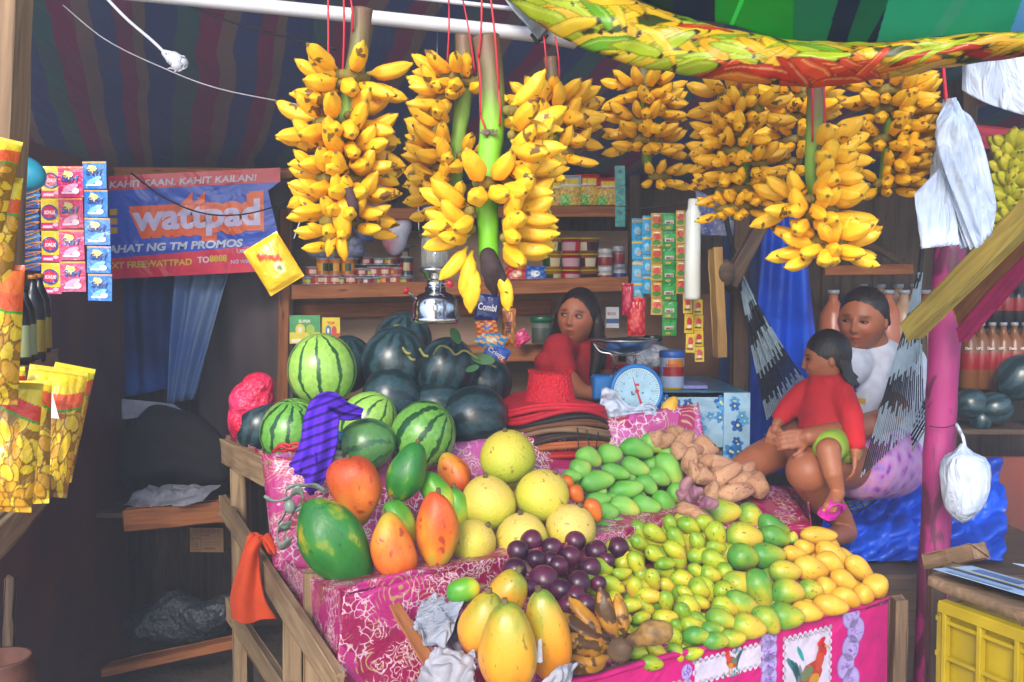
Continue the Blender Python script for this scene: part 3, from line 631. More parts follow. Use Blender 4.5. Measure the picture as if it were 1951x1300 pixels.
# ================================================================ fruit shapes: unit length along X, unit width
def fruit(prof, nx=20, ns=22, bend=0, ribs=0, ribamp=0, lump=0, ls=2.5, seed=0, dent=0, name='fruit', flat=1):
    bm = newbm(); rings = []
    for i in range(nx+1):
        t = i/nx; t = .5-.5*math.cos(PI*t); r = prof(t)
        if i in (0,nx): rings.append([bm.verts.new((t-.5, bend*math.sin(PI*t), 0))]); continue
        ring = []
        for k in range(ns):
            a = 2*PI*k/ns; q = r*(1+ribamp*math.cos(ribs*a)); p_ = Vector((t-.5, q*math.cos(a), q*math.sin(a)*flat))
            if lump: p_ += p_.normalized()*lump*noise.noise(p_*ls+Vector((seed*7.3,seed,0)))
            ring.append(bm.verts.new(p_+Vector((0,bend*math.sin(PI*t),0))))
        rings.append(ring)
    for p_, q in zip(rings, rings[1:]):
        if len(p_)==1: [bm.faces.new((p_[0], q[k], q[(k+1)%ns])) for k in range(ns)]
        elif len(q)==1: [bm.faces.new((p_[(k+1)%ns], p_[k], q[0])) for k in range(ns)]
        else: [bm.faces.new((p_[(k+1)%ns], p_[k], q[k], q[(k+1)%ns])) for k in range(ns)]
    bmesh.ops.recalc_face_normals(bm, faces=bm.faces)
    for f in bm.faces: f.smooth = True
    me = bpy.data.meshes.new(name); bm.to_mesh(me); bm.free(); return me
def withmat(me, mat): me = me.copy(); me.materials.clear(); me.materials.append(mat); return me
ell_ = lambda t, p=.5: .5*max(0,4*t*(1-t))**p
mango_p = lambda t: ell_(t,.52)*(1+.16*math.cos(PI*t)) - (.02 if t>.93 else 0)
papaya_p = lambda t: ell_(t,.55)*(.80+.30*math.sin(PI*min(1,t*1.02)**1.9)) if t < .985 else .5*(4*t*(1-t))**.5*.5
pear_p = lambda t: ell_(t,.5)*(1+.05*math.cos(PI*t))
MANGO = [fruit(mango_p, bend=b, lump=.05, seed=i, ls=1.5) for i, b in enumerate((.05,.09,.02,.12))]
PAPAYA = [fruit(lambda t: ell_(t,.43)*(.80+.22*math.sin(PI*t**1.5)), 26, 40, 0, 5, .03, .06, 1.6, 1), fruit(lambda t: ell_(t,.40)*(.84+.13*math.sin(PI*t**1.6)+.06*math.cos(PI*t)), 26, 40, .03, 5, .022, .07, 1.8, 2),
          fruit(lambda t: ell_(t,.40)*(.92-.08*math.cos(PI*t)), 26, 40, .02, 5, .02, .10, 2, 3)]
ROUND = [fruit(pear_p, 22, 30, lump=.03, ls=1.6, seed=i) for i in range(3)]
MELON = [fruit(lambda t: ell_(t,.5), 26, 36, lump=.02, ls=1.5, seed=i) for i in range(2)]
YAM = [fruit(lambda t: ell_(t,.62)*(1+.2*math.cos(PI*t*1.3)), 26, 26, b, lump=.16, ls=2.0, seed=i+3) for i, b in enumerate((.10,.2,-.05,.02))]
def fruitmat(name, stops, spots=None, th=.68, rough=.38, ns=1.5, nw=.5, grad=1.0, bump=.08, rnd=.25, sscale=9, bloom=None, coat=.0, gofs=0, fine=None):
    """colour ramp driven by place along the fruit, noise and a value of its own for every fruit"""
    n = NB(name, rough, spec=.45, coat=coat); v = n.coord(); vr = n.coord(rnd=True)
    f = n.math('MULTIPLY_ADD', n.sep(v,0), grad, .5+gofs); f = n.math('ADD', f, n.math('MULTIPLY', n.math('SUBTRACT', n.noise(vr, ns, 3), .5), nw*2)); f = n.math('ADD', f, n.math('MULTIPLY', n.math('SUBTRACT', n.rnd(), .5), rnd*2))
    c = n.ramp(f, stops)
    if fine: c = n.mix(n.ramp(n.noise(vr, 60, 2), [(.58,0.),(.7,.5)]), c, fine)
    if spots:
        s_ = n.noise(vr, sscale, 5, .6); c = n.mix(n.ramp(s_, [(th-.03,0.),(th+.02,.9)]), c, spots)
        s2 = n.noise(n.coord(rnd=True, scale=(1,1,1)), sscale*4, 2); c = n.mix(n.ramp(s2, [(.70,0.),(.74,.7)]), c, spots)
    if bloom: c = n.mix(n.ramp(n.noise(vr, 2.2, 2), [(.4,0.),(.7,.45)]), c, bloom)
    n.col(c); n.bump(n.noise(vr, 22, 3), bump, .02)
    n.b.inputs['Subsurface Weight'].default_value = 0.0
    return n.m
M_GREEN = fruitmat('green_mango_skin', [(0,'#449a2c'),(.45,'#6cae3a'),(.75,'#88bc4a'),(1,'#b4be4a')], '#4a5a22', .70, .5, fine='#84ba60', bloom='#7fae6a')
M_TURN = fruitmat('turning_mango_skin', [(0,'#4a8a34'),(.3,'#80a02c'),(.6,'#b8b030'),(.9,'#cfae38')], '#5a3c18', .66, .42, nw=.6, rnd=.35)
M_SMALL = fruitmat('small_mango_skin', [(0,'#6a9420'),(.3,'#9cae22'),(.65,'#c0b826'),(.95,'#ccaa2e')], '#3a2a12', .66, .36, nw=.45, rnd=.3, sscale=6)
M_RIPE = fruitmat('ripe_mango_skin', [(0,'#d8a42c'),(.5,'#e4b43a'),(.9,'#dc9a28')], '#7a4a18', .68, .44, nw=.5)
M_ORANGE = fruitmat('orange_fruit_skin', [(0,'#c9601a'),(.6,'#d6721e'),(1,'#b34a14')], '#6a2410', .68, .4)
M_PGREEN = fruitmat('green_papaya_skin', [(0,'#1a5c22'),(.45,'#28742a'),(.60,'#34802c'),(.68,'#8a9a28'),(.76,'#c8a820')], '#174f1c', .66, .38, ns=2.6, nw=.6, rnd=.0, coat=.05, grad=.22)
M_PYG = fruitmat('yellowing_papaya_skin', [(0,'#3d8f28'),(.5,'#6aa52c'),(.75,'#b8c22c'),(1,'#e0a028')], '#3f5a1c', .76, .34, nw=.5, rnd=.05)
M_PORANGE = fruitmat('orange_papaya_skin', [(0,'#b8a028'),(.2,'#d88a22'),(.45,'#dc701c'),(.8,'#cf541a'),(1,'#c8481c')], '#a8361e', .63, .45, ns=2.4, nw=.6, rnd=.1, sscale=4.5, fine='#d89a3a')
M_PYEL = fruitmat('ripe_papaya_skin', [(0,'#d8701a'),(.3,'#e0861e'),(.6,'#dc9a24'),(.85,'#b09a26'),(1,'#70882a')], '#7a6a1c', .66, .36, ns=1.6, nw=.45, rnd=.12, coat=.1, sscale=10, grad=-.8)
M_POMELO = fruitmat('pomelo_skin', [(0,'#a6b030'),(.4,'#c6bf3c'),(.7,'#d2bd48'),(1,'#d2b45c')], '#8a6a2c', .66, .5, ns=1.1, nw=.4, bump=.22, rnd=.3, fine='#c8c040')
M_STAR = fruitmat('star_apple_skin', [(0,'#2c0c26'),(.5,'#3a0f2c'),(1,'#561a38')], '#1c0a16', .7, .34, coat=.15, rnd=.3)
M_YAM = fruitmat('sweet_potato_skin', [(0,'#ad7c5c'),(.5,'#c49672'),(1,'#a87660')], '#5f3424', .64, .75, ns=3, nw=.5, bump=.5)
M_ONION = fruitmat('purple_root_skin', [(0,'#7a4a62'),(.5,'#8f5f70'),(1,'#9a6a6a')], '#4a2a34', .7, .6)
def melon(name, light, dark, n_, wob, th, base2=None, rnd=0):
    m = NB(name, .3, coat=.15); v = m.coord(); vr = m.coord(rnd=True)
    w_ = m.add(v, m.noise(vr, 5.5, 4, .4, out=1), wob); w_ = m.add(w_, m.noise(vr, 20, 2, out=1), wob*.35)
    an = m.math('ARCTAN2', m.sep(w_,1), m.sep(w_,2)); s_ = m.math('SINE', m.math('MULTIPLY', an, n_))
    c = m.mix(m.ramp(s_, [(th-.1,0.),(th+.12,1.)]), m.mix(m.ramp(m.noise(vr, 16, 4), [(.35,0.),(.7,1.)]), light, base2 or light), dark)
    m.col(c); m.b.inputs['Roughness'].default_value = .32; return m.m
M_WM1 = melon('striped_melon_rind', '#86b84a', '#27562a', 9, .10, .80, '#a2c860'); M_WM2 = melon('marbled_melon_rind', '#5a9a3a', '#1c4a26', 9, .17, .55, '#7cb04e')
M_WMD = fruitmat('dark_melon_rind', [(0,'#15292e'),(.6,'#1c3438'),(1,'#26443c')], '#101c22', .7, .33, coat=.2, nw=.4, bloom='#3c5660')
M_WMD = melon('dark_melon_rind2', '#22393e', '#15282d', 8, .2, .1, '#34505a')
M_WMG = melon('dull_green_melon_rind', '#4f7f44', '#2f5f38', 7, .2, .75, '#5c8f50')
def axis(ang, tilt=0, roll=0):
    a, t = R(ang), R(tilt); x = Vector((math.cos(a)*math.cos(t), -math.sin(t), math.sin(a)*math.cos(t)))
    m = frame(Vector((0,0,0)), x, Vector((.1,.3,1)).normalized()) if abs(x.z) < .9 else frame(Vector((0,0,0)), x, Vector((0,1,0)))
    return m @ Matrix.Rotation(R(roll),4,'X')
def lay(name, me, mat, px, py, pl, ang, Lp, Wp, label, cat, group=None, tilt=0, roll=None, lift=.5, Y=None):
    """a fruit whose centre is seen at (px,py), resting on plane pl; sizes in photo pixels"""
    c0 = hit(px, py, pl) if Y is None else P(px, py, Y)
    k = c0.y/F; Lm, Wm = Lp*k, Wp*k
    key = (me.name, mat.name)
    if key not in lay.c: lay.c[key] = withmat(me, mat)
    M = Matrix.Translation(c0) @ axis(ang, tilt, random.uniform(0,360) if roll is None else roll) @ Matrix.Diagonal((Lm,Wm,Wm,1))
    return tag(O(name, lay.c[key], None, None, M), label, cat, group)
lay.c = {}
def c5(x, y): return 860+x/2.5, 780+y/2.5
def c4(x, y): return 400+x/2.5, 780+y/2.5
def c6(x, y): return 1300+x/2.997, 880+y/2.997
def lift(pl, h): return (pl[0]+Vector((0,0,h)), pl[1])
PT = lift(PAP, .06)
# green mangoes
GM = [(612,283,10,105,100),(655,235,-30,130,90),(753,213,0,122,100),(880,195,-15,165,95),(955,168,-25,120,90),(1040,225,-35,110,80),(785,300,-15,140,75),(695,345,5,165,100),(875,272,-20,140,85),(985,330,-25,120,85),
 (1040,285,-60,170,110),(925,365,-30,115,85),(830,380,10,165,90),(1085,408,-45,125,95),(700,430,0,130,70),(820,470,-15,150,95),(925,455,-10,145,95),(1015,440,-30,125,90),(745,490,0,110,90),(905,530,0,110,60),(1000,510,0,100,50),(710,560,0,110,50),(810,545,-5,120,55),(570,320,0,100,60),
 (760,430,0,100,70),(880,420,0,100,70),(690,390,0,100,70),(1060,350,-40,100,80),(960,270,-20,110,80),(830,330,0,100,80),(600,340,0,90,70)]
gmp = plane((1130,1010,2.74),(1310,960,2.98),(1230,830,3.12))
for i, (x, y, a, l, w_) in enumerate(GM):
    px, py = c5(x, y); top = y < 250
    lay('green_mango', MANGO[i%4], M_GREEN, px, py, gmp if i < 24 else lift(gmp,-.05), a, l/2.5*1.06, w_/2.5*1.04, 'green mango on top of the green heap beside the sweet potatoes' if top else ('green mango in the middle of the green heap' if y<440 else 'green mango in the lowest rows of the green heap behind the tray edge'), 'mango', 'green mangoes heaped in the upper tray', random.uniform(-15,15))
lab3 = ['topmost orange-brown fruit between pomelos and green mangoes','middle orange-brown fruit beside the green mangoes','lowest orange-brown fruit right of the pomelos']
for i, (x, y, a, l, w_) in enumerate(((548,355,-60,90,70),(595,405,-60,95,80),(675,482,-60,125,85))):
    px, py = c5(x, y); lay('orange_fruit', MANGO[i%2], M_ORANGE, px, py, None, a, l/2.5, w_/2.5, lab3[i], 'fruit', Y=2.75-.04*i)
# sweet potatoes
YM = [(1070,115,0,85,75),(1118,165,60,125,78),(985,135,0,90,70),(1210,185,-20,110,80),(1140,250,80,125,65),(1145,300,95,100,50),(1270,262,-5,175,68),(1210,318,-30,95,75),(1290,330,40,190,80),(1180,240,0,90,60),(1090,200,0,80,70),(1225,250,0,90,70),(1390,290,30,95,75),(1395,300,50,120,80),(1460,365,-75,115,95),(1340,400,15,170,85),(1240,400,70,110,60),(1300,300,10,120,80),(1150,200,20,90,70),(1380,340,10,120,80),(1025,150,30,80,60)]
ymp = plane((1300,960,2.88),(1440,950,2.95),(1340,830,3.14))
yl = ['small brown root at the back of the sweet potatoes','upright oval sweet potato near the green mangoes','sweet potato half hidden behind the top green mango']
for i, (x, y, a, l, w_) in enumerate(YM):
    px, py = c5(x, y); lay('sweet_potato', YAM[i%4], M_YAM, px, py, ymp, a, l/2.5*1.18, w_/2.5*1.22, 'brown sweet potato in the %s of the heap beside the green mangoes' % ('back' if y<230 else 'middle' if y<330 else 'front'), 'sweet potato', 'sweet potatoes heaped at the right of the tray', random.uniform(-20,20))
for i, (x, y, a, l, w_) in enumerate(((1120,360,60,80,60),(1100,400,0,60,50),(1150,420,40,70,50),(1130,485,0,105,70),(1190,515,-20,110,70),(1040,545,0,100,70),(985,600,0,90,60),(1165,390,0,60,60),(1230,450,0,80,60),(1085,540,20,90,60))):
    px, py = c5(x, y); lay('purple_root', YAM[i%4], M_ONION if i in (0,1,2,7,8) else M_YAM, px, py, None, a, l/2.5*1.1, w_/2.5*1.1, 'small purplish root in the gap below the sweet potatoes' if i in (0,1,2,7,8) else 'dull brown root behind the yellow-green mangoes', 'root vegetable', 'roots between green mangoes and sweet potatoes', Y=2.86-.01*i)
# pomelos
PL = [(268,228,258,2.78,'large pale yellow pomelo crowning the pomelo pile'),(172,445,262,2.66,'pale pomelo below left of the topmost one'),(438,410,250,2.68,'bright yellow pomelo below right of the topmost one'),(100,635,225,2.5,'yellow-green pomelo at the front left beside the orange papaya'),
      (335,610,240,2.56,'yellow-green pomelo in the middle of the front row behind dark star apples'),(568,565,235,2.62,'yellow-green pomelo at the right of the front row'),(310,470,200,2.84,'pomelo hidden in the gap under the three upper ones'),(290,350,180,2.95,'pale pomelo just seen behind the two middle ones'),(130,330,150,3.0,'pale pomelo far back beside the red-orange papaya')]
for i, (x, y, d, Y, l) in enumerate(PL):
    px, py = c5(x, y); lay('pomelo', ROUND[i%3], M_POMELO, px, py, None, 70+random.uniform(-30,30), d/2.5, d/2.5*1.04, l, 'pomelo', 'pomelos piled in the tray', 10, Y=Y)
# papayas in the upper tray
PP = [(600,640,126,500,300,2.32,0,M_PGREEN,'largest glossy green papaya lying at the tray corner'),(697,392,102,330,255,2.52,2,M_PORANGE,'blotched orange papaya standing behind the big green one'),(866,648,-76,310,210,2.32,2,M_PORANGE,'red-spotted orange papaya right of the big green one'),
 (1076,575,86,375,218,2.38,1,M_PORANGE,'tall orange papaya leaning at the tray edge beside pomelos'),(935,302,-110,300,190,2.56,0,M_PGREEN,'slim bright green papaya with yellow flecks standing in the middle'),(1160,300,-60,200,155,2.78,2,M_PORANGE,'small red-orange papaya behind the green ones'),
 (1080,395,-55,230,140,2.6,1,M_PYG,'yellowing green papaya behind the tall orange one'),(905,540,-70,240,160,2.5,1,M_PYG,'half hidden yellow-green papaya between two orange ones'),(1180,470,-80,200,120,2.62,1,M_PYG,'dark green papaya wedged behind the tall orange one')]
for x, y, a, l, w_, Y, k, m, lb in PP:
    px, py = c4(x, y); lay('papaya', PAPAYA[k], m, px, py, None, a, l/2.5, w_/2.5, lb, 'papaya', 'papayas in the upper tray', 5, 30, Y=Y)
# ripe papayas in front
for x, y, a, l, w_, Y, k, lb in ((268,1150,-87,490,285,1.86,0,'largest ripe papaya, orange-yellow, at the very front'),(150,1030,-100,340,235,1.97,0,'ripe yellow-orange papaya behind left of the largest one'),(455,1085,-80,480,232,1.96,0,'yellow-green papaya leaning right of the largest one'),(265,880,-115,260,200,2.12,1,'yellow papaya topped with green behind the three big ones'),(55,860,8,165,125,2.1,1,'dull green papaya lying on newspaper at the left')):
    px, py = c5(x, y); lay('papaya', PAPAYA[k], M_PYEL if k==0 or y>870 else M_PYG, px, py, None, a, l/2.5, w_/2.5, lb, 'papaya', 'ripe papayas at the front of the stall', -8, 10, Y=Y)
# star apples
sa = [(382,627,110),(315,675,106),(478,660,104),(588,628,104),(690,675,108),(795,660,106),(405,715,96),(568,700,104),(510,745,100),(660,755,108),(300,765,120),(440,815,150),(605,830,125),(590,890,105),(640,930,105),(560,935,100),(740,720,80),(370,850,90),(520,860,110),(470,720,90),(700,830,80)]
for i, (x, y, d) in enumerate(sa):
    px, py = c5(x, y); Y = 2.53-.34*(y-627)/300 + .0003*(x-500); lay('star_apple', ROUND[i%3], M_STAR, px, py, None, random.uniform(0,180), d/2.5, d/2.5, 'dark purple star apple in the %s of the pile before the pomelos' % ('top row' if y<690 else 'middle' if y<800 else 'shaded lower part'), 'star apple', 'dark star apples piled in front of the pomelos', Y=Y)
# small yellow-green mangoes: two dense layers over the slope
sm = []
poly = [(655,890),(700,760),(850,600),(1000,560),(1130,520),(1250,560),(1330,700),(1330,1000),(1180,1160),(980,1215),(860,1190),(770,960)]
def inside(x, y, pg):
    r = False; n = len(pg)
    for i in range(n):
        x1,y1 = pg[i]; x2,y2 = pg[i-1]
        if (y1>y) != (y2>y) and x < (x2-x1)*(y-y1)/(y2-y1)+x1: r = not r
    return r
def pack(pg, n, dx, dy, seed, tries=4000):
    rs = random.Random(seed); out = []
    xs = [q[0] for q in pg]; ys = [q[1] for q in pg]
    for _ in range(tries):
        x, y = rs.uniform(min(xs),max(xs)), rs.uniform(min(ys),max(ys))
        if inside(x,y,pg) and all(((x-a)/dx)**2+((y-b)/dy)**2 > 1 for a, b in out): out.append((x,y))
        if len(out) >= n: break
    return out
smp = plane((1180,1265,2.16),(1420,1180,2.40),(1330,975,2.84))
for lyr, (n, dx, dy, hh) in enumerate(((110,80,58,0),(85,80,60,-.03),(60,90,70,-.06))):
    for i, (x, y) in enumerate(pack(poly, n, dx, dy, 5+lyr)):
        px, py = c5(x, y); s_ = random.uniform(.85,1.15)*(1.06 if y>700 else 1.12)
        L_ = 112*s_; W_ = L_*random.uniform(.56,.68); ang = random.choice([-35,-25,-15,-60,0,10,-75])+random.uniform(-12,12)
        zone = 'along the tray edge by the star apples' if x < 800 else ('low on the slope above the printed cloth' if y > 950 else 'high on the slope' if y < 720 else 'in the middle of the slope')
        bad = lyr == 0 and random.random() < .05
        lay('small_mango', MANGO[i%4], M_SMALL, px, py, lift(smp,hh), ang, L_/2.5, W_/2.5, ('small yellow-green mango ' if lyr == 0 else 'half buried small yellow-green mango ')+zone, 'mango', 'small yellow-green mangoes heaped at the front', random.uniform(-25,25))
MM = [(225,285,0,205,130,1),(395,310,-30,150,120,1),(355,425,-10,200,145,1),(525,370,-30,190,120,1),(345,550,-10,170,140,1),(495,530,-5,200,135,1),(530,430,-20,170,110,1),(325,680,0,170,130,1),(445,725,-70,220,140,1),(350,810,-25,200,120,1),(590,630,-5,185,120,1),(600,750,0,185,130,1),(590,880,0,190,140,1),(225,905,-15,170,105,1),(380,940,-15,195,130,1),(480,905,-45,175,115,1),(730,735,0,135,105,1),
 (715,860,-5,165,108,2),(780,420,-5,210,95,2),(700,485,-10,115,85,2),(640,525,-10,135,82,2),(870,540,-35,220,120,2),(735,615,-20,205,130,2),(840,590,-35,175,110,2),(925,680,-30,155,105,2),(1020,620,-45,195,105,2),(820,715,0,112,110,2),(1100,715,-50,135,122,2),(1035,755,-30,115,105,2),(935,785,-20,155,105,2),(850,820,-5,185,112,2),(625,435,60,70,60,1),
 (240,740,-10,125,95,0),(85,1000,-5,150,95,1),(190,1020,-5,150,90,1),(290,1000,-5,140,90,1),(170,960,0,130,90,1),(60,930,-10,130,90,0),(40,820,-40,140,100,0),(100,720,-40,130,100,0),(160,640,-20,120,90,0),(250,830,-30,150,90,0),(180,560,-30,150,100,0)]
mp = plane((1320,1230,2.24),(1660,1120,2.60),(1380,970,2.90))
for i, (x, y, a, l, w_, k) in enumerate(MM):
    px, py = c6(x, y); m = (M_SMALL, M_TURN, M_RIPE)[k]
    lb = ('small mango where the small and large mangoes meet','large mango ripening from green to yellow, %s' % ('high on the heap' if y<560 else 'in the middle of the heap' if y<800 else 'in the bottom row above the printed cloth'), 'ripe orange-yellow mango %s' % ('at the top of the right end of the heap' if y<560 else 'in the middle of the right end of the heap' if y<740 else 'in the bottom rows of the right end'))[k]
    lay('mango', MANGO[i%4], m, px, py, mp, a, l/2.997*1.12, w_/2.997*1.12, lb, 'mango', ('small yellow-green mangoes heaped at the front','large ripening mangoes','ripe mangoes at the right end')[k], random.uniform(-12,12))
for i, (x, y) in enumerate(pack([(160,350),(560,340),(900,520),(1110,700),(1040,820),(560,930),(200,1000)], 60, 130, 90, 9)):
    px, py = c6(x, y); k = 2 if x > 650 else 1
    lay('mango', MANGO[i%4], (M_SMALL, M_TURN, M_RIPE)[k], px, py, lift(mp,-.05), random.uniform(-50,10), 170/3, 115/3, ('','large mango under the top layer of ripening mangoes','ripe mango under the top layer at the right end')[k], 'mango', ('','large ripening mangoes','ripe mangoes at the right end')[k])
# watermelons on the rear tier
WMs = [(613,706,95,138,130,3.02,0,M_WM1,'pale striped watermelon perched on top at the left'),(556,822,80,125,118,2.88,1,M_WM2,'marbled green watermelon at the front left corner behind the red bow'),(700,805,60,120,110,2.98,0,M_WM1,'striped watermelon half hidden behind the purple cloth'),
 (500,815,70,105,100,3.05,0,M_WMD,'dark watermelon in the left corner beside the red bag'),(697,848,20,112,100,2.78,0,M_WMG,'dull green round melon behind the orange papaya'),(806,828,60,130,124,2.86,1,M_WM2,'green watermelon with stripes at its right side behind the slim papaya'),
 (660,695,80,110,100,3.35,0,M_WMD,'dark watermelon behind the pale striped one'),(752,690,80,135,125,3.2,1,M_WMD,'largest dark watermelon on top of the dark pile'),(745,760,10,110,120,3.1,0,M_WMD,'dark watermelon under the largest dark one'),(768,650,80,110,110,3.4,1,M_WMD,'dark watermelon with a dry curled stem at the top back'),
 (848,705,70,125,112,3.2,0,M_WMD,'dark watermelon with a long vine stem right of the tallest'),(905,795,10,125,120,3.05,1,M_WMD,'dark watermelon at the right end beside the hats'),(925,730,80,100,100,3.3,0,M_WMD,'dark watermelon behind the right-hand one under vine leaves'),(835,780,10,120,110,3.15,0,M_WMD,'dark watermelon in the middle of the lower row'),(600,790,10,100,100,3.2,0,M_WMD,'dark watermelon between the two striped ones')]
for px, py, a, l, w_, Y, k, m, lb in WMs: lay('watermelon', MELON[k], m, px, py, None, a, l*1.02, w_*1.02, lb, 'watermelon', 'watermelons on the rear tier', 0, 40, Y=Y)
VINE = simple('dry_vine', '#8f8a4a', .7, .3, 30); LEAF = simple('leaf', '#2f6a2c', .5, .3, 12)
vn = E('melon_vine', P(850,680,3.08), 'curling dry vine with leaves lying on the dark watermelons', 'vine')
rope('stem', [P(826,676,3.12),P(838,660,3.08),P(856,664,3.05),(P(868,676,3.03)),P(885,668,3.03),P(905,680,3.03),P(925,690,3.05),P(945,700,3.05)], .004, VINE, vn)
for (x, y, a, l, w_) in ((868,640,-60,36,18),(920,684,-10,50,22),(900,702,20,30,14)):
    bm = newbm(); blob(bm, Vector((0,0,0)), (.5,.5,.06)); me = bpy.data.meshes.new('leaf'); 
    q = O('leaf', bm, LEAF, vn, Matrix.Translation(P(x,y,3.04)) @ axis(a, 20) @ Matrix.Rotation(PI/2,4,'X') @ Matrix.Diagonal((l*3.04/F,w_*3.04/F,.02,1)), smooth=True)
tag(rope('dry_stem', [P(748,640,3.28),P(752,622,3.3),P(766,621,3.33),P(772,632,3.35)], .004, VINE), 'dry curled stem on the topmost dark watermelon', 'stem')
for i, (x, y) in enumerate(((766,660),(775,672),(800,665))): tag(rope('dry_stem', [P(x,y,3.12),P(x+8,y+12,3.08),P(x+16,y+14,3.08)], .005, VINE), 'dry pale stem scrap %s' % ['on the front of the largest dark watermelon','below the first on the dark watermelon','at the right shoulder of the largest dark watermelon'][i], 'stem')
# a mango resting on the back rim
lay('mango', MANGO[1], M_RIPE, 1276, 774, None, 55, 44, 30, 'single ripe mango sitting on the cloth rim below the scale', 'mango', Y=3.24, roll=0)

# ---- dry stem stubs on papayas and pomelos
STEM = simple('dry_stem_stub', '#6a5a34', .8, .4, 40, .5)
bm = newbm(); tube(bm, [(-.04,0,0),(.0,0,0),(.012,0,0)], [.010,.008,.006], 8); stub = bpy.data.meshes.new('stem'); bm.to_mesh(stub); bm.free(); stub.materials.append(STEM)
for o in [x for x in bpy.data.objects if x.name.startswith(('papaya','pomelo'))]:
    M = W(o); up = (M.to_3x3() @ Vector((1,0,0))); end = .495 if up.z > 0 else -.495
    p_ = M @ Vector((end, 0, 0)); d_ = (M @ Vector((end*1.1,0,0)))-p_
    O('stem', stub, None, o, frame(p_, p_+d_.normalized(), Vector((.3,1,.1)).normalized()))
# ================================================================ hanging banana bunches
def banana_mesh(seed, bend=.22, fat=.36, tiplen=.10):
    bm = newbm(); n, sg = 16, 20; rings = []
    rs = random.Random(seed)
    prof = [(0,.22),(.05,.24),(.12,.34),(.22,.78),(.35,.98),(.5,1.0),(.65,.97),(.78,.84),(.88,.55),(.93,.30),(.97,.22),(1.0,.17)]
    pts = []
    for t, r in prof:
        a = (t-.35)*bend*4; pts.append((t, r, Vector((t - .06*t*t*bend*4, 0, bend*(t**2)*.9 - bend*.25*t))))
    for i, (t, r, p_) in enumerate(pts):
        rr = fat/2*r
        rings.append([bm.verts.new(p_ + Vector((0, math.cos(2*PI*k/sg)*rr*(1+.09*math.cos(5*2*PI*k/sg)), math.sin(2*PI*k/sg)*rr*(1+.09*math.cos(5*2*PI*k/sg)))) + Vector((0,1,0))*noise.noise(Vector((t*3,seed,k*.0)))*.03) for k in range(sg)])
    for a, b in zip(rings, rings[1:]):
        for k in range(sg): bm.faces.new((a[k], a[(k+1)%sg], b[(k+1)%sg], b[k]))
    bm.faces.new(rings[0][::-1]); bm.faces.new(rings[-1])
    bmesh.ops.recalc_face_normals(bm, faces=bm.faces)
    for f in bm.faces: f.smooth = True
    me = bpy.data.meshes.new('banana'); bm.to_mesh(me); bm.free(); return me
def banmat(name, a, b, spots=.66, dark='#3a2412', green='#a8a82c'):
    n = NB(name, .42, spec=.4); v = n.coord(); vr = n.coord(rnd=True); x = n.sep(v,0)
    c = n.mix(n.ramp(n.noise(vr, 3, 3), [(.3,0.),(.7,1.)]), a, b)
    c = n.mix(n.ramp(x, [(.04,.7),(.16,0.)]), c, green)
    c = n.mix(n.ramp(n.noise(vr, 3.2, 5, .5), [(spots,0.),(spots+.03,.85)]), c, dark)
    c = n.mix(n.ramp(n.noise(n.coord(rnd=True, scale=(1,2.5,2.5)), 11, 3), [(.69,0.),(.73,.7)]), c, '#7a4a1a')
    c = n.mix(n.ramp(x, [(.905,0.),(.94,.85)]), c, '#4a3214')
    n.col(c).bump(n.noise(vr, 9, 3), .1, .02); return n.m
BM = [banmat('ripe_banana_skin', '#f4bc1c', '#eba812', .60), banmat('bright_banana_skin', '#f6c42a', '#edb01c', .63), banmat('small_banana_skin', '#ecb418', '#dc9e12', .62)]
BV = {(k, m): withmat(banana_mesh(k, (.16,.24,.32,.20)[k], (.33,.31,.34,.30)[k]), BM[m]) for k in range(4) for m in range(3)}
def stalkmat(name, c1, c2, z0, z1):
    n = NB(name, .5); z = n.sep(n.coord(), 2); f = n.math('DIVIDE', n.math('SUBTRACT', z, z0), z1-z0)
    f = n.math('ADD', f, n.math('MULTIPLY', n.math('SUBTRACT', n.noise(n.coord(scale=(1,1,.2)), 30, 3), .5), .35))
    c = n.ramp(f, [(.0,'#3a2a1c'),(.08,c1),(.6,c2),(.78,'#6a6a34'),(.95,'#6b4e38')]); n.col(c).bump(n.noise(n.coord(scale=(1,1,.15)), 60, 3), .4, .004); return n.m
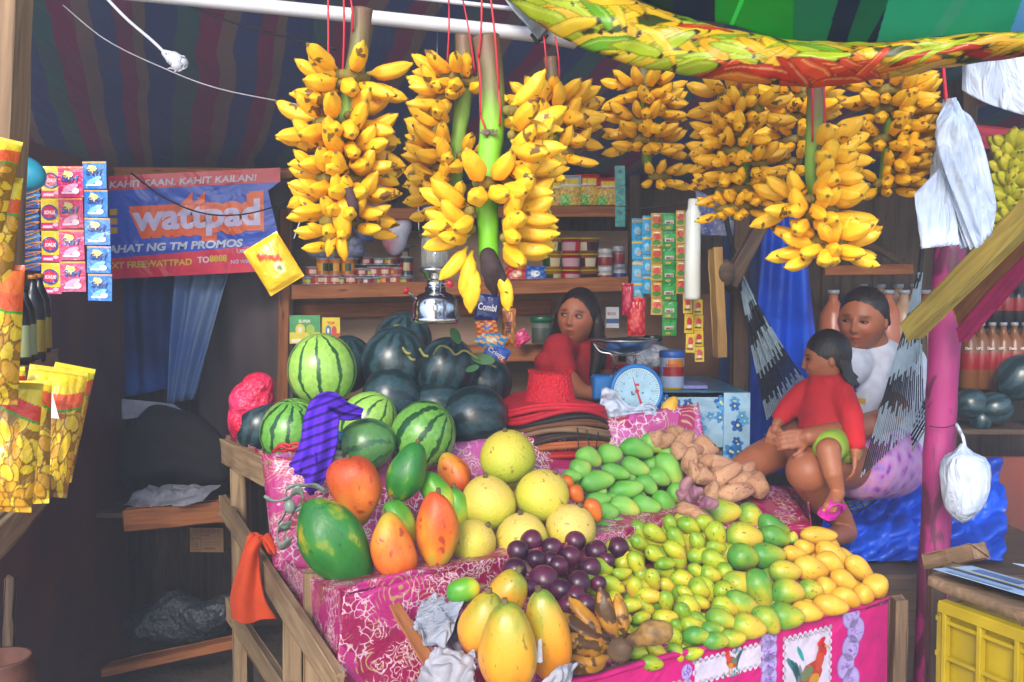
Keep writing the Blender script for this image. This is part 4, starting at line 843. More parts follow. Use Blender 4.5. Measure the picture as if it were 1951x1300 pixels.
def bunch(stalk, Y, hands, Lb, label, matk=0, green=('#6f9a24','#7fa83a'), sr=.014, strings=(), seed=0, spread=1.0, heart=False):
    rs = random.Random(seed*17+3); pts = spline([P(x,y,Y+(d if False else 0)) for x, y in stalk], 6)
    e = E('banana_bunch', pts[0].copy(), label, 'bananas', 'banana bunches hanging from the stall front')
    zs = [q.z for q in pts]
    rr = [sr*(1.15-.35*i/len(pts)) for i in range(len(pts))]
    bm = newbm(); tube(bm, pts, rr, 12)
    for v in bm.verts: v.co += Vector((noise.noise(v.co*30)*.002, noise.noise(v.co*30+Vector((5,0,0)))*.002, 0))
    O('stalk', bm, stalkmat('stalk_%d' % seed, *green, min(zs), max(zs)), e, smooth=True)
    CR = simple('banana_crown', '#8a7a2c', .7, .4, 30, .4) if 'CR' not in bunch.c else bunch.c['CR']; bunch.c['CR'] = CR
    for (hx, hy, n_, facing, width, sc) in hands:
        # where on the stalk
        tgt = P(hx, hy, Y); j = min(range(len(pts)), key=lambda k: abs(pts[k].z-tgt.z)); c0 = pts[j]
        base = Vector((tgt.x, c0.y, tgt.z)); fz = R(facing)            # facing: 0 = towards camera, 90 = right
        fd = Vector((math.sin(fz), -math.cos(fz), 0)); side = Vector((math.cos(fz), math.sin(fz), 0))
        base = base + fd*(sr*.8); sc *= (.92 if seed in (5,6,7,9) else .90 if seed in (1,2) else .96)
        bm = newbm(); limb(bm, [base - side*.022*width, base + fd*.008, base + side*.022*width], [.010,.014,.010], 8)
        O('crown', bm, CR, e, smooth=True)
        for r_ in range(2):
            m = n_//2 + (n_%2 if r_==0 else 0)
            for q in range(m):
                u = (q-(m-1)/2)/max(1,(m-1)/2) if m > 1 else 0
                yaw = u*46*width*spread + rs.uniform(-7,7); pit = (-20 if r_==0 else 13) - abs(u)*8 + rs.uniform(-8,8)
                d = (fd*math.cos(R(yaw)) + side*math.sin(R(yaw)))*math.cos(R(pit)) + Vector((0,0,1))*math.sin(R(pit))
                if r_ == 1: d = (d+Vector((0,0,.12))).normalized()
                st_ = base + side*u*.022*width + Vector((0,0,.010*(r_*2-1)))
                M = frame(st_, st_+d, Vector((0,0,1))) @ Matrix.Rotation(R(rs.uniform(-18,18)),4,'X') @ Matrix.Scale(Lb*sc*rs.uniform(.9,1.08),4)
                O('banana', BV[(rs.randrange(4), matk if rs.random() < .8 else (matk+1)%3)], None, e, M)
    for (x0,y0,x1,y1) in strings:
        bm = newbm(); tube(bm, spline([P(x0,y0,Y-.03), P((x0+x1)/2+2,(y0+y1)/2,Y-.035), P(x1,y1,Y-.02)], 4), .0022, 6)
        tag(O('red_string', bm, REDSTR, smooth=True), ('red string above the '+' '.join(label.replace('hanging ','').split()[:11])), 'string', 'red strings of the banana bunches')
    return e
bunch.c = {}
def H(x, y, n=7, f=0, w=1., s=1.): return (x, y, n, f, w, s)
bunch([(690,18),(684,90),(668,180),(658,260),(650,350),(648,440),(650,492)], 2.0, [H(664,148,7,35,1.5),H(652,165,4,-50,.9),H(630,235,7,-45,1.3),H(662,225,5,68,1.,1.05),H(664,262,5,58,.9,1.05),H(640,290,7,-55,1.2,.95),H(664,302,7,50,1.3,.98),H(664,345,7,55,1.2,.95),H(634,342,6,-60,1.1,.92),
  H(640,385,6,-50,1.2,.88),H(662,388,6,60,1.,.88),H(640,422,6,-60,1.2,.8),H(662,422,5,60,1.2,.8),H(645,455,4,-20,1.2,.66)], .112, 'large spotted hanging banana bunch nearest the pipe, leftmost in the row', 0, strings=((655,-12,652,152),(667,-12,672,60),(625,-12,622,205)), seed=1, sr=.019)
bunch([(884,68),(884,130),(882,200),(872,270),(868,340),(862,400)], 2.28, [H(868,150,8,-55,1.3),H(895,160,5,20,1.),H(860,190,5,-65,1.),H(852,250,6,-65,1.1),H(850,285,8,-55,1.2),H(885,300,5,35,1.),H(850,320,6,-60,1.2),H(852,355,7,-55,1.2,.95),H(860,392,6,-40,1.2,.9)], .11, 'spotted banana bunch hanging second from the left, behind the tallest stalk', 0, strings=((855,-10,852,120),(880,-10,905,140)), seed=2, sr=.019)
bunch([(925,70),(935,140),(938,240),(932,300),(928,370),(930,440),(932,490),(938,520)], 1.86, [H(955,215,3,70,.8,1.),H(962,262,7,80,1.1,1.08),H(960,300,7,78,1.0,1.05),H(925,352,4,5,.8,1.1),H(950,345,5,72,1.,1.08),H(954,395,7,82,1.2,1.),H(954,425,6,75,1.2,1.),H(905,405,5,-62,.9,.98),H(950,455,6,75,1.1,.95),H(908,438,4,-65,.8,.9)], .108, 'tallest hanging banana bunch with a thick bright green stalk and withered tip', 1, green=('#6fc01c','#7dbb2c'), strings=((918,-12,912,110),(934,-12,950,170),(912,110,915,220),(950,170,952,240),(915,220,928,262)), seed=3, sr=.023)
bunch([(1048,110),(1055,180),(1062,260),(1066,320)], 2.3, [H(1052,200,8,20,1.3),H(1040,205,6,-60,1.,.95),H(1062,215,7,55,1.1,1.),H(1058,245,6,45,1.2,.95),H(1068,290,5,40,1.,.8),H(1056,325,4,-10,.8,.7)], .108, 'small open banana bunch hanging beside the white pipe end', 0, strings=((1036,70,1040,150),(1058,70,1066,150)), seed=4)
bunch([(1226,110),(1228,180),(1232,260),(1232,330)], 2.4, [H(1226,172,11,-25,1.5,.86),H(1238,176,7,50,1.1,.86),H(1240,205,9,45,1.3,.86),H(1222,235,9,-45,1.4,.84),H(1226,268,9,-25,1.5,.82),H(1242,272,8,45,1.2,.8),H(1252,338,8,30,1.2,.72)], .104, 'compact banana bunch hanging left of centre under the printed awning', 2, strings=((1212,105,1212,150),(1240,105,1242,160)), seed=5)
bunch([(1430,140),(1424,220),(1416,300),(1410,380),(1404,420)], 2.2, [H(1400,185,8,-50,1.3,.85),H(1424,210,8,20,1.2,.85),H(1398,228,8,-60,1.2,.83),H(1400,258,9,-30,1.4,.82),H(1396,290,9,-50,1.3,.8),H(1434,315,9,55,1.3,.8),H(1392,325,9,-55,1.2,.78),H(1400,362,9,-20,1.4,.72),H(1430,368,7,50,1.1,.7),H(1412,392,8,20,1.3,.62),H(1390,400,6,-40,1.,.62)], .106, 'dense banana bunch hanging above the plank with the knot', 2, strings=((1407,110,1407,200),), seed=6, sr=.018)
bunch([(1528,140),(1530,200),(1526,280)], 2.5, [H(1515,185,8,-40,1.3,.9),H(1545,190,7,55,1.1,.85),H(1512,225,8,-50,1.2,.85),H(1542,230,6,50,1.,.8),H(1512,268,7,-50,1.1,.8),H(1512,310,7,-55,1.1,.8)], .106, 'dull banana bunch hanging behind its brighter neighbour', 2, seed=7)
bunch([(1556,150),(1552,240),(1548,320),(1556,380),(1574,440),(1586,480)], 2.08, [H(1562,285,7,50,1.2,.95),H(1556,320,7,58,1.2,.98),H(1560,352,8,55,1.3,.95),H(1535,382,8,-55,1.3,.95),H(1568,400,8,55,1.2,.95),H(1545,412,4,-20,.8,.9),H(1572,460,9,-45,1.5,.92),H(1586,465,8,40,1.5,.88),H(1578,475,6,-5,1.5,.86)], .108, 'long banana bunch whose lowest hand fans out above the woman', 1, strings=((1546,118,1548,270),(1566,118,1572,275)), seed=8, sr=.017)
bunch([(1716,120),(1706,190),(1696,260),(1690,330),(1684,375)], 2.2, [H(1690,175,9,-20,1.5,.88),H(1716,190,8,50,1.2,.88),H(1684,212,7,-50,1.2,.85),H(1712,226,9,50,1.3,.88),H(1712,262,9,48,1.3,.85),H(1680,268,7,-50,1.2,.83),H(1708,296,9,45,1.3,.8),H(1700,328,9,35,1.4,.75),H(1688,352,8,10,1.4,.66)], .106, 'dense banana bunch hanging rightmost beside the plastic bags', 2, strings=((1684,118,1686,150),(1712,118,1716,165)), seed=9, sr=.018)
# withered tip and crownless scars of the tallest stalk
bm = newbm(); limb(bm, [P(930,488,1.84),P(938,510,1.83),P(936,540,1.84),P(944,560,1.85)], [.018,.02,.014,.007], 10); limb(bm, [P(925,500,1.83),P(918,520,1.83)], [.01,.006]); limb(bm,[P(945,505,1.83),P(958,525,1.83),P(962,545,1.83)],[.011,.008,.005])
e = bpy.data.objects['banana_bunch.002']; O('withered_tip', fuse(bm,.005,2), simple('withered','#3a2a2c',.8,.5,40,.6), e, smooth=True)
for (x, y, an, sc_) in ((900,478,-100,1.),(905,500,-95,1.05),(958,475,-20,.5),(950,515,-70,.8),(962,520,-85,.8),(890,470,-120,.9)):
    M = Matrix.Translation(P(x,y,1.84)) @ axis(an, 10) @ Matrix.Scale(.1*sc_,4); O('banana', BV[(1,1)], None, e, M)
bm = newbm()
for i in range(60):
    a_ = random.uniform(-1,1); h_ = random.choice((252,358)); p0 = P(930+a_*16, h_+random.uniform(-4,4), 1.83); blob(bm, p0+Vector((0,-.002,0)), .0032, sub=1)
O('scar_ring', bm, simple('dry_scar','#8a7d62',.8,.5,50), e, smooth=True)
bm = newbm(); limb(bm, [P(652,335,1.93),P(664,365,1.92),P(674,395,1.92),P(678,418,1.93)], [.006,.011,.012,.008], 10)
O('dried_flower_stalk', fuse(bm,.004,2), simple('withered2','#4a343c',.8,.5,40,.6), bpy.data.objects['banana_bunch'], smooth=True)
for k,(x,y,an,s_) in enumerate(((655,395,-92,1.1),(640,470,-110,.6),(650,470,-85,.66))): O('banana', BV[(2,0)], None, bpy.data.objects['banana_bunch'], Matrix.Translation(P(x,y-30,1.93)) @ axis(an,5) @ Matrix.Scale(.1*s_,4))
# over-ripe hand lying on the tray
M_OVER = banmat('overripe_banana_skin', '#b8801e', '#8a5a2a', .50, '#2f1d18', '#5a4a2c')
OV = [withmat(banana_mesh(10+k, .3, .34), M_OVER) for k in range(3)]
oh = E('overripe_banana_hand', P(1175,1235,2.1), 'over-ripe brown streaked banana hand lying below the star apples', 'bananas')
bm = newbm(); limb(bm, [P(1160,1232,2.1),P(1180,1238,2.07),P(1195,1222,2.1)], [.022,.03,.02]); O('crown', fuse(bm,.006,2), simple('crown_brown','#6a5038',.8,.5,30,.5), oh, smooth=True)
for (x,y,an,L_,t_) in ((1165,1225,165,.15,0),(1160,1240,178,.15,10),(1165,1250,190,.14,20),(1160,1232,172,.13,25),(1178,1215,120,.13,5),(1190,1215,100,.10,0),(1160,1215,150,.13,-15)):
    O('banana', OV[len(oh.children)%3 if False else int(x)%3], None, oh, Matrix.Translation(P(x,y,2.07)) @ axis(an,t_) @ Matrix.Scale(L_,4))
bm = newbm(); limb(bm, [P(1190,1226,2.08),P(1215,1218,2.07),P(1240,1206,2.06),P(1262,1204,2.06)], [.012,.018,.03,.026]); O('banana', fuse(bm,.005,2), simple('withered_banana','#a07a3c',.6,.5,28,.4,c2='#4a3222'), oh, smooth=True)
# ================================================================ pipe, lamp fitting, wires
tag(rope('white_pipe', [P(150,-22,2.5),P(600,22,2.5),P(1088,74,2.5)], .0185, PIPE, sm=6, seg=18), 'long white painted pipe across the top of the stall', 'pipe')
tag(rope('thin_bar', [P(760,-8,2.46),P(1090,30,2.46)], .006, PIPE, sm=0), 'thin white bar just above the long white pipe', 'bar')
bm = newbm(); lathe(bm, [(.0,0),(.026,0),(.028,.03),(.028,.085),(.02,.09),(0,.09)], 20); o = tag(O('pipe_sleeve', bm, simple('white_sleeve','#c9ccd6',.3,.2,20,.2), M=frame(P(1035,60,2.42), P(1095,72,2.42)) @ Matrix.Rotation(PI/2,4,'Y')), 'white wrapped sleeve at the right end of the pipe', 'sleeve')
lf = E('lamp_fitting', P(1000,25,2.42), 'tilted metal lamp fitting clamped above the pipe', 'lamp fitting')
beam('channel', P(965,-25,2.4), P(1040,62,2.38), .02, .05, GALV, lf, up=Vector((0,-.5,1))); beam('edge_strip', P(972,-25,2.385), P(1046,54,2.365), .006, .008, PIPE, lf)
beam('clip', P(1018,75,2.4), P(1040,60,2.4), .01, .03, simple('dark_clip','#2c2a2e',.6), lf)
tag(beam('hanging_beam', P(560,-90,2.12), P(1900,-70,2.32), .05, .05, WOOD_GREY), 'timber beam out of sight above the bunches', 'beam')
tag(rope('grey_wire', [P(120,10,2.9),P(200,75,2.9),P(300,125,2.95),P(420,170,3.0),P(600,205,3.1)], .0022, WHITECORD), 'thin grey wire sagging under the striped roof', 'wire')
tag(rope('dark_wire', [P(330,0,2.95),P(450,45,2.95),P(540,70,2.98),P(640,95,3.0)], .0035, BLACKCORD), 'dark wire under the striped roof behind the pipe', 'wire')
tag(rope('black_wire', [P(250,330,3.95),P(310,375,3.9),P(380,405,3.9),P(450,410,3.9),P(520,395,3.95),P(570,370,4.0)], .0035, BLACKCORD), 'black wire looping across the blue banner', 'wire')
cordk = E('knotted_cord', P(335,115,2.3), 'white cord hanging from above, ending in a frayed knot', 'cord')
rope('cord', [P(195,-12,2.3),P(240,35,2.3),P(290,78,2.3),P(318,105,2.3)], .0042, WHITECORD, cordk)
bm = newbm(); limb(bm, [P(315,102,2.3),P(330,112,2.3),P(348,120,2.3)], [.009,.018,.014]); blob(bm,P(338,126,2.29),.014); 
for i in range(26): q = P(335+random.uniform(-16,22), 116+random.uniform(-12,16), 2.29); d = Vector((random.uniform(-1,1),random.uniform(-1,0),random.uniform(-1,.6)))*.014; tube(bm, [q, q+d], [.002,.001], 5)
O('knot', bm, WHITECORD, cordk, smooth=True)
# ================================================================ pressure lantern
lan = E('pressure_lantern', P(830,618,2.9), 'shiny chrome pressure lantern with glass chimney hanging over the melons', 'lantern')
k_ = 2.9/F; zc = P(830,618,2.9); CHROME = NB('chrome', .16, metal=1).col('#c3c5c8'); CHROME.bump(CHROME.noise(CHROME.coord(), 30, 2), .15, .003); CHROME = CHROME.m
def L(name, prof, mat, seg=40): 
    bm = newbm(); lathe(bm, [(r*k_, (618-y)*k_) for r, y in prof], seg); O(name, bm, mat, lan, Matrix.Translation(zc))
L('tank', [(0,617),(40,617),(46,614),(46,606),(44,604),(43,585),(41,572),(34,562),(24,558),(20,556),(20,548)], CHROME)
L('collar', [(20,548),(17,546),(17,532),(21,530),(23,522),(30,518),(31,512),(27,510)], CHROME)
L('top_ring', [(27,452),(31,450),(31,444),(20,438),(16,425),(16,412),(30,408),(32,398),(12,385),(0,384)], CHROME)
gl = NB('lantern_glass', .05, spec=.5, trans=.9).col('#e8ecec'); L('chimney', [(26,512),(27,500),(27,460),(26,452),(25.4,452),(26.4,460),(26.4,500),(25.4,512)], gl.m)
bm = newbm()
for k in range(12): a = 2*PI*k/12; tube(bm, [(25.0*k_*math.cos(a),25.0*k_*math.sin(a),(618-511)*k_),(25*k_*math.cos(a),25*k_*math.sin(a),(618-451)*k_)], .0010, 5)
lathe(bm, [(5*k_,(618-505)*k_),(9*k_,(618-500)*k_),(9*k_,(618-482)*k_),(4*k_,(618-472)*k_)], 14); O('wire_guard', bm, STEEL, lan, Matrix.Translation(zc))
bm = newbm(); bmesh.ops.create_uvsphere(bm, u_segments=14, v_segments=8, radius=.012, matrix=Matrix.Diagonal((1,.6,1,1))); O('red_knob', bm, simple('red_plastic','#c0182c',.35,.15,20), lan, Matrix.Translation(P(857,541,2.86)), smooth=True)
rope('valve_stem', [P(842,541,2.88),P(857,541,2.86)], .003, STEEL, lan, 0); rope('pump_handle', [P(792,570,2.82),P(778,556,2.80)], .005, STEEL, lan, 0)
bm = newbm(); lathe(bm, [(.004,0),(.011,.010),(.011,.014),(0,.016)], 12); O('red_cap', bm, simple('red_plastic2','#c0182c',.35,.15,20), lan, Matrix.Translation(P(779,558,2.80)) @ axis(145) @ Matrix.Rotation(PI/2,4,'Y'), smooth=True)
rope('bail', [P(798,440,2.9),P(800,380,2.9),P(830,330,2.9),P(860,380,2.9),P(862,440,2.9)], .002, STEEL, lan); rope('hook_wire', [P(830,330,2.9),P(832,150,2.9),P(835,-40,2.9)], .0015, STEEL, lan, 0)
# ================================================================ printed awning at the upper right
rsA = np.random.RandomState(4)
def awning_col(U, V):
    """bunches of fruit printed on the lower band"""
    n = len(U); A = U*16; B = V*2.2
    c = np.tile(C('#4a5a20')[0], (n,1)); pal = C('#f0c818','#f8dc2c','#c4d820','#7fc024','#f09818','#e0501c','#f0c020','#d03a18')
    for i in range(230):
        u0, v0 = rsA.rand()*16.5-.3, rsA.rand()*2.3; L_, w_ = .7+.7*rsA.rand(), .13+.13*rsA.rand(); an = rsA.randn()*.45 + (.35 if u0 < 8 else -.2)
        dx, dy = A-u0, B-v0+.25*(A-u0)**2; a = dx*np.cos(an)+dy*np.sin(an); b = dy*np.cos(an)-dx*np.sin(an); d = (a/L_)**2+(b/w_)**2; k = d < 1
        warm = (u0 > 7.5 and v0 < 1.05) or rsA.rand() < .06
        p_ = pal[rsA.choice([4,5,6,7,0,5] if warm else [0,1,2,3,0,1,2])]; dk = p_*.25+np.array([.03,.01,0])
        c[k] = p_; e = k & (d > .72); c[e] = dk*.6+p_*.4; h = k & (b > w_*.25) & (b < w_*.5) & (abs(a) < L_*.6); c[h] = p_*.6+.4*np.array([.9,.85,.3])
        tip = k & (a > L_*.85); c[tip] = np.array([.07,.05,.02])
    return c
AWN = vmat('awning_print', .35, .5, 7, bd=.02, glow=.55)
def at_(L, u): k = u*(len(L)-1); i = min(int(k), len(L)-2); return L[i].lerp(L[i+1], k-i)
bot = spline([P(930,-30,1.95),P(1040,55,1.9),P(1150,108,1.85),P(1260,136,1.8),P(1400,156,1.75),P(1560,166,1.7),P(1700,148,1.66),P(1850,122,1.62),P(2040,96,1.58)], 8)
top = spline([P(1040,-70,1.95),P(1120,-40,1.9),P(1240,10,1.85),P(1350,45,1.8),P(1450,66,1.75),P(1580,80,1.7),P(1700,78,1.66),P(1850,66,1.62),P(2040,60,1.58)], 8)
def band(u, v):
    a, b = at_(bot,u), at_(top,u); p_ = a.lerp(b,v); bul = math.sin(PI*min(1,v*1.02))
    return p_ + Vector((0,-.05*bul**.7 - .012*noise.noise(Vector((u*14,v*3,0))),.004*noise.noise(Vector((u*30,v*4,0)))))
aw = E('printed_awning', P(1500,100,1.8), 'glossy awning sheet printed with fruit and green leaves, sagging at the top right', 'awning')
O('fruit_print_band', grid(band, 460, 60, awning_col, thick=.0015), AWN, aw)
def band_under(u, v): a, b = at_(bot,u), at_(top,u); return a.lerp(b,v)+Vector((0,.05*math.sin(PI*v)*.8,-.004))
def leaf_col(U, V):
    n = len(U); c = np.tile(C('#1c5a48')[0], (n,1)); X = U*10; 
    X2 = X+V*1.5
    g1, g2, g3, nv, pl = C('#1fc84a','#5af07a','#1c9a70','#2c4468','#a8d8f0')
    c[(X2<3.2)&(V>.35)] = g3; c[(X2<2.5)&(V<.4)] = nv*.9
    k = (X2>3.0)&(X2<3.9); c[k] = nv
    k = (X>3.9-.9*V)&(X<6.2-.2*V); c[k] = g1; k2 = k & (np.abs((X-4.3)-V*1.1)<.05); c[k2] = g2*1.1
    k3 = k & ((X-5.6)+V*1.1 > 0); c[k3] = g3*1.3; k = (X>6.2-.2*V)&(X<7.2); c[k] = nv; k = (X>6.6)&(X<7.0+V)&(V<.8); c[k] = g3
    k = (X>7.2-V*.5)&(X<9.4); c[k] = C('#3fd8a8')[0]; k = k&(np.abs(X-8.2-V*.8)<.12); c[k] = C('#6fd8b0')[0]; k = (X>9.2-V*.6); c[k] = pl
    k = (X2<2.8)&(np.abs(V-.62)<.12); c[k] = g1*.8
    return c
def canopy(u, v):
    a = at_(top,u); return a + Vector((-.05*v, -.55*v, .42*v - .05*math.sin(PI*v) + .015*noise.noise(Vector((u*6,v*3,7)))))
O('leaf_print_sheet', grid(canopy, 600, 130, leaf_col, thick=.0015), vmat('leaf_sheet', .35, .5, 5, bd=.02, glow=.8), aw)
tag(rope('awning_pole', [P(930,-60,1.98),P(2100,-260,1.6)], .018, WOOD_GREY, sm=0), 'pole above the awning out of sight', 'pole')
# white sheet at the upper right corner
tag(O('white_sheet', grid(lambda u,v: P(1835,118,2.6).lerp(P(2050,110,2.5),u)+Vector((0,-.1*math.sin(PI*u),-.17*v*math.sin(PI*min(1,u*.72+.12))**.8+.01*noise.noise(Vector((u*5,v*4,2))))), 40, 20, thick=.003), WHITEPL), 'white sheet bulging down at the upper right corner', 'sheet')
# ================================================================ hanging bundle of white plastic bags
bg = E('carrier_bags', P(1800,200,2.15), 'thick sheaf of folded white carrier bags hanging beside the rightmost bananas', 'plastic bags')
def leafbag(i, n):
    top_ = P(1806-i*.8,192,2.10+.006*i); Yd = 2.03+.013*i
    lb = P(1858-9.6*i, 474-.8*i+(4 if i%2 else 0), Yd); rb = P(1892-7.0*i, 440+2.0*i, Yd+.01); mid_r = P(1862-3.0*i, 250+3*i, Yd); mid_l = P(1790-1.0*i, 300, Yd)
    Lf = spline([top_, P(1790,225,Yd+.02), mid_l, lb], 5); Rt = spline([top_, P(1836-2*i,215,Yd+.02), mid_r, P(1896-5*i,370,Yd), rb], 5)
    def f(u, v):
        p_ = at_(Lf, v).lerp(at_(Rt, v), u)
        return p_ + Vector((.006*noise.noise(Vector((u*3+i,v*5,4))), -.028*math.sin(PI*u)*(1-.75*v)*(1 if i < 2 else .3) + .010*noise.noise(Vector((u*6+i*3,v*4,0)))*(1.6 if i < 2 else .5), .004*noise.noise(Vector((u*5,v*3+i,3)))))
    return f
for i in range(12): O('bag_sheet', grid(leafbag(i,12), 26, 30, thick=.0014), WHITEPL, bg)
def lowf(u, v): a = P(1742,385,2.06).lerp(P(1775,300,2.06),v); b = P(1815,468,2.04).lerp(P(1840,330,2.06),v); a2=P(1755,474,2.04); q = a2.lerp(P(1828,466,2.03),u).lerp(P(1742,370,2.06).lerp(P(1810,300,2.06),u),v); return q + Vector((0,.006*noise.noise(Vector((u*4,v*4,9))),0))
O('bag_sheet', grid(lowf, 16, 16, thick=.002), WHITEPL, bg)
tag(rope('red_string', [P(1796,112,2.12),P(1799,150,2.12),P(1803,192,2.12)], .004, REDSTR), 'red string holding the sheaf of white bags', 'string')
# ================================================================ pink post, braces, knotted white bag
def barkpost(name, pts, rs_, mat, label, cat='post'):
    bm = newbm(); tube(bm, spline(pts, 10), rs_ if not isinstance(rs_, tuple) else [rs_[0]+(rs_[1]-rs_[0])*i/(10*(len(pts)-1)) for i in range(10*(len(pts)-1)+1)], 20)
    for v in bm.verts: v.co += Vector((1,1,0))*noise.noise(v.co*7)*.006 + Vector((1,-1,0))*noise.noise(v.co*22)*.002
    return tag(O(name, bm, mat, smooth=True), label, cat)
n = NB('pink_painted_post', .45, spec=.4); v = n.coord(scale=(1,1,.35)); c = n.mix(n.ramp(n.noise(v, 6, 4), [(.42,0.),(.58,1.)]), '#a52e70', '#6a1e4c')
c = n.mix(n.ramp(n.noise(v, 16, 4, 1), [(.51,0.),(.58,.8)]), c, '#43202f'); c = n.mix(n.ramp(n.noise(v, 22, 3), [(.71,0.),(.74,.9)]), c, '#d8a07a'); n.col(c).bump(n.noise(v, 14, 4), .5, .01); PINKPOST = n.m
barkpost('pink_post', [Vector((P(1778,1060,2.9).x-.02,2.9,0)),P(1780,1060,2.9),P(1792,800,2.9),P(1806,560,2.9),P(1812,440,2.9),P(1816,330,2.9)], .046, PINKPOST, 'round pink painted post with peeling scars holding the white bag')
tag(beam('yellow_brace', P(1735,632,2.6), P(1990,378,2.15), .045, .058, WOOD_YEL, up=Vector((0,-.4,1))), 'yellow painted brace slanting across the pink post', 'beam')
tag(beam('brown_brace', P(1830,600,2.75), P(2010,400,2.3), .04, .075, WOOD_ORG, up=Vector((0,-.3,1))), 'orange-brown brace right behind the yellow one', 'beam')
tag(beam('pink_brace', P(1832,640,2.72), P(2010,440,2.3), .025, .045, WOOD_PINK, up=Vector((0,-.3,1))), 'bright pink brace lowest of the slanting beams', 'beam')
tag(beam('rose_beam', P(1845,258,3.3), P(2080,290,3.1), .04, .075, WOOD_RPINK), 'rose painted horizontal beam behind the sheaf of bags', 'beam')
tag(beam('brown_upright', P(1835,140,3.5), P(1840,480,3.5), .05, .10, WOOD_DARK, up=Vector((0,1,0))), 'dark upright behind the rose beam', 'post')
wb_ = E('tied_bag', P(1838,990,2.72), 'filled white plastic bag tied to the pink post', 'plastic bag')
bm = newbm(); 
pf = [(.004,846),(.008,852),(.018,862),(.034,870),(.042,885),(.044,905),(.042,930),(.037,950),(.029,968),(.019,982),(.010,992),(0,998)]
cx = P(1838,846,2.72).x
lathe(bm, [(r*1.55, P(1838,y,2.72).z) for r, y in pf[::-1]], 30, M=Matrix.Translation((cx,2.72,0)))
for v in bm.verts: v.co += Vector((noise.noise(v.co*14),noise.noise(v.co*14+Vector((9,0,0))),0))*.010 + Vector((.012*(1.3-v.co.z)*2 if False else 0,0,0)); a_=math.atan2(v.co.y-2.72,v.co.x-cx); v.co += Vector((math.cos(a_),math.sin(a_),0))*.0014*math.sin(a_*13) + Vector((-.010*max(0,1.1-v.co.z)*4,0,0))*0
O('bag_body', bm, WHITEPL, wb_, smooth=True); rope('tied_neck', [P(1838,850,2.72),P(1834,832,2.73),P(1822,808,2.78)], .005, WHITEPL, wb_)
rope('dark_twine', [P(1822,808,2.8),P(1800,815,2.83),P(1770,812,2.86)], .0015, BLACKCORD, wb_)
# ================================================================ right rear: bottles, melons, panel
tag(O('rust_panel', (lambda b: (box(b, (P(1900,900,3.9).x+.3, 3.95, P(1900,1010,3.9).z-.2), (1.35,.03,1.0), bev=.004), b)[1])(newbm()), REDBROWN), 'rust-brown panel below the bottles at the far right', 'panel')
bm = newbm(); box(bm, (P(1900,900,4.1).x+.3, 4.12, P(1900,806,4.1).z-.02), (1.35,.32,.02)); tag(O('side_counter', bm, WOOD_DARK), 'dark counter behind the rust-brown panel carrying melons', 'counter')
for i,(x,y,d,Y) in enumerate(((1850,770,60,4.02),(1895,778,62,4.0),(1942,720,85,4.05),(1990,770,70,4.02),(1870,800,40,4.0))): lay('watermelon', MELON[i%2], M_WMD, x, y, None, 20*i, d*1.1, d, 'dark melon on the far right counter, '+['leftmost by the pink post','in the middle','largest, standing highest','cut by the frame edge','lowest in front'][i], 'watermelon', Y=Y)
def bottle(r, h_, liquid, label_c, cap, lab=(.35,.62), neck=.3):
    bm = newbm(); prof = [(r*.85,0),(r,.012),(r,h_*lab[0]),(r*1.005,h_*lab[0]+.001),(r*1.005,h_*lab[1]),(r,h_*lab[1]+.001),(r*.95,h_*.70),(r*.6,h_*.80),(r*neck,h_*.88),(r*neck,h_*.955)]
    lathe(bm, prof, 18, [liquid,liquid,label_c,label_c,label_c,liquid,liquid,liquid,liquid]); a = bpy.data.meshes.new('b'); bm.to_mesh(a); bm.free(); a.materials.append(TIN)
    bm = newbm(); lathe(bm, [(r*neck*1.25,h_*.95),(r*neck*1.25,h_),(0,h_)], 16, [cap,cap,cap]); b = bpy.data.meshes.new('c'); bm.to_mesh(b); bm.free(); b.materials.append(TIN); return a, b
def putbottle(ms, x, y, Y, label, group, cat='bottle', z=None):
    p_ = P(x,y,Y); 
    if z is not None: p_.z = z
    e = E('bottle', p_, label, cat, group); M = Matrix.Translation(p_)
    O('bottle_body', ms[0], None, e, M); O('cap', ms[1], None, e, M); return e
soy = bottle(.042,.26,'#b88a50','#c8ccd0','#c8ccd2'); vin = bottle(.042,.30,'#b8905c','#c8203c','#c8ccd2',(.30,.55)); ket = bottle(.036,.22,'#3a1418','#c03050','#b81f2c'); 
SBR = 'bottle shelves at the far right'
tag(beam('bottle_shelf', P(1820,748,4.3), P(2060,748,4.25), .15, .03, WOOD_DARK), 'dark shelf under the red labelled bottles at the far right', 'shelf')
tag(beam('bottle_shelf', P(1820,630,4.42), P(2060,630,4.37), .12, .025, WOOD_DARK), 'dark upper shelf of bottles at the far right', 'shelf')
for i in range(8): putbottle(vin, 1846+i*21, 742, 4.22, 'pale brown bottle with red label in the lower row at the far right', SBR)
for i in range(8): putbottle(ket, 1850+i*22, 624, 4.36, 'dark red topped bottle in the upper row at the far right', SBR)
for i in range(6):
    pn = Panel(); pn.text('UFC' if i%2 else 'Datu', 0, -.01, .016, '#e8e0e4', 1, .03, center=True); o = O('bottle_print', pn.mesh(), PRINT, bpy.data.objects['bottle.%03d' % i] if i else bpy.data.objects['bottle'], pframe(P(1846+i*21,662,4.172), Vector((1,0,0))))
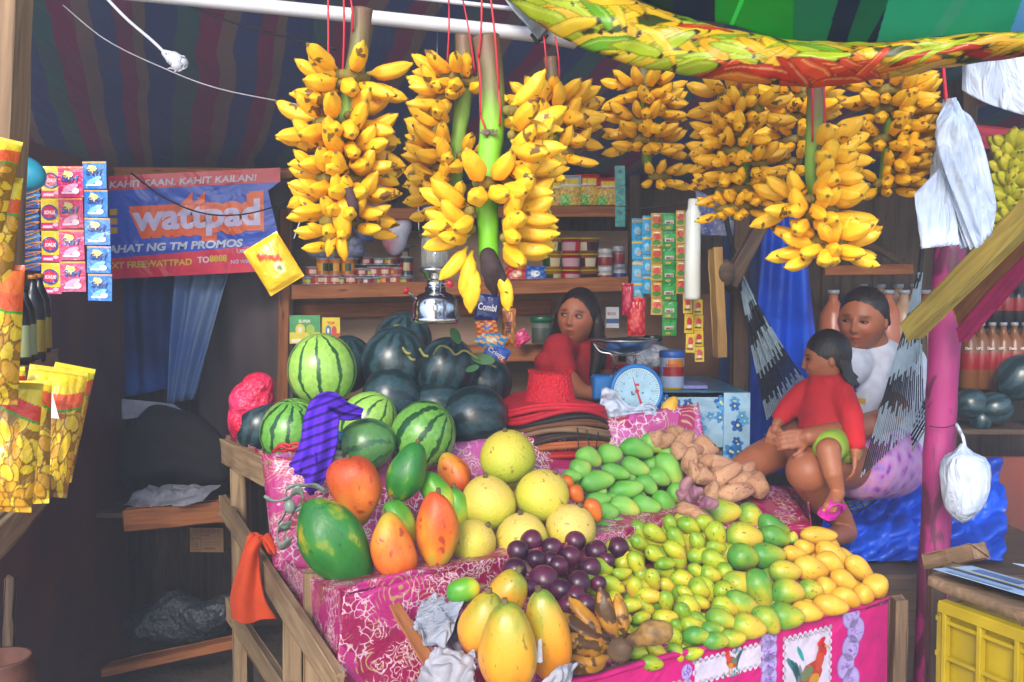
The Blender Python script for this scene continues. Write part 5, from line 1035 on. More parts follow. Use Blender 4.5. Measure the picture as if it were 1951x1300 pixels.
# big jugs behind the woman
JUG = [bottle(.062,.36,c,c,'#c9cdd4',(.3,.5),.32) for c in ('#d8a890','#c99c84','#d8c4b4')]
tag(beam('jug_shelf', P(1555,712,4.3), P(1800,712,4.3), .2, .03, WOOD_DARK), 'dark shelf carrying the big pale jugs', 'shelf')
for i,(x,k) in enumerate(((1586,0),(1640,1),(1690,0),(1720,2),(1760,1))): putbottle(JUG[k], x, 705, 4.25, 'tall pinkish jug behind the woman, '+['leftmost beside the blue tarpaulin','behind her head','right of her hair','behind the hammock cords','beside the pink post'][i], 'big jugs behind the woman', 'jug')
for i in range(4): putbottle(JUG[2], 1640+i*34, 690, 4.36, 'pale jug in the back row behind the woman', 'big jugs behind the woman', 'jug')
for i in range(3): putbottle(bottle(.055,.34,'#c8ccd8','#c8ccd8','#d0d4dc'), 1735+i*18, 905, 4.2, 'whitish bottle low down between woman and pink post', 'low bottles by the post', 'jug')
tag(beam('shelf_edge', P(1570,516,4.2), P(1738,513,4.2), .03, .045, WOOD_RED), 'reddish board above the big jugs', 'board')
tag(beam('thin_diagonal', P(1590,430,4.3), P(1720,500,4.3), .02, .03, WOOD_DARK), 'dark thin brace above the reddish board', 'beam')
tag(beam('stump', P(1845,1020,2.95) if False else P(1750,640,3.9), Vector((P(1750,900,3.9).x,3.9,.2)), .05, .06, WOOD_DARK, up=Vector((0,1,0))), 'dark post behind the pink one', 'post')
# unripe bunch at the far right
gb = banmat('unripe_banana_skin', '#9aa024', '#b8a828', .7); BVG = [withmat(banana_mesh(30+k,.2,.36), gb) for k in range(2)]
eg = E('green_banana_bunch', P(1930,290,3.2), 'dull green-yellow banana bunch at the far right edge behind the bags', 'bananas')
rope('stalk', [P(1925,255,3.2),P(1932,380,3.2),P(1935,480,3.2)], .02, simple('gstalk','#6a7a2c',.6), eg)
for r_ in range(9):
    for q in range(10):
        a_ = -75+150*q/9+random.uniform(-8,8); d = Vector((math.sin(R(a_)), -math.cos(R(a_)), random.uniform(-.1,.5))); b0 = P(1930, 285+r_*23, 3.2)
        O('banana', BVG[q%2], None, eg, frame(b0, b0+d) @ Matrix.Scale(.115,4))
# ================================================================ blue tarpaulins
tag(O('blue_tarpaulin', grid(curtain(P(1420,900,3.9),P(1585,900,3.9),P(1530,400,3.85),P(1450,400,3.85),2.5,.018,1), 50, 40, thick=.004), BLUETARP), 'bright blue tarpaulin hanging behind the woman', 'tarpaulin')
tag(O('blue_tarpaulin', grid(curtain(P(1360,900,4.1),P(1450,900,4.1),P(1450,420,4.1),P(1380,420,4.1),1.5,.012,3), 20, 20, thick=.004), simple('navy_tarp','#14306e',.6,.3,6,.4)), 'dark blue sheet behind the post by the plank', 'tarpaulin')
def heap(u, v):
    x = 1560+u*350; y = 880+v*190; Y = 3.75-.45*v; p_ = P(x,y,Y); return p_ + Vector((0,-1,.4)).normalized()*(.11*noise.noise(Vector((u*4,v*3,0)))+.10*abs(noise.noise(Vector((u*8+v*3,v*5,4))))+.02*noise.noise(Vector((u*20,v*14,1))))
tag(O('blue_tarp_heap', grid(heap, 90, 60, thick=.005), BLUETARP), 'crumpled blue tarpaulin spread under the hammock', 'tarpaulin')
bm = newbm(); box(bm, (P(1640,1080,3.3).x+.05, 3.55, .33), (1.6,.75,.66), bev=.01); tag(O('platform', bm, WOOD_DARK), 'dark low timber platform under the blue tarpaulin', 'platform')
tag(beam('wood_block', P(1772,1070,2.45), P(1866,1050,2.3), .05, .042, WOOD_GREY), 'short grey offcut of timber above the yellow crate board', 'block')
tag(beam('block_support', P(1785,1068,2.5)-Vector((0,0,1)), P(1785,1078,2.5), .04, .04, WOOD_DARK, up=Vector((0,1,0))), 'dark stake under the grey offcut', 'post')
# ================================================================ yellow crate, board and printed sheets
cr = E('yellow_crate', P(1880,1290,1.85), 'yellow slatted plastic crate at the bottom right', 'crate'); YEL = simple('yellow_plastic','#b0960e',.4,.3,8,.2)
A_, B_ = P(1798,1155,1.95), P(2010,1215,1.72); M_ = pframe(A_, (B_-A_)*1 - Vector((0,0,(B_-A_).z))); Lc = .36
bm = newbm(); box(bm, (Lc/2,-.22,-.012), (Lc,.44,.006))
for i in range(6): box(bm, (Lc/2,-.03-.075*i,0), (Lc-.02,.008,.012), bev=.001)
for i in range(5): box(bm, (.01+i*(Lc-.02)/4,-.22,.003), (.010,.44,.016), bev=.001)
box(bm, (Lc/2,.0,0), (Lc+.01,.025,.024), bev=.002); box(bm, (-.008,-.22,-.12), (.006,.44,.24)); O('front_side', bm, YEL, cr, M_)
bm = newbm(); 
for i in range(6): box(bm, (-.014,-.03-.075*i,-.12), (.012,.010,.24))
box(bm, (-.014,-.22,-.23), (.012,.44,.012)); box(bm, (-.014,-.22,-.01), (.012,.44,.012)); O('left_side', bm, YEL, cr, M_)
bd = tag(O('crate_board', grid(lambda u,v: P(1768,1098,2.0).lerp(P(2020,1195,1.72),u).lerp(P(1815,1070,2.3).lerp(P(2040,1120,2.1),u),v)+Vector((0,0,.003*noise.noise(Vector((u*9,v*9,0))))), 20, 10, thick=.02), WOOD_GREY), 'worn grey board lying on the yellow crate', 'board')
pn = Panel(.001); pn.slab(.34,.2,.001,'#a8c4e0'); 
for i, (x,y,w_,h,c) in enumerate(((0,.06,.34,.02,'#2a4a8a'),(.0,.085,.34,.012,'#c0b040'),(.03,.12,.1,.05,'#5a7ab0'),(.16,.11,.12,.012,'#26386a'),(.16,.135,.16,.03,'#3a5a9a'),(.02,.01,.13,.03,'#8aa4c8'),(.18,.012,.12,.006,'#44506a'),(.18,.026,.13,.006,'#44506a'),(.18,.04,.1,.006,'#44506a'))): pn.rect(x,y,w_,h,c,1)
pn.text('NEWS', .17,.135,.03,'#d8dce4',2); pn.ell(.27,.07,.035,.012,'#20283a',2)
a0, a1, a2 = P(1778,1094,2.0), P(2010,1180,1.75), P(1822,1072,2.25)
yd = (a2-a0).normalized(); xd_ = (a1-a0).normalized(); M_ = Matrix.Translation(a0+Vector((0,0,.012))) @ Matrix((xd_, yd, xd_.cross(yd).normalized())).transposed().to_4x4()
tag(O('printed_sheet', pn.mesh(), PRINT, None, M_), 'blue and white printed sheet on the crate board', 'paper')
pn = Panel(); pn.slab(.12,.07,.001,'#c0cfe2'); pn.rect(.02,.02,.06,.004,'#8090a8',1); tag(O('printed_sheet', pn.mesh(), PRINT, None, Matrix.Translation(Vector((.17,.0,.012))) @ M_ @ Matrix.Rotation(-.3,4,'Z')), 'small white slip over the edge of the printed sheet', 'paper')
# ================================================================ left: sachet strips, dipper, snack shelf
def sachet_mesh(w_, h_, kind):
    p = Panel(.0006); p.slab(w_, h_, .004, {'b':'#e0c02c','s':'#d8186c','u':'#1c74c8','o':'#1a4a9a','g':'#1f8a3c','c':'#2a9ad0','y':'#d8b81c','t':'#2f8a84','m':'#b8902c'}[kind])
    if kind == 'b':
        p.rect(0,0,w_,h_*.22,'#c8246a',1); p.ell(w_*.45,h_*.55,w_*.42,h_*.25,'#2a4aa0',2); p.ell(w_*.45,h_*.56,w_*.34,h_*.19,'#c81c4c',3); p.text('BONUX', w_*.5,h_*.49,h_*.16,'#f0d8e0',4,.04,.1,width=w_*.56,center=True); p.rect(w_*.1,h_*.05,w_*.5,h_*.08,'#f0c8d8',2); p.ell(w_*.75,h_*.15,w_*.14,h_*.06,'#e8b8d0',3)
    elif kind in 'su':
        t = '#1c3f9a' if kind=='s' else '#123a8a'; p.ell(w_*.4,h_*.72,w_*.22,h_*.14,'#e8d070',1,9,0,.25); p.text('Surf', w_*.5,h_*.50,h_*.30,t,3,.03,.1,width=w_*.7,center=True)
        p.ell(w_*.5,h_*.3,w_*.33,h_*.10,'#f0a8cc' if kind=='s' else '#7fc0e8',2,14,.4); p.rect(w_*.15,h_*.1,w_*.6,h_*.07,'#f4d0e2' if kind=='s' else '#cfe6f4',2); p.rect(0,h_*.93,w_,h_*.05,'#e09a2c',2); p.ell(w_*.7,h_*.2,w_*.15,h_*.1,'#f6e0ea' if kind=='s' else '#e8f2fa',3)
    elif kind == 'o':
        for k in range(3): p.ell(w_*.5,h_*(.2+.3*k),w_*.6,h_*.11,'#c8782c' if k%2==0 else '#2f86c8',1+k*.3,16,.25); p.ell(w_*.5,h_*(.2+.3*k),w_*.45,h_*.04,'#1c64b0' if k%2==0 else '#d8a83c',2+k*.3,16,.25)
    elif kind == 'g': p.rect(w_*.1,h_*.55,w_*.8,h_*.25,'#2fa04a',1); p.rect(w_*.15,h_*.35,w_*.65,h_*.22,'#c8b8b0',2); p.text('MILO',w_*.5,h_*.38,h_*.16,'#5a2a20',3,.03,center=True,width=w_*.5); p.ell(w_*.4,h_*.15,w_*.2,h_*.07,'#c8a83c',2)
    elif kind == 'c': p.rect(0,h_*.8,w_,h_*.1,'#d8b82c',1); p.ell(w_*.5,h_*.4,w_*.3,h_*.2,'#7fc8e8',1); p.ell(w_*.6,h_*.3,w_*.2,h_*.12,'#b8a89c',2)
    elif kind == 'm': p.ell(w_*.5,h_*.6,w_*.35,h_*.2,'#c83a24',1); p.ell(w_*.5,h_*.25,w_*.4,h_*.15,'#4a8a3a',1); p.rect(w_*.2,h_*.8,w_*.6,h_*.08,'#e8d8a8',2)
    elif kind == 'y': p.ell(w_*.5,h_*.6,w_*.3,h_*.22,'#c8282c',1); p.rect(w_*.1,h_*.15,w_*.7,h_*.1,'#8a2a1c',1); p.ell(w_*.5,h_*.35,w_*.25,h_*.1,'#e8e0b0',2)
    elif kind == 't': p.rect(w_*.2,h_*.3,w_*.6,h_*.3,'#3f9a8c',1); p.ell(w_*.5,h_*.7,w_*.2,h_*.1,'#1f5a6c',1)
    me = p.mesh(lambda x,y,z: (x,y,z+.004*math.sin(x/w_*PI)*math.sin(y/h_*PI))); me.materials.append(FOIL); return me
_sm = {}
def sachets(px, py, py2, wpx, Y, n_, kind, label, cat='sachets', group=None, lean=0, lpx=0):
    t = P(px,py,Y); b_ = P(px+lpx,py2,Y); h_ = (t.z-b_.z)/n_; w_ = wpx*Y/F
    e = E('sachet_strip', t, label, cat, group); k = (round(w_,3), round(h_,3), kind)
    if k not in _sm: _sm[k] = sachet_mesh(w_*.97, h_*.97, kind)
    for i in range(n_):
        o_ = t.lerp(b_, (i+1)/n_)+Vector((0,random.uniform(-.004,.004),0))
        O('sachet', _sm[k], None, e, pframe(o_, Vector((1,random.uniform(-.12,.12)+lean,random.uniform(-.03,.03)))))
    return e
DG = 'detergent sachet strips beside the banner'
sachets(33,358,515,44,3.1,4,'o','strip of blue and orange sachets, leftmost, under the teal dipper',group=DG)
sachets(78,315,560,40,3.1,4,'b','strip of yellow sachets with red and blue ovals',group=DG,lpx=2); sachets(110,315,556,48,3.08,4,'s','strip of magenta pink sachets between yellow and blue strips',group=DG,lpx=5)
sachets(155,306,573,48,3.05,5,'u','strip of bright blue sachets next to the banner',group=DG,lpx=12)
dp = E('dipper', P(52,330,2.9), 'round teal plastic dipper with red handle hanging upside down', 'dipper')
bm = newbm(); bmesh.ops.create_uvsphere(bm, u_segments=32, v_segments=18, radius=.072, matrix=Matrix.Diagonal((1,.55,.72,1))); O('bowl', bm, simple('teal_plastic','#1c8aa8',.35,.12,6,.05), dp, Matrix.Translation(P(44,330,2.9)) @ Matrix.Rotation(.35,4,'Y'), smooth=True)
rope('handle', [P(38,298,2.9),P(33,270,2.9),P(29,240,2.9),P(28,228,2.9)], .009, simple('red_plastic3','#b01c48',.4,.15,20), dp, 4, 10)
# foreground snack shelf
fs = E('snack_shelf', P(60,900,2.2), 'wooden snack shelf at the left edge, its boards running away from the camera', 'shelving')
def deck(a, b, wd, th, nm='shelf_deck'):     # deck seen from above with an outer lip
    beam('shelf_lip', a, b, .022, th, WOOD_RED if nm=='x' else WOOD_GREY, fs)
    n_ = Vector((-(b-a).y, (b-a).x, 0)).normalized(); m = (a+b)/2 + n_*(wd/2+.012); v_ = (b-a)/2
    beam(nm, m-v_+Vector((0,0,-.01)), m+v_+Vector((0,0,-.01)), wd, .014, WOOD_GREY, fs)
deck(P(-60,1090,1.35), P(112,905,2.2), .34, .052); deck(P(20,735,2.35), P(104,678,2.75), .30, .045)
# snack packs
def chip_col(seed, band='#e8581c', base='#f0c81c'):
    rs = np.random.RandomState(seed); ex = rs.rand(90,2); er = .035+rs.rand(90)*.05; ea = rs.rand(90)*3; wq = rs.rand(90)
    b_, o_, y1, y2, g1, g2, wt_, dk = C(base, band, '#d89a14', '#f0c428', '#3f9a22', '#96d03a', '#e9ece8', '#9a6a10')
    def f(U, V):
        c = np.tile(dk, (len(U),1)); 
        for (a,b), r, an, q in zip(ex, er, ea, wq):
            dx, dy = U-a, V-b*.72; d = ((dx*np.cos(an)+dy*np.sin(an))/(r*1.8))**2+((dy*np.cos(an)-dx*np.sin(an))/r)**2
            k = d < 1; c[k] = y1 if q<.5 else y2; k2 = k & (d > .7); c[k2] = dk*.8
        gm = ((U-.33)/.24)**2+((V-.3)/.2)**2 < 1; n_ = np.sin(U*75)*np.sin(V*60+U*20); c[gm&(n_>0)] = g2; c[gm&(n_<=0)] = g1
        s_ = .74+.08*np.sin(U*3+seed); c[V>s_] = b_; k = (V>s_)&(V<s_+.12); c[k] = o_; k = (V>s_-.02)&(V<s_); c[k] = g1
        c[(V>.90)] = b_*1.02; c[(V>.95)] = b_*.8; return c
    return f
BG = 'banana chip packs on the left shelf'
def chip(px, py, Y, wpx, hpx, yaw, label, seed, pitch=0, roll=0, band='#e8581c', base='#f0c81c', d=.07, txt=None):
    w_, h_ = wpx*Y/F, hpx*Y/F; me = bag(w_, h_, d, chip_col(seed, band, base), 100, seed, .05)
    M = Matrix.Translation(P(px,py,Y)) @ Matrix.Rotation(R(yaw),4,'Z') @ Matrix.Rotation(R(roll),4,'Y') @ Matrix.Rotation(PI/2+R(pitch),4,'X')
    o = tag(O('chip_pack', me, None, None, M), label, 'snack pack', BG)
    if txt:
        for s_, y_, hh, cc in txt:
            pn = Panel(.0005); pn.text(s_, 0, y_*h_, hh*h_, cc, 2, .03, center=True, width=w_*.52); 
            O('print', pn.mesh(lambda x,y,z: (x, y, z+d/2*1.12*(max(0,1-abs(2*(x/w_+.5)-1)**3)**.7)*(max(0,1-abs(2*y/h_-1)**4)**.6)+.004)), PRINT, o, M)
    return o
chip(70,945,2.05,105,250,24,'banana chip pack with white label standing second from the right',3,-10,10,txt=[('Banana Chips',.60,.07,'#c8281c'),('SNACK',.70,.05,'#c8481c')])
chip(96,915,2.3,75,225,34,'rightmost yellow banana chip pack standing behind the labelled one',4,-8,14,base='#f4e01c')
chip(34,962,1.75,110,240,15,'banana chip pack with pale label in front of the shelf lip',6,-12,0,txt=[('Banana',.62,.06,'#c8281c')])
chip(-4,975,1.45,120,250,10,'large banana chip pack at the lower left edge of the photo',7,-8,4,band='#e03a1c')
chip(-34,770,1.36,125,270,12,'orange banded banana chip pack at the left edge in the middle row',8,-4,3,base='#ee6a1c')
chip(-46,560,1.36,120,230,10,'banana chip pack with green print high at the left edge',9,-4,6)
chip(-66,440,1.34,125,190,14,'topmost banana chip pack leaning at the left edge',10,-4,12); chip(60,930,2.25,100,215,-18,'chip pack turned sideways behind the labelled one',11,-14,-10,base='#e8a81c'); chip(20,900,2.0,90,200,20,'chip pack squeezed behind the pale labelled one',12,-10,-6,band='#c8281c')
pn = Panel(); pn.poly([(0,0),(.075,-.012),(.06,.055),(-.008,.06)],'#dfe6ea'); pn.text('SPECIAL',.004,.036,.012,'#4a7a9a',1,.02); pn.text('OneS',.012,.018,.018,'#e07a1c',1,.03); pn.text('na Chips',.006,.002,.013,'#c8281c',1,.03)
tag(O('paper_label', pn.mesh(), PRINT, None, Matrix.Translation(P(38,790,1.98)) @ Matrix.Rotation(R(18),4,'Z') @ Matrix.Rotation(PI/2,4,'X')), 'white printed label card lying on the banana chip packs', 'label')
# dark sauce bottles
sauce = bottle(.030,.24,'#2a0e0c','#c8b83a','#c8a02c',(.12,.48),.34); sauce2 = bottle(.027,.20,'#2a0e0c','#c8ccae','#2a1410',(.1,.5),.34)
for i,(x,y,Y,m,l) in enumerate(((50,690,2.5,sauce2,'dark sauce bottle, nearest on the small left shelf'),(66,690,2.6,sauce,'dark sauce bottle with yellow label and gold cap'),(78,682,2.7,sauce,'dark sauce bottle at the back of the small left shelf'),(38,695,2.42,sauce2,'dark sauce bottle half hidden by chip packs'))): putbottle(m, x, y, Y, l, 'dark sauce bottles on the small left shelf')
tag(beam('leaning_slat', P(12,1290,2.6), P(20,1100,2.6), .03, .02, WOOD_DARK, up=Vector((0,1,0))), 'thin dark slat standing below the snack shelf', 'slat')
pot = tag(O('clay_pot', (lambda b: (lathe(b, [(.05,0),(.08,.03),(.09,.08),(.075,.11),(.08,.12),(.07,.12),(.06,.08)], 30), b)[1])(newbm()), simple('brown_clay','#6a3f30',.6,.3,20,.3), M=Matrix.Translation(P(0,1340,2.4)), smooth=True), 'brown pot at the lower left corner', 'pot')
# ================================================================ shop interior small things
HG = 'sachet strips hanging by the plank'
sachets(1172,315,432,20,4.0,3,'t','teal sachet strip hanging from the top shelf end'); sachets(1204,415,575,22,3.9,4,'c','sky blue sachet strip, left of the green ones',group=HG); sachets(1224,410,560,18,3.85,4,'c','second sky blue sachet strip, closer to the green ones',group=HG)
sachets(1240,405,600,22,3.82,6,'m','brown and tan sachet strip beside the green strip',group=HG); sachets(1262,405,640,28,3.8,7,'g','long green sachet strip, brightest of the hanging strips',group=HG); sachets(1288,400,560,18,3.78,5,'m','mixed red and yellow sachet strip next to the plastic roll',group=HG)
sachets(1300,560,672,18,3.6,3,'y','yellow and red sachet strip under the plastic roll',group=HG,lpx=6); sachets(1320,570,690,18,3.62,4,'y','second yellow sachet strip by the plank',group=HG,lpx=4)
for x,y,w_,h_,a,b,l in ((1212,640,34,72,'#b81428','#d84a4a','red shiny pouch hanging under the blue sachets'),(1196,600,22,60,'#a01434','#c83a5a','dark red pouch left of the red one')):
    tag(O('pouch', bag(w_*3.8/F,h_*3.8/F,.03,twocol(a,b)), None, None, Matrix.Translation(P(x,y,3.8)) @ Matrix.Rotation(PI/2,4,'X')), l, 'pouch')
tag(rope('hanging_string', [P(1195,400,3.8),P(1240,396,3.8),P(1310,392,3.75)], .003, BLACKCORD), 'string from which the sachet strips hang', 'string')
bm = newbm(); lathe(bm, [(0,0),(.029,0),(.030,.01),(.028,.32),(.020,.335),(.018,.37),(0,.372)], 24); tag(O('plastic_roll', bm, simple('film_roll','#d8dad4',.3,.08,10,.05), M=Matrix.Translation(P(1319,571,3.5)), smooth=True), 'upright white roll of plastic bags hanging by the plank', 'roll')
tag(sheet('clear_sheet', P(1335,450,3.7), P(1420,450,3.7), P(1400,395,3.7), P(1325,360,3.7), CLEARPL, .03, 12), 'crumpled grey plastic above the plank', 'plastic bag')
pk = tag(beam('plank', P(1362,474,3.45), P(1372,680,3.45), .03, .10, wood('knotty_pine','#b08a50','#8f6a3a'), up=Vector((0,1,0))), 'pale knotty plank nailed upright by the hammock post', 'plank')
bm = newbm(); blob(bm, P(1382,520,3.42), (.035,.03,.05)); tag(O('wood_burl', bm, WOOD_DARK, smooth=True), 'dark round burl on the post beside the knotty plank', 'burl')
tag(beam('hammock_post', P(1412,380,3.7), P(1405,960,3.7), .06, .055, wood('brown_post','#5d4636','#3f2e24'), up=Vector((0,1,0))), 'brown post the hammock is tied to', 'post'); tag(beam('dark_diagonal', P(1386,548,3.5), P(1470,390,3.6), .05, .07, WOOD_DARK, up=Vector((0,1,0))), 'dark diagonal brace above the knotty plank', 'beam')
tag(sheet('brown_board', P(1150,760,4.2), P(1400,760,4.2), P(1400,560,4.2), P(1240,560,4.2), simple('tan_board','#8a5f45',.7,.2,5,.1), 0, th=.01, nu=2, nv=2), 'tan board behind the jars and scale', 'board')
# packets left of and above the melons
def printed_pack(w_, h_, cols, txt, tc):
    p = Panel(.0006); p.slab(w_,h_,.012,cols[0]); p.rect(0,0,w_,h_*.4,cols[1],1); p.ell(w_*.35,h_*.5,w_*.16,h_*.2,cols[2],2); p.ell(w_*.68,h_*.5,w_*.14,h_*.18,cols[3],2); p.rect(w_*.06,h_*.04,w_*.5,h_*.12,cols[4],2); p.text(txt,w_*.5,h_*.74,h_*.15,tc,3,.03,center=True); p.ell(w_*.35,h_*.5,w_*.07,h_*.1,cols[4],3); return p.mesh()
tag(O('seed_packet', printed_pack(.13,.12,('#3f9a5a','#d8c83a','#e0d04a','#9ac03a','#e8e0d0'),'SUPER','#e0e8c8'), PRINT, None, pframe(P(552,655,4.0), Vector((1,0,0)))), 'green and yellow packet behind the striped watermelon', 'packet')
tag(O('seed_packet', printed_pack(.075,.11,('#d8c020','#c82a2c','#3a6ab0','#c82a2c','#f0e8d8'),'TOP','#c82a2c'), PRINT, None, pframe(P(614,655,3.98), Vector((1,0,0)))), 'yellow edged red packet right of the green one', 'packet')
yp = E('yellow_pouch', P(555,495,3.0), 'yellow pouch with red print hanging in clear plastic at the shelf end', 'pouch')
def ypc(U, V):
    c = np.tile(C('#e8b81c')[0], (len(U),1)); k = (abs(V-.62-.1*np.sin(U*6))<.07)&(U>.25)&(U<.8); c[k] = C('#d8481c')[0]; k = ((U-.62)/.13)**2+((V-.36)/.12)**2<1; c[k] = C('#e0d8a0')[0]; k = ((U-.62)/.07)**2+((V-.36)/.06)**2<1; c[k] = C('#7a8a3a')[0]; return c
O('pouch_body', bag(.125,.165,.05,ypc), None, yp, Matrix.Translation(P(548,545,3.0)) @ Matrix.Rotation(-.55,4,'Y') @ Matrix.Rotation(PI/2,4,'X')); rope('tie', [P(560,455,3.0),P(572,420,3.0),P(582,380,3.0)], .002, WHITECORD, yp)
fs2 = E('snack_string', P(930,560,3.3), 'string of blue and orange snack packs hanging under the withered banana tip', 'snack packs')
for x,y,w_,h_,a,b,c_,ang,s in ((925,612,44,52,'#1c2a6a','#e8e4e8','#4a3a9a',8,'Combi'),(930,640,40,30,'#c8401c','#e8a01c','#2a7ac0',-10,None),(928,665,56,36,'#1c8ac0','#e8a04a','#e8d8b0',24,None),(938,688,46,34,'#2050b0','#d8dce8','#2050b0',30,'Crispy'),(950,706,20,30,'#c8602c','#d87a3a','#c8602c',10,None)):
    M = Matrix.Translation(P(x,y,3.3)) @ Matrix.Rotation(R(ang),4,'Y') @ Matrix.Rotation(PI/2,4,'X'); o = O('pack', bag(w_*3.3/F,h_*3.3/F,.025,twocol(a,b if not s else a,c_,x)), None, fs2, M)
    if s: pn = Panel(); pn.text(s,0,h_*3.3/F*.4,h_*3.3/F*.34,b,1,.03,center=True,width=w_*3.3/F*.8); O('print', pn.mesh(lambda x_,y_,z_:(x_,y_,z_+.015)), PRINT, o, M)
bt = tag(O('biscuit_pack', bag(26*3.4/F,72*3.4/F,.03,twocol('#b8602c','#c8903c','#a83a4a')), None, None, Matrix.Translation(P(970,660,3.4)) @ Matrix.Rotation(PI/2,4,'X')), 'slim brown and pink biscuit pack beside the hanging packs', 'snack pack')
pn = Panel(); pn.text('BITE', 0,0,.022,'#3a1a14',1,.04,center=True,rot=0); O('print', pn.mesh(lambda x,y,z:(y-.01,-x+.03,z+.017)), PRINT, bt, Matrix.Translation(P(970,640,3.4)) @ Matrix.Rotation(PI/2,4,'X'))
tag(O('pouch', bag(.07,.06,.025,twocol('#c8245a','#e0508a')), None, None, Matrix.Translation(P(1000,655,4.1)) @ Matrix.Rotation(-.6,4,'Y') @ Matrix.Rotation(PI/2,4,'X')), 'pink pouch leaning on the low shelf left of the girl', 'pouch')
putjar('snack_jar', jar(.045,.10,'#a8b0a8','#3f9a7a','#8a9088',.025,1.0), 1032,655,4.15,P(1032,655,4.15).z,'clear jar with mint green lid left of the girl','jar')
gj = jar(.042,.085,'#8a8a94','#1f7a4a','#5a3a3a',.02); putjar('snack_jar', gj, 1197,700,3.9,P(1197,690,3.9).z,'green lidded jar right of the girl','jar'); putjar('snack_jar', gj, 1243,700,3.9,P(1243,686,3.9).z,'green lidded jar between girl and sachets','jar')
bx = Panel(); bx.slab(.055,.09,.05,'#c0c4cc'); bx.rect(0,.02,.055,.02,'#34508a',1); bx.text('BOX',.006,.055,.018,'#9a3a44',1); tag(O('small_box', bx.mesh(), PRINT, None, pframe(P(1155,625,4.1), Vector((1,0,0)))), 'small white box with blue stripe behind the girl', 'box')
# ---- blue flowered table
BT = plane((1260,760,3.45),(1424,752,3.45),(1330,720,4.0))
tb = E('flowered_table', P(1390,900,3.4), 'small table covered in blue flowered plastic beside the hammock post', 'table')
ztop = P(1424,748,3.42).z
def flowers(w_, h_, seed):
    p = Panel(.0008); p.rect(0,0,w_,h_,'#a8d0ea'); rs = random.Random(seed)
    for k in range(int(w_*h_*420)):
        x, y = rs.uniform(.02,w_-.02), rs.uniform(.02,h_-.02); s = rs.uniform(.014,.026); c = rs.choice(['#2f7fd0','#3f9ae0','#2a64b8','#5ab0e8'])
        if rs.random() < .35:
            for j in range(5): p.ell(x,y,s*.9,s*.14,'#5aa03a',1+k*.02,8,rot=rs.uniform(0,3))
        for j in range(5): a=j*1.257+k; p.ell(x+math.cos(a)*s*.6,y+math.sin(a)*s*.6,s*.55,s*.4,c,1.5+k*.02,10,rot=a)
        p.ell(x,y,s*.25,s*.25,'#d8e8b8',2.5+k*.02,8)
    return p
a, b = P(1250,770,3.42), P(1425,748,3.42); b.z = a.z = ztop; wx = b.x-a.x
q = flowers(wx,.2,2); q.slab(wx,.2,.01,'#a8d0ea'); O('front_skirt', q.mesh(), VINYL, tb, pframe(a+Vector((0,0,-.2)), Vector((1,0,0))))
bm = newbm(); box(bm, ((a.x+b.x)/2,3.42+.35,ztop-.008), (wx+.01,.7,.022), bev=.002); n = NB('table_vinyl',.3); v=n.coord(); n.col(n.mix(n.ramp(n.voro(v,16),[(.2,1.),(.5,0.)]),'#3f6a8c','#2f8a9c')).bump(n.noise(v,8),.2,.01); O('tabletop', bm, n.m, tb)
q = flowers(.7,.24,5); O('side_skirt', q.mesh(), VINYL, tb, pframe(b+Vector((.008,.01,-.24)), Vector((0,1,0)))); q = flowers(.095,.5,7); q.slab(.095,.5,.01,'#a8d0ea'); O('corner_skirt', q.mesh(), VINYL, tb, pframe(Vector((b.x-.09,3.405,ztop-.5)), Vector((1,0,0))))
bm = newbm(); box(bm, ((a.x+b.x)/2,3.8,ztop-.45), (wx-.02,.68,.85)); O('table_body', bm, simple('grey_board','#7c7f8c',.7), tb)
tj = E('flour_tin', Vector((P(1282,712,3.5).x,3.52,ztop+.003)), 'white and blue round container with blue lid on the flowered table', 'container')
bm = newbm(); lathe(bm, [(.044,0),(.045,.01),(.045,.05),(.045,.085),(.045,.115),(.043,.122)], 30, ['#d8c84a','#c8d4e6',lambda u:'#c83a3a' if .55<u<.9 else '#a8c0e0',lambda u:'#e0b030' if .6<u<.85 else '#c8d4e6','#c8d4e6']); O('body', bm, TIN, tj, Matrix.Translation(tj.location) @ Matrix.Rotation(.2,4,'Z'))
pn = Panel(); pn.text('FIESTA',-.03,0,.016,'#c8481c',1,.04); O('print', pn.mesh(lambda x,y,z: (x,y,z-.045+math.sqrt(max(0,.0463**2-x*x)))), PRINT, tj, pframe(tj.location+Vector((0,0,.085)), Vector((1,0,0))) @ Matrix.Translation((0,0,.045)) )
bm = newbm(); lathe(bm, [(.047,.12),(.048,.122),(.048,.142),(.044,.145),(0,.145)], 30); O('lid', bm, simple('blue_plastic','#1c5ab0',.35), tj, Matrix.Translation(tj.location), smooth=True)
bm = newbm(); lathe(bm, [(.09,0),(.13,.06),(.14,.07),(.135,.07),(.085,.01)], 36); tag(O('basin', bm, simple('red_basin','#a8142c',.3), M=Matrix.Translation(Vector((P(1232,715,3.75).x,3.75,ztop+.004))), smooth=True), 'red plastic basin behind the weighing scale', 'basin')
bm = newbm(); blob(bm, Vector((0,0,0)), (.10,.08,.06)); tag(O('plastic_bag', bm, simple('grey_plastic','#7d8496',.25,.4,16,1.0,c2='#c0c4d0',bd=.03), M=Matrix.Translation(Vector((P(1240,680,3.75).x,3.75,ztop+.10))), smooth=True), 'crinkled clear plastic heaped in the red basin', 'plastic bag')
pn = Panel(); pn.slab(.16,.22,.012,'#7f86c8'); pn.rect(.05,.12,.05,.03,'#b83a5a',1); tag(O('notebook', pn.mesh(), PRINT, None, Matrix.Translation(Vector((P(1258,745,3.6).x,3.5,ztop+.018)))), 'lavender notebook lying on the flowered table', 'notebook')
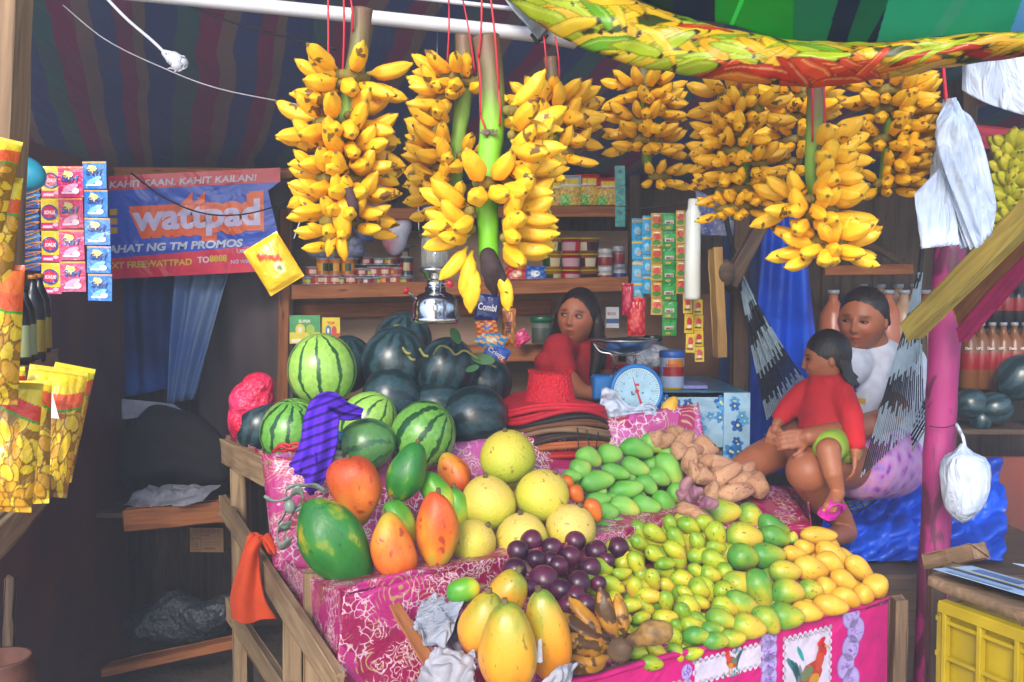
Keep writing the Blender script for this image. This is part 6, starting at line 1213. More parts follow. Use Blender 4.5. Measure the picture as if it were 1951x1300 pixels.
# counter behind the cloth rim
bm = newbm(); box(bm, (P(1080,800,3.3).x, 3.42, P(1080,800,3.3).z-.02), (.75,.35,.03)); tag(O('counter', bm, WOOD_DARK), 'dark counter board behind the cloth rim, under the hats and scale', 'counter')
zc0 = P(1080,800,3.3).z
# ---- weighing scale
sc_ = E('weighing_scale', Vector((P(1200,795,3.3).x,3.36,zc0)), 'blue dial weighing scale with round steel pan', 'scale'); BLUEP = simple('blue_enamel','#1c78c8',.35,.15,10,.05)
k_ = 3.3/F; c0 = P(1211,745,3.28); cz = c0.z
bm = newbm(); box(bm, (P(1196,745,3.4).x, 3.39, (cz+.03+zc0)/2-.01), (.22,.14,cz+.03-zc0), bev=.012); box(bm, (P(1150,720,3.4).x, 3.37, cz+.005), (.09,.12,.085), bev=.008); O('body', bm, BLUEP, sc_)
bm = newbm(); lathe(bm, [(0,0),(50*k_,0),(52*k_,.006),(50*k_,.026),(45*k_,.028),(44*k_,.022),(0,.022)], 48); DM = Matrix.Translation(c0) @ Matrix.Rotation(R(4),4,'Z') @ Matrix.Rotation(PI/2-.06,4,'X'); O('dial_ring', bm, BLUEP, sc_, DM, smooth=True)
p = Panel(.0004); p.ell(0,0,44*k_,44*k_,'#b8dcee',0,48); p.ell(0,0,36*k_,36*k_,'#a6cfe6',1,40)
for i in range(60): a=2*PI*i/60; r1=42*k_; r0=(37 if i%5 else 34)*k_; t_=.0007; ca,sa_=math.cos(a),math.sin(a); p.poly([(r0*ca-t_*sa_,r0*sa_+t_*ca),(r1*ca-t_*sa_,r1*sa_+t_*ca),(r1*ca+t_*sa_,r1*sa_-t_*ca),(r0*ca+t_*sa_,r0*sa_-t_*ca)],'#33506a',2)
for i in range(12): a=PI/2-2*PI*i/12; p.text(str(i),29*k_*math.cos(a),29*k_*math.sin(a)-.004,.010,'#27425c',2,.01,center=True)
p.rect(-.008,.018,.016,.008,'#c8202c',2); p.rect(-.02,-.014,.012,.006,'#3a6a8a',2); p.ell(-.018,-.004,.004,.004,'#4a7a8a',3); p.ell(.02,-.006,.004,.004,'#4a7a8a',3)
O('dial_face', p.mesh(), PRINT, sc_, DM @ Matrix.Translation((0,0,.0225)))
p = Panel(); p.poly([(-.003,-.052),(.006,-.052),(.004,-.02),(-.0005,.052),(-.002,.052)],'#c81428'); p.ell(0,0,.007,.007,'#c81428',1); O('needle', p.mesh(), PRINT, sc_, DM @ Matrix.Translation((0,0,.026)) @ Matrix.Rotation(R(16),4,'Z'))
bm = newbm(); lathe(bm, [(0,.0),(.045,.002),(.085,.018),(.115,.045),(.120,.048),(.122,.046),(.116,.040),(.087,.014),(.045,-.002),(0,-.004)], 48); PZ = P(1188,672,3.36); O('pan', bm, NB('steel_pan', .25, metal=1).col('#c3c8ce').m, sc_, Matrix.Translation(PZ), smooth=True)
bm = newbm(); 
for s_ in (-1,1): tube(bm, spline([PZ+Vector((s_*.11,0,.04)),PZ+Vector((s_*.085,-.02,.005)),PZ+Vector((s_*.045,-.03,-.006)),PZ+Vector((s_*.04,-.02,-.05)),PZ+Vector((s_*.04,0,-.085))],5), .0035, 8)
tube(bm, [PZ+Vector((-.05,-.03,-.008)),PZ+Vector((.05,-.03,-.008))], .0035, 8); box(bm, PZ+Vector((0,0,-.085)), (.10,.06,.012)); O('pan_support', bm, STEEL, sc_)
tag(O('white_bag', grid(lambda u,v: P(1145+u*108, 803-v*(62-44*u+10*math.sin(u*9)), 3.16+.03*u)+Vector((0,.03*noise.noise(Vector((u*5,v*4,3))),.01*noise.noise(Vector((u*9,v*6,5))))), 30, 16, thick=.004), WHITEPL), 'crumpled white plastic bag in front of the scale', 'plastic bag')
# ---- stack of hats
HC = P(1060,850,3.16); 
def hat(y, rad, col, label, ph, amp, crown=False, dx=0, th=.004):
    c = P(1060+dx,y,3.16); e = E('hat', c, label, 'hat', 'stack of wide-brimmed hats')
    m = simple('hat_%d' % y, col, .75, .2, 40, .35)
    def f(u, v):
        a = u*2*PI; r = rad*(.42+.58*v); q = (v**2); return c + Vector((r*math.cos(a)*1.02, r*math.sin(a)*.95, q*(amp*math.cos(2*a+ph)+.006*math.sin(3*a+y)) - .010*q))
    th = .011; me = grid(f, 72, 10, thick=th); O('brim', me, m, e)
    bm = newbm(); tube(bm, [f(k/72,1)+Vector((0,0,-th/2)) for k in range(73)], th*.8, 6); O('brim_edge', bm, simple('hat_edge_%d' % y, tuple(x*.8 for x in lin(col)[:3]) if not isinstance(col,str) else col, .7), e, smooth=True)
    bm = newbm(); R_ = rad*.44; H_ = .105 if crown else .02
    lathe(bm, [(R_*1.55,-.012),(R_*1.22,.004),(R_*1.09,H_*.16),(R_*1.02,H_*.38),(R_*.95,H_*.7),(R_*.90,H_*.93),(R_*.84,H_*(1.0)),(R_*.5,H_*.97),(0,H_*.95)] if crown else [(R_*1.04,-.004),(R_*1.02,H_*.15),(R_*.97,H_*.6),(R_*.92,H_*.9),(0,H_*.96)], 64)
    nm = m
    if crown:
        n = NB('woven_red', .7); v=n.coord(scale=(1,1,1)); n.col(n.mix(n.ramp(n.math('SINE', n.math('MULTIPLY', n.sep(v,2), 900)),[(.2,0.),(.8,.35)]),'#d8142c','#a00c20')).bump(n.voro(v,110),1.,.006); nm = n.m
    O('crown', bm, nm, e, Matrix.Translation(c), smooth=True)
    if crown:
        bm = newbm()
        for k in range(60): a=2*PI*k/60; q=c+Vector((R_*.9*math.cos(a),R_*.9*math.sin(a),H_*.96)); tube(bm,[q,q+Vector((math.cos(a)*.004,math.sin(a)*.004,.012))],[.0025,.0005],4)
        O('fringe', bm, nm, e)
    return e
hat(856,.150,'#c01c24','red hat at the very bottom of the stack',2.4,.020,dx=0); hat(838,.170,'#b5602c','orange-brown hat near the bottom of the stack',2.6,.024,dx=5); hat(824,.172,'#3a2a22','dark brown hat in the lower middle of the stack',2.3,.028,dx=2); hat(812,.178,'#8a6a4e','tan hat in the middle of the stack',2.7,.028,dx=0)
hat(800,.175,'#6f4327','leather brown hat under the dark one',2.5,.030,dx=-3); hat(789,.172,'#1e1a20','black hat beneath the two red ones',2.6,.026,dx=-4); hat(778,.176,'#c0122c','red hat just under the topmost one',2.4,.022,dx=-8); hat(768,.178,'#d0142e','topmost red hat with woven fringed crown',2.5,.022,True,dx=-12)
for i,(x,dx) in enumerate(((1100,4),(1118,10),(1140,-8))): tag(rope('chin_cord', [P(x,815+i*4,2.99),P(x+dx*.4,845,2.97),P(x+dx,868,2.96),P(x+dx+(6 if i<2 else -20),885,2.955)], .0022, BLACKCORD), 'black chin cord %s over the patterned rim' % ['leftmost, hanging','middle, hanging','rightmost, curving'][i], 'cord', 'chin cords of the hats')
# ---- bags and cloths on the stall
bm = newbm(); blob(bm, P(480,765,3.05), (.075,.06,.07)); blob(bm, P(492,735,3.05), (.055,.05,.045)); blob(bm, P(458,800,3.05), (.04,.05,.07)); blob(bm, P(470,810,3.02), (.045,.04,.04))
tag(O('red_bag', fuse(bm,.008,2), simple('red_film','#d0143c',.22,.3,10,1.0,c2='#e83a6a',bd=.03), smooth=True), 'shiny red plastic bag at the rear left corner of the stall', 'plastic bag')
bm = newbm(); RB = lambda c, rx, rz, t: tube(bm, [P(c[0],c[1],2.68)+Vector((rx*math.cos(2*PI*k/16), 0, rz*math.sin(2*PI*k/16))) for k in range(17)], .005, 6)
RB((541,853),.018,.010,0); RB((563,852),.018,.011,0); tube(bm, spline([P(520,862,2.68),P(535,850,2.66),P(552,856,2.66),P(575,848,2.66)],4), .005, 6); tag(O('red_bow', bm, REDSTR, smooth=True), 'red plastic twine bow tied at the cloth corner', 'bow')
PUR = NB('striped_purple_cloth', .8, spec=.2); v = PUR.coord(rot=(0,R(20),0)); s_ = PUR.math('SINE', PUR.math('MULTIPLY', PUR.sep(v,2), 260)); g_ = PUR.ramp(PUR.sep(v,2), [(.0,0.),(1.,1.)])
PUR.col(PUR.mix(PUR.ramp(s_, [(.45,0.),(.6,1.)]), '#5a28c8', '#331478')).bump(PUR.noise(v, 30, 3), .5, .006); PUR = PUR.m
def purple(u, v):
    L_ = spline([P(690,790,2.72),P(660,785,2.70),P(628,772,2.66),P(612,800,2.62),P(604,850,2.60),P(585,900,2.58),P(578,908,2.58)], 6); c = at_(L_, v); n2 = at_(L_, min(1,v+.02))-at_(L_, max(0,v-.02)); s = Vector((n2.z,0,-n2.x)).normalized()
    w_ = .012+.030*min(1,v*2.5)+.012*v; return c + s*(u-.5)*2*w_ + Vector((0,-1,0))*(.014*math.cos((u-.5)*PI)+.010*math.sin(u*13+v*5))
tag(O('purple_cloth', grid(purple, 26, 60, thick=.006), PUR), 'purple striped cloth draped over the watermelon and rim', 'cloth')
tag(sheet('cloth_tag', P(558,905,2.56), P(604,902,2.56), P(600,862,2.56), P(580,880,2.56), PUR, .01, 20), 'flared end of the purple cloth on the rim', 'cloth')
putjar('small_bottle', jar(.028,.07,'#2f6a8a','#7fc0e0','#1c4a6a',.02), 640,880,2.75,P(640,880,2.75).z,'small blue bottle half hidden behind the purple cloth','bottle'); putjar('small_bottle', jar(.02,.03,'#d8d8c8','#c8c8c0','#c8c8b8',.01), 640,888,2.66,P(640,886,2.66).z,'tiny cream pot on the rim by the blue bottle','pot')
ORC = simple('orange_cloth','#d8480f',.85,.35,10,.6,c2='#c03a0c')
def orange(u, v):
    L_ = spline([P(520,1052,2.60),P(500,1020,2.62),P(482,1040,2.60),P(474,1090,2.60),P(474,1140,2.6),P(486,1180,2.6)], 6); c = at_(L_, v); w_ = .012+.012*math.sin(v*2)+.034*max(0,v-.45)*2
    return c + Vector(((u-.5)*2*w_, -.012*math.cos((u-.5)*PI)-.008*math.sin(u*9+v*6), .006*math.sin(u*7+v*2)))
tag(O('orange_cloth', grid(orange, 24, 50, thick=.008), ORC), 'orange rag hanging over the side rail of the stall', 'cloth')
rb = E('grey_ribbon', P(545,960,2.5), 'shiny grey-green plastic ribbon tied in loops at the papaya tray corner', 'ribbon'); RIB = simple('grey_green_ribbon','#6f7f70',.28,.35,14,.4,c2='#8fa094')
def ribbon(pts, w_, Y=2.5):
    L_ = spline([P(x,y,Y-.02*math.sin(i)) for i,(x,y) in enumerate(pts)], 8)
    def f(u, v): c = at_(L_, v); return c + Vector((.25,-.5,.8)).normalized()*(u-.5)*w_*(1+.3*math.sin(v*9)) + Vector((0,-.006*math.sin(u*PI),0))
    O('loop', grid(f, 4, 40, thick=.001), RIB, rb)
ribbon([(504,946),(520,954),(540,952),(556,945)], .012); ribbon([(548,960),(545,935),(560,925),(580,925),(600,925),(618,935)], .014); ribbon([(552,960),(540,985),(530,1000),(548,1005),(556,985)], .02); ribbon([(550,965),(556,940),(572,935),(578,955),(560,975),(545,1010),(545,1035)], .028); ribbon([(555,1000),(530,1010),(534,1040),(556,1030)], .03); ribbon([(560,975),(590,960),(612,950),(622,930)],.012)
bm = newbm(); blob(bm, P(552,965,2.49), (.016,.014,.02)); O('knot', bm, RIB, rb, smooth=True)
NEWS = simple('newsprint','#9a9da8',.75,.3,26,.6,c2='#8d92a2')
def paper(name, cs, Y, label, dis=.02, seed=0, mat=None):
    a, b, c, d = [P(x,y,yy) for x,y,yy in cs]; q = quadfn(a,b,c,d); n_ = (b-a).cross(d-a).normalized()
    def f(u, v):
        u2 = u+.06*noise.noise(Vector((v*7,seed,0))); v2 = v+.06*noise.noise(Vector((u*7,seed+5,0))); p_ = q(u2, v2)
        h = .05*abs(noise.noise(p_*16+Vector((seed,0,0))))+.028*abs(noise.noise(p_*38+Vector((seed,3,0))))+.02*noise.noise(p_*9)
        return p_ + n_*(h*min(1, dis/.01)-.01)
    return tag(O(name, grid(f, 60, 60, thick=.0006), mat or NEWS), label, 'paper')
pn_ = paper('newspaper', [(778,1212,2.0),(838,1262,1.96),(880,1152,2.08),(806,1140,2.16)], 0, 'crumpled newspaper sheet with printed lines between stick and papayas', .018, 1)
pn = Panel(); pn.text('FOR SALE', 0, .045, .012, '#4a4e5c', 1, .02, .1)
for i in range(7): pn.rect(0,.034-.007*i,.06-.006*(i%3),.0028,'#6a6e7c',1)
a0 = P(806,1196,1.965); xd_ = (P(850,1180,1.965)-a0).normalized(); o = O('print', pn.mesh(), PRINT, pn_, Matrix.Translation(a0) @ frame(Vector((0,0,0)), xd_, Vector((0,-1,.4)).normalized()).to_3x3().to_4x4() @ Matrix())
paper('newspaper', [(790,1302,1.9),(905,1330,1.88),(905,1240,1.92),(830,1236,1.95)], 0, 'white crumpled paper at the foot of the front papayas', .02, 2, simple('white_paper','#a09ea8',.8,.2,20,.5))
paper('newspaper', [(1020,1320,1.8),(1075,1330,1.84),(1102,1262,1.9),(1050,1275,1.86)], 0, 'white paper wrapped under the right hand papaya', .02, 3, simple('white_paper2','#a09ea8',.8,.2,20,.5))
paper('newspaper', [(1022,1262,1.84),(1034,1262,1.84),(1032,1215,1.86),(1026,1218,1.86)], 0, 'thin strip of white paper between two front papayas', .003, 4, simple('white_paper3','#a09ea8',.8,.2,20,.5))
paper('newspaper', [(830,1232,2.02),(880,1250,2.0),(890,1175,2.1),(845,1180,2.08)], 0, 'dark shaded newspaper behind the crumpled sheet', .02, 5, simple('shaded_news','#6c6270',.8,.3,26,.6))  # last sheet: newsprint copy with shade put into its darker colour
# ================================================================ people
SKIN = NB('skin', .48, spec=.4); a_ = SKIN.N('ShaderNodeAttribute'); a_.attribute_name='col'; v = SKIN.coord()
SKIN.col(SKIN.mix(SKIN.ramp(SKIN.noise(v, 30, 3), [(.35,0.),(.75,.22)]), a_.outputs['Color'], '#5a2c1c')); SKIN.b.inputs['Subsurface Weight'].default_value = .08; SKIN.b.inputs['Subsurface Radius'].default_value = (.012,.005,.003); SKIN = SKIN.m
HAIR = NB('black_hair', .38, spec=.4); v = HAIR.coord(scale=(1,1,.12)); HAIR.col(HAIR.mix(HAIR.noise(v, 260, 2), '#0d0a0c', '#2a1c1a')).bump(HAIR.noise(v, 320, 2), .6, .003); HAIR = HAIR.m
def headM(c, h, yaw, pitch=0, roll=0): return Matrix.Translation(c) @ Matrix.Rotation(R(yaw),4,'Z') @ Matrix.Rotation(R(pitch),4,'X') @ Matrix.Rotation(R(roll),4,'Y') @ Matrix.Scale(h,4)
def G(x, z, cx, cz, sx, sz): return math.exp(-((x-cx)/sx)**2-((z-cz)/sz)**2)
def head(bm, M, ww=.345, full=0, chub=0):
    vs = bmesh.ops.create_icosphere(bm, subdivisions=5, radius=1)['verts']
    for v in vs:
        x, y, z = v.co; X, Y_, Z = x*ww, y*.40+.02, z*.5
        fr = max(0,-y)
        if z < -.05: k = min(1,(-z-.05)/.95); X *= 1-(.30-chub*.12)*k**1.3; Y_ = Y_ if y < 0 else Y_*(1-.45*k)
        if fr > 0:
            d = 0; f2 = min(1, fr*1.6)
            Y_ *= 1-.04*f2
            for s in (-1,1):
                d -= .052*G(X,Z,s*.135,.025,.078,.045); d += .018*G(X,Z,s*.13,.10,.09,.03); d += (.022+chub*.02)*G(X,Z,s*.19,-.12,.09,.09); d += .022*G(X,Z,s*.042,-.135,.025,.022)
            d += .060*G(X,Z,0,-.04,.030,.10)*(1 if Z<.08 else .4); d += .066*G(X,Z,0,-.125,.040,.032)
            d += .040*G(X,Z,0,-.235,.080,.024) + .044*G(X,Z,0,-.287,.065,.024) - .030*G(X,Z,0,-.260,.085,.010) + .035*G(X,Z,0,-.40,.075,.05) - .012*G(X,Z,0,-.335,.09,.02)
            Y_ -= d*f2
        v.co = Vector((X,Y_,Z))
    tform(vs, M)
    for s in (-1,1): blob(bm, M @ Vector((s*(ww+.005),.05,-.03)), (.030*M.to_scale().x,.055*M.to_scale().x,.10*M.to_scale().x), M.to_quaternion().to_matrix().to_4x4() @ Matrix.Rotation(s*.3,4,'Z'), 2)
def surfy(X, Z, ww=.345):
    x = X/ww; z = Z/.5; return -math.sqrt(max(.01,1-x*x-z*z))*.40*.96+.02
def skincol(M, base, lip, brow=True, hd=.62):
    inv = np.array(M.inverted()); b_, l_, = C(base, lip); dk = C('#20120c')[0]
    def f(co):
        q = co@inv[:3,:3].T+inv[:3,3]; c = np.tile(b_, (len(co),1)); X,Y_,Z = q[:,0],q[:,1],q[:,2]
        fr = (np.sqrt((q**2).sum(1)) < hd)&(Y_<-.15)
        k = np.exp(-((X)/.085)**4-((Z+.26)/.034)**4)*fr; c = c*(1-k[:,None]*.95)+l_*k[:,None]*.95
        k = np.exp(-((Z+.259)/.007)**2-(X/.09)**4)*fr; c = c*(1-k[:,None]*.6)+dk*k[:,None]*.6
        for s in (-1,1):
            if brow: k = np.exp(-((X-s*.14)/.080)**4-((Z-.112+.25*(np.abs(X)-.14)**1*.3)/.018)**2)*fr; c = c*(1-k[:,None]*.95)+dk*k[:,None]*.95
            k = np.exp(-((X-s*.19)/.09)**2-((Z+.1)/.08)**2)*fr*.22; c = c*(1-k[:,None])+C('#b84a34')[0]*k[:,None]
            k = np.exp(-((X-s*.04)/.016)**2-((Z+.155)/.010)**2)*fr*.6; c = c*(1-k[:,None])+dk*k[:,None]
        return c
    return f
def eyes(M, parent, gx=0, gz=0, open_=1., ww=.345):
    for s in (-1,1):
        bm = newbm(); rx, rz, ry = .062, .028*open_, .020; vs = bmesh.ops.create_uvsphere(bm, u_segments=28, v_segments=20, radius=1)['verts']
        cl = bm.loops.layers.color.new('col'); gxx, gzz = gx*.03, gz*.01
        for f in bm.faces:
            f.smooth = True
            for l in f.loops:
                x, y, z = l.vert.co; X, Z = x*rx-gxx, z*rz-gzz; d = math.hypot(X,Z)
                l[cl] = lin('#0a0606' if d < .013 else '#2c140c' if d < .027 else '#bfb2ab')
        c = Vector((s*.135, surfy(s*.135,.022,ww)+.016, .022)); tform(bm.verts, M @ Matrix.Translation(c) @ Matrix.Rotation(s*.25,4,'Z') @ Matrix.Diagonal((rx,ry,rz,1)))
        e_ = O('eye', bm, TIN, parent)
        pts = [M @ Vector((s*.135+t*.068, c.y-.021+abs(t)*.016+(t*s)*.012*1, .022+.025*open_*(1-t*t*.75))) for t in (-1,-.5,0,.5,1)]
        bm = newbm(); tube(bm, spline(pts,4), .0021, 6); O('eyelashes', bm, HAIR, parent)
def hand(bm, wr, d, nrm, s=1., curl=20, side=1, spread=.021, thumb=True):
    d = d.normalized(); nrm = (nrm-d*nrm.dot(d)).normalized(); sd = d.cross(nrm)*side
    k = s
    limb(bm, [wr, wr+d*.035*k], [.022*k,.026*k], 12)
    for j in (-1,-.33,.33,1): limb(bm, [wr+d*.03*k+sd*j*.022*k, wr+d*.085*k+sd*j*.030*k], [.014*k,.0115*k], 10)
    for j, L_ in zip((-1.5,-.5,.5,1.5), (.072,.082,.078,.060)):
        p_ = wr+d*.085*k+sd*j*spread*k; dd = (d+sd*j*.06).normalized(); pts = [p_]; c_ = R(curl)
        for t_, (fr_) in enumerate((.45,.3,.25)):
            ang = c_*(t_+.6); q = dd*math.cos(ang)-nrm*math.sin(ang); p_ = p_+q*L_*fr_*k; pts.append(p_)
        limb(bm, pts, [.0090*k,.0082*k,.0075*k,.0062*k], 10)
    if thumb: 
        p_ = wr+d*.03*k-sd*.028*k; q = (d*.7-sd*.8-nrm*.25).normalized(); q2 = (d*.95-sd*.3-nrm*.2).normalized(); limb(bm, [p_, p_+q*.035*k, p_+q*.035*k+q2*.028*k], [.013*k,.0105*k,.008*k], 10)
CL = lambda name, c, c2=None: simple(name, c, .85, .3, 5, .5, c2=c2, bd=.02)
# ---------------- the girl
g = E('person', P(1075,850,3.7), 'girl in a red t-shirt with long dark hair turning to look left behind the hats', 'person')
HM = headM(P(1099,606,3.62), .215, -22, -4, 6)
bm = newbm(); head(bm, HM)
nk = P(1102,655,3.66); limb(bm, [P(1101,630,3.66), nk, P(1095,690,3.7)], [.05,.046,.055]); limb(bm, [P(1095,690,3.7),P(1078,760,3.72),P(1070,830,3.72)], [.09,.11,.11])
limb(bm, [P(1062,665,3.55),P(1075,715,3.50),P(1108,748,3.42),P(1140,752,3.38)], [.045,.038,.032,.024]); hand(bm, P(1140,752,3.38), Vector((1,-.2,.05)), Vector((0,-.3,1)), .85, 25)
limb(bm, [P(1140,680,3.78),P(1160,740,3.7)], [.042,.03])
me = fuse(bm, .0038, 2, 'girl_body'); vcol(me, skincol(HM, '#a06044', '#8a342e')); O('body', me, SKIN, g, smooth=True); eyes(HM, g, -.9, .5, 1.15)
bm = newbm(); limb(bm, [P(1092,682,3.70),P(1075,760,3.72),P(1066,840,3.72)], [.115,.13,.125]); limb(bm, [P(1098,672,3.69),P(1064,664,3.56),P(1066,684,3.53),P(1076,706,3.505)], [.058,.058,.055,.049]); limb(bm, [P(1100,668,3.7),P(1138,680,3.77),P(1146,700,3.76)], [.06,.06,.055])
blob(bm, P(1050,690,3.55), (.066,.06,.05)); me = fuse(bm, .007, 4); O('t_shirt', me, CL('red_jersey','#a80f20','#860a18'), g, smooth=True)
bm = newbm(); Rh = HM.to_quaternion().to_matrix().to_4x4(); blob(bm, HM @ Vector((0,.096,.092)), (.385*.215,.425*.215,.475*.215), Rh)
for a, pts, rs_ in ((0,[(.30,.08,.2),(.37,.06,-.05),(.39,.12,-.35),(.42,.15,-.7),(.40,.1,-1.0)],[.09,.10,.12,.13,.07]),(1,[(-.27,.06,.22),(-.355,.03,-.02),(-.35,.10,-.28),(-.30,.18,-.5)],[.08,.085,.09,.07]),(2,[(0,.3,0),(.1,.36,-.4),(.3,.32,-.8),(.36,.25,-1.1)],[.2,.2,.17,.10]),(3,[(.2,.25,0),(.4,.25,-.4),(.5,.2,-.8)],[.14,.15,.08])):
    limb(bm, [HM @ Vector(q) for q in pts], [r*.215 for r in rs_])
for i in range(50):
    s = random.choice((-1,1,1)); x0 = random.uniform(.30,.42); y0 = random.uniform(0,.3); e1 = random.uniform(-.6,-1.15) if s>0 else random.uniform(-.35,-.6)
    tube(bm, spline([HM @ Vector((s*.25,.05,.33)), HM @ Vector((s*x0,y0,0)), HM @ Vector((s*(x0+.05),y0+.05,e1*.5)), HM @ Vector((s*(x0+random.uniform(-.05,.15)),y0+.08,e1))], 5), .0028, 5)
O('hair', fuse(bm, .0042, 2), HAIR, g, smooth=True)
for s in (-1,1):
    bm = newbm(); blob(bm, HM @ Vector((s*.36,.03,-.17)), .0045, sub=2); O('earring', bm, STEEL, g, smooth=True)
# ---------------- the woman
m_ = E('person', P(1670,900,3.45), 'smiling woman in a white t-shirt sitting in the hammock holding the child', 'person')
HM = headM(P(1642,612,3.40), .225, -38, 4, 4)
bm = newbm(); head(bm, HM, .365, chub=.6); limb(bm, [P(1655,640,3.44),P(1666,672,3.46),P(1668,700,3.47)], [.058,.062,.07])
limb(bm, [P(1668,705,3.48),P(1682,790,3.45),P(1690,865,3.42)], [.12,.14,.15]); S1, EL = P(1722,690,3.5), P(1690,800,3.24)
limb(bm, [S1,P(1722,745,3.4),EL], [.060,.054,.043]); limb(bm, [EL,P(1610,822,3.02),P(1540,832,2.94)], [.043,.040,.028]); hand(bm, P(1545,832,2.945), Vector((-1,-.1,-.12)), Vector((0,-1,.25)), .80, 34, 1, .018)
limb(bm, [P(1620,700,3.38),P(1510,790,3.36),P(1500,815,3.25),P(1532,848,2.99)], [.055,.05,.042,.027]); hand(bm, P(1534,848,2.985), Vector((.22,-.45,-.85)), Vector((-.1,-1,.6)), .95, 14, -1, .024)
limb(bm, [P(1672,872,3.38),P(1600,885,3.12),P(1540,898,2.96)], [.10,.088,.070]); limb(bm, [P(1540,898,2.96),P(1568,950,3.05),P(1600,985,3.1),P(1612,1012,3.12)], [.068,.056,.040,.036]); limb(bm, [P(1612,1015,3.12),P(1590,1022,3.0),P(1572,1028,2.9)], [.036,.032,.022])
for i in range(5): limb(bm, [P(1575+i*5,1026,2.93),P(1566+i*6,1032,2.87)], [.011-.001*i,.009-.001*i], 8)
limb(bm, [P(1660,860,3.45),P(1560,845,3.3),P(1500,850,3.2)], [.09,.078,.066]); limb(bm, [P(1500,850,3.2),P(1440,880,3.12),P(1380,915,3.05)], [.062,.056,.04])
me = fuse(bm, .0040, 3, 'woman_body'); vcol(me, skincol(HM, '#9a5a3c', '#96403a')); O('body', me, SKIN, m_, smooth=True); eyes(HM, m_, -.5, -.2, .7, .365)
bm = newbm(); limb(bm, [P(1664,705,3.48),P(1678,790,3.45),P(1690,850,3.43)], [.128,.150,.155]); limb(bm, [P(1640,690,3.44),P(1724,694,3.5),P(1726,735,3.42),P(1716,768,3.35)], [.07,.078,.074,.070]); limb(bm,[P(1640,690,3.44),P(1619,700,3.38),P(1590,728,3.375)],[.07,.072,.068])
me = fuse(bm, .007, 4)
def shirt(co):
    c = np.tile(C('#c3c9dc')[0], (len(co),1)); 
    q0 = P(1632,765,3.3); d = np.hypot(co[:,0]-q0.x, co[:,2]-q0.z); fr = co[:,1] < 3.44
    k = (np.abs(co[:,0]-P(1636,740,3.3).x)<.02)&(np.abs(co[:,2]-P(1636,742,3.3).z)<.02)&fr; c[k] = C('#2a3a8a')[0]; k = (np.abs(co[:,0]-P(1640,762,3.3).x)<.035)&(np.abs(co[:,2]-P(1640,768,3.3).z)<.012)&fr; c[k] = C('#c89a2c')[0]; return c
vcol(me, shirt); O('t_shirt', me, vmat('white_jersey', .85, .4, 14), m_, smooth=True)
bm = newbm(); limb(bm, [P(1688,868,3.42),P(1640,884,3.22)], [.155,.125]); blob(bm, P(1695,875,3.42), (.15,.15,.10)); me = fuse(bm,.007,3); n = NB('flowered_cotton',.85); v=n.coord(); c = n.ramp(n.voro(n.add(v,n.noise(v,14,2,out=1),.06),22), [(.1,'#3a4ab0'),(.22,'#c03a8a'),(.34,'#8f7ac8'),(.5,'#c07ab0'),(.8,'#b890c0')]); n.col(c).bump(n.noise(v,20),.3,.01); O('shorts', me, n.m, m_, smooth=True)
bm = newbm(); Rh = HM.to_quaternion().to_matrix().to_4x4(); blob(bm, HM @ Vector((0,.100,.128)), (.384*.225,.42*.225,.435*.225), Rh); limb(bm, [HM @ Vector(q) for q in ((0,.40,.05),(.05,.52,-.05),(.12,.55,-.35),(.2,.5,-.55))], [.03,.032,.026,.012]); limb(bm, [HM @ Vector(q) for q in ((.30,.1,.15),(.33,.2,-.02))], [.02,.015]); O('hair', fuse(bm,.0042,2), HAIR, m_, smooth=True)
# ---------------- the child
k2 = E('person', P(1585,845,3.08), 'small child in a red jacket sitting on the woman\'s lap facing left', 'person')
HM = headM(P(1572,684,3.12), .180, -98, 6, 0)
bm = newbm(); head(bm, HM, .37, chub=1.); limb(bm, [P(1575,705,3.13),P(1576,730,3.12)], [.035,.036]); limb(bm, [P(1576,750,3.12),P(1585,830,3.08)], [.07,.075])
limb(bm, [P(1628,845,2.96),P(1630,860,2.94)], [.022,.018]); hand(bm, P(1630,860,2.94), Vector((-.05,-.1,-1)), Vector((1,-.5,0)), .62, 22, 1); limb(bm, [P(1490,795,3.14),P(1480,808,3.12)], [.02,.017]); hand(bm, P(1480,808,3.12), Vector((-.3,-.1,-1)), Vector((-.6,-1,0)), .6, 20, 1)
limb(bm, [P(1590,845,3.0),P(1578,858,2.88),P(1586,900,2.85),P(1596,935,2.86)], [.040,.037,.030,.021]); limb(bm, [P(1596,940,2.86),P(1588,954,2.83),P(1578,966,2.79)], [.023,.021,.017])
for i in range(5): limb(bm, [P(1572+i*5,966,2.80),P(1568+i*5.4,974,2.785)], [.0085,.0065], 8)
limb(bm, [P(1560,845,3.15),P(1520,862,3.08),P(1525,900,3.1)], [.045,.04,.03])
me = fuse(bm, .0035, 2, 'child_body'); vcol(me, skincol(HM, '#a0603f', '#9a4438')); O('body', me, SKIN, k2, smooth=True); eyes(HM, k2, 0, 0, 1.)
bm = newbm(); limb(bm, [P(1578,748,3.11),P(1574,790,3.10),P(1578,818,3.08)], [.074,.088,.094]); limb(bm, [P(1578,735,3.12),P(1604,752,3.05),P(1622,792,2.98),P(1630,842,2.95)], [.050,.042,.037,.031]); limb(bm, [P(1565,738,3.14),P(1532,752,3.16),P(1505,775,3.15),P(1488,795,3.14)], [.052,.045,.038,.030])
limb(bm, [P(1556,722,3.10),P(1576,728,3.06),P(1596,726,3.10),P(1590,718,3.18)], [.018,.019,.018,.018]); blob(bm, P(1600,820,3.06), (.08,.08,.05)); O('jacket', fuse(bm,.006,3), CL('red_jacket_cloth','#c20f1e','#9a0a18'), k2, smooth=True)
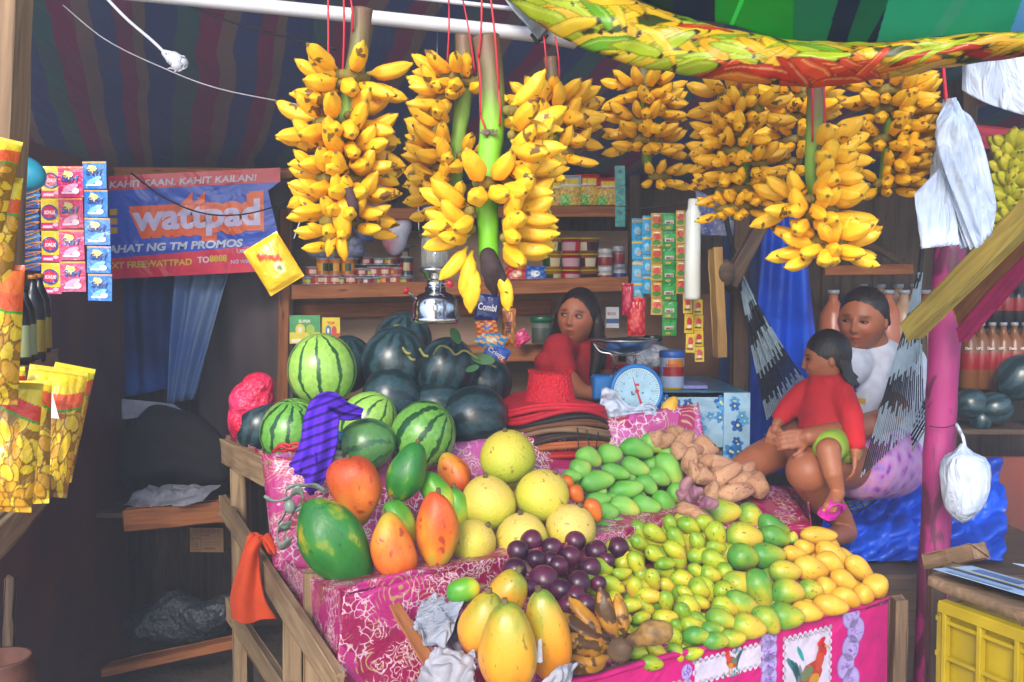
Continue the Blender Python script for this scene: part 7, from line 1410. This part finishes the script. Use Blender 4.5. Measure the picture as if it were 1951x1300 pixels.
bm = newbm(); limb(bm, [P(1590,842,3.02),P(1580,852,2.93)], [.058,.052]); limb(bm, [P(1610,848,3.04),P(1615,858,3.0)], [.05,.045]); O('shorts', fuse(bm,.006,3), CL('lime_cloth','#8fb02c'), k2, smooth=True)
bm = newbm(); Rh = HM.to_quaternion().to_matrix().to_4x4(); blob(bm, HM @ Vector((0,.075,.10)), (.395*.18,.415*.18,.455*.18), Rh)
for i in range(70): a=random.uniform(.25,2.9); x0=math.cos(a)*.36; y0=.06+math.sin(a)*.36; tube(bm, spline([HM@Vector((x0*.7,y0*.8,.35)),HM@Vector((x0,y0,.05)),HM@Vector((x0*1.02,y0+.02,-.25)),HM@Vector((x0*(.95+random.uniform(-.05,.2)),y0+.04+random.uniform(0,.1),-.36-random.uniform(0,.22)))],4), .0040, 5)
O('hair', fuse(bm,.0042,1), HAIR, k2, smooth=True)
FL = simple('magenta_rubber','#c81c9a',.45,.15,20); ff = E('flip_flop', P(1580,972,2.8), 'magenta flip-flop on the child\'s dangling foot', 'sandal')
bm = newbm(); A0, A1 = P(1604,948,2.88)+Vector((0,0,-.022)), P(1568,978,2.76)+Vector((0,0,-.008)); fr_ = frame(A0, A1, Vector((.2,-.5,1)).normalized()); L_ = (A1-A0).length
pr = [(0,.012),(.1,.02),(.4,.02),(.75,.027),(.95,.02),(1,.008)]; up_ = [bm.verts.new((t*L_,s,.004)) for t,s in pr]+[bm.verts.new((t*L_,-s,.004)) for t,s in pr[::-1]]; lo = [bm.verts.new((v.co.x,v.co.y,-.008)) for v in up_]; bm.faces.new(up_); bm.faces.new(lo[::-1])
for i in range(len(up_)): j=(i+1)%len(up_); bm.faces.new((up_[i],lo[i],lo[j],up_[j]))
bmesh.ops.recalc_face_normals(bm, faces=bm.faces); tform(bm.verts, fr_); O('sole', bm, FL, ff)
bm = newbm()
for s in (-1,1): tube(bm, [fr_ @ Vector(q) for q in ((L_*.35,s*.021,.0),(L_*.5,s*.020,.028),(L_*.66,s*.010,.036),(L_*.82,0,.028),(L_*.86,0,.004))], .0042, 8)
O('strap', bm, FL, ff, smooth=True)
# ================================================================ hammock
hm = E('hammock', P(1600,900,3.4), 'navy and white string hammock tied between two posts with the woman in it', 'hammock')
HMAT = vmat('hammock_cord', .8, .1)
def cords(A0, ends, r=.0028, sag=.02, ph=0, bandlen=.11):
    bm = newbm(); cl = bm.loops.layers.color.new('col')
    for i, e_ in enumerate(ends):
        n0 = len(bm.faces); mid = A0.lerp(e_, .5)+Vector((0,0,-sag)); pts = spline([A0+Vector((random.uniform(-.008,.008),random.uniform(-.008,.008),0)), mid, e_], 12); tube(bm, pts, r, 5); bm.faces.ensure_lookup_table()
        for f in bm.faces[n0:]:
            d = (f.calc_center_median()-A0).length; q = ((d+ph)/bandlen + i*.03 + .15*math.sin(i*2.1)) % 2; c = lin('#1a2a58') if q < 1 else lin('#c4d0d8')
            for l in f.loops: l[cl] = c
    return bm
Aa = P(1402,500,3.65); O('net_end', cords(Aa, [P(1450+ i*2.0 if False else 1462+random.uniform(-6,60)*0+i*3.1, 800-i*3.2, 3.55+.012*(i%5)) for i in range(24)], .0032), HMAT, hm)
bm = cords(Aa, [P(1440+i*2.6, 640+i*3.0, 3.6) for i in range(10)], .0034); O('net_end', bm, HMAT, hm)
Ab = P(1752,520,3.42); O('net_end', cords(Ab, [P(1640+i*5.2, 910-i*4.8, 2.98+.010*i) for i in range(24)], .0021, -.0, .05, .13), HMAT, hm)
O('net_end', cords(Ab, [P(1735+i*2.2, 760-i*12, 3.40) for i in range(10)], .0032, .01, .02, .13), HMAT, hm)
rope('tie_rope', [P(1378,385,3.6),P(1388,440,3.62),P(1402,500,3.65)], .010, BLACKCORD, hm); rope('tie_rope', [P(1752,522,3.42),P(1758,470,3.4),P(1764,420,3.35),P(1775,300,3.2)], .008, BLACKCORD, hm)
def net(u, v):   # woven bed under the seat
    a = P(1470,800,3.6).lerp(P(1740,760,3.4),u); return a + Vector((0,-.30*v+.1, -.34*math.sin(PI*min(1,max(0,u*.9+.1)))*(.65+.35*v)))
bm = newbm(); cl = bm.loops.layers.color.new('col')
for j in range(16):
    n0 = len(bm.faces); tube(bm, [net(i/24, j/15) for i in range(25)], .0032, 5); bm.faces.ensure_lookup_table()
    for k,f in enumerate(bm.faces[n0:]):
        c = lin('#b9c6bc') if (k//25+j//3)%3==0 else lin('#14203f')
        for l in f.loops: l[cl] = c
for i in range(1,24): 
    n0 = len(bm.faces); tube(bm, [net(i/24, j/15) for j in range(16)], .002, 4); bm.faces.ensure_lookup_table()
    for f in bm.faces[n0:]:
        for l in f.loops: l[cl] = lin('#14203f')
O('net_bed', bm, HMAT, hm)
# ================================================================ thin even haze, added to lift the shadows, under the roof and over the street
n = bpy.data.materials.new('haze_air'); n.use_nodes = True; t_ = n.node_tree; t_.nodes.clear()
out_ = t_.nodes.new('ShaderNodeOutputMaterial'); pv = t_.nodes.new('ShaderNodeVolumePrincipled'); pv.inputs['Color'].default_value = (.82,.86,.95,1); pv.inputs['Density'].default_value = .026; pv.inputs['Anisotropy'].default_value = .2
t_.links.new(pv.outputs[0], out_.inputs['Volume'])
bm = newbm(); box(bm, (0,0,1.1), (62,52,4.4)); hz = O('haze', bm, n); hz['kind'] = 'stuff'
# ================================================================ each label singles out one thing where it can
ORD = 'first second third fourth fifth sixth seventh eighth ninth tenth eleventh twelfth thirteenth fourteenth fifteenth sixteenth seventeenth eighteenth'.split()
by = {}
bpy.context.view_layer.update()
def mid(o):
    if o.type != 'MESH': return o.location.copy()
    return o.matrix_world @ (sum((Vector(c) for c in o.bound_box), Vector())/8)
for o in bpy.data.objects:
    if o.parent is None and o.get('label') and o.get('group'): by.setdefault((o['group'], o['label']), []).append(o)
for (g_, l_), L_ in by.items():
    if 1 < len(L_) <= len(ORD):
        L_.sort(key=lambda o: mid(o).x/max(.5, mid(o).y))
        for i, o in enumerate(L_):
            nm = 'leftmost' if i == 0 else 'rightmost' if i == len(L_)-1 else ORD[i]+' from the left'
            words = l_.split(); o['label'] = ' '.join(words[:12]) + ', ' + nm
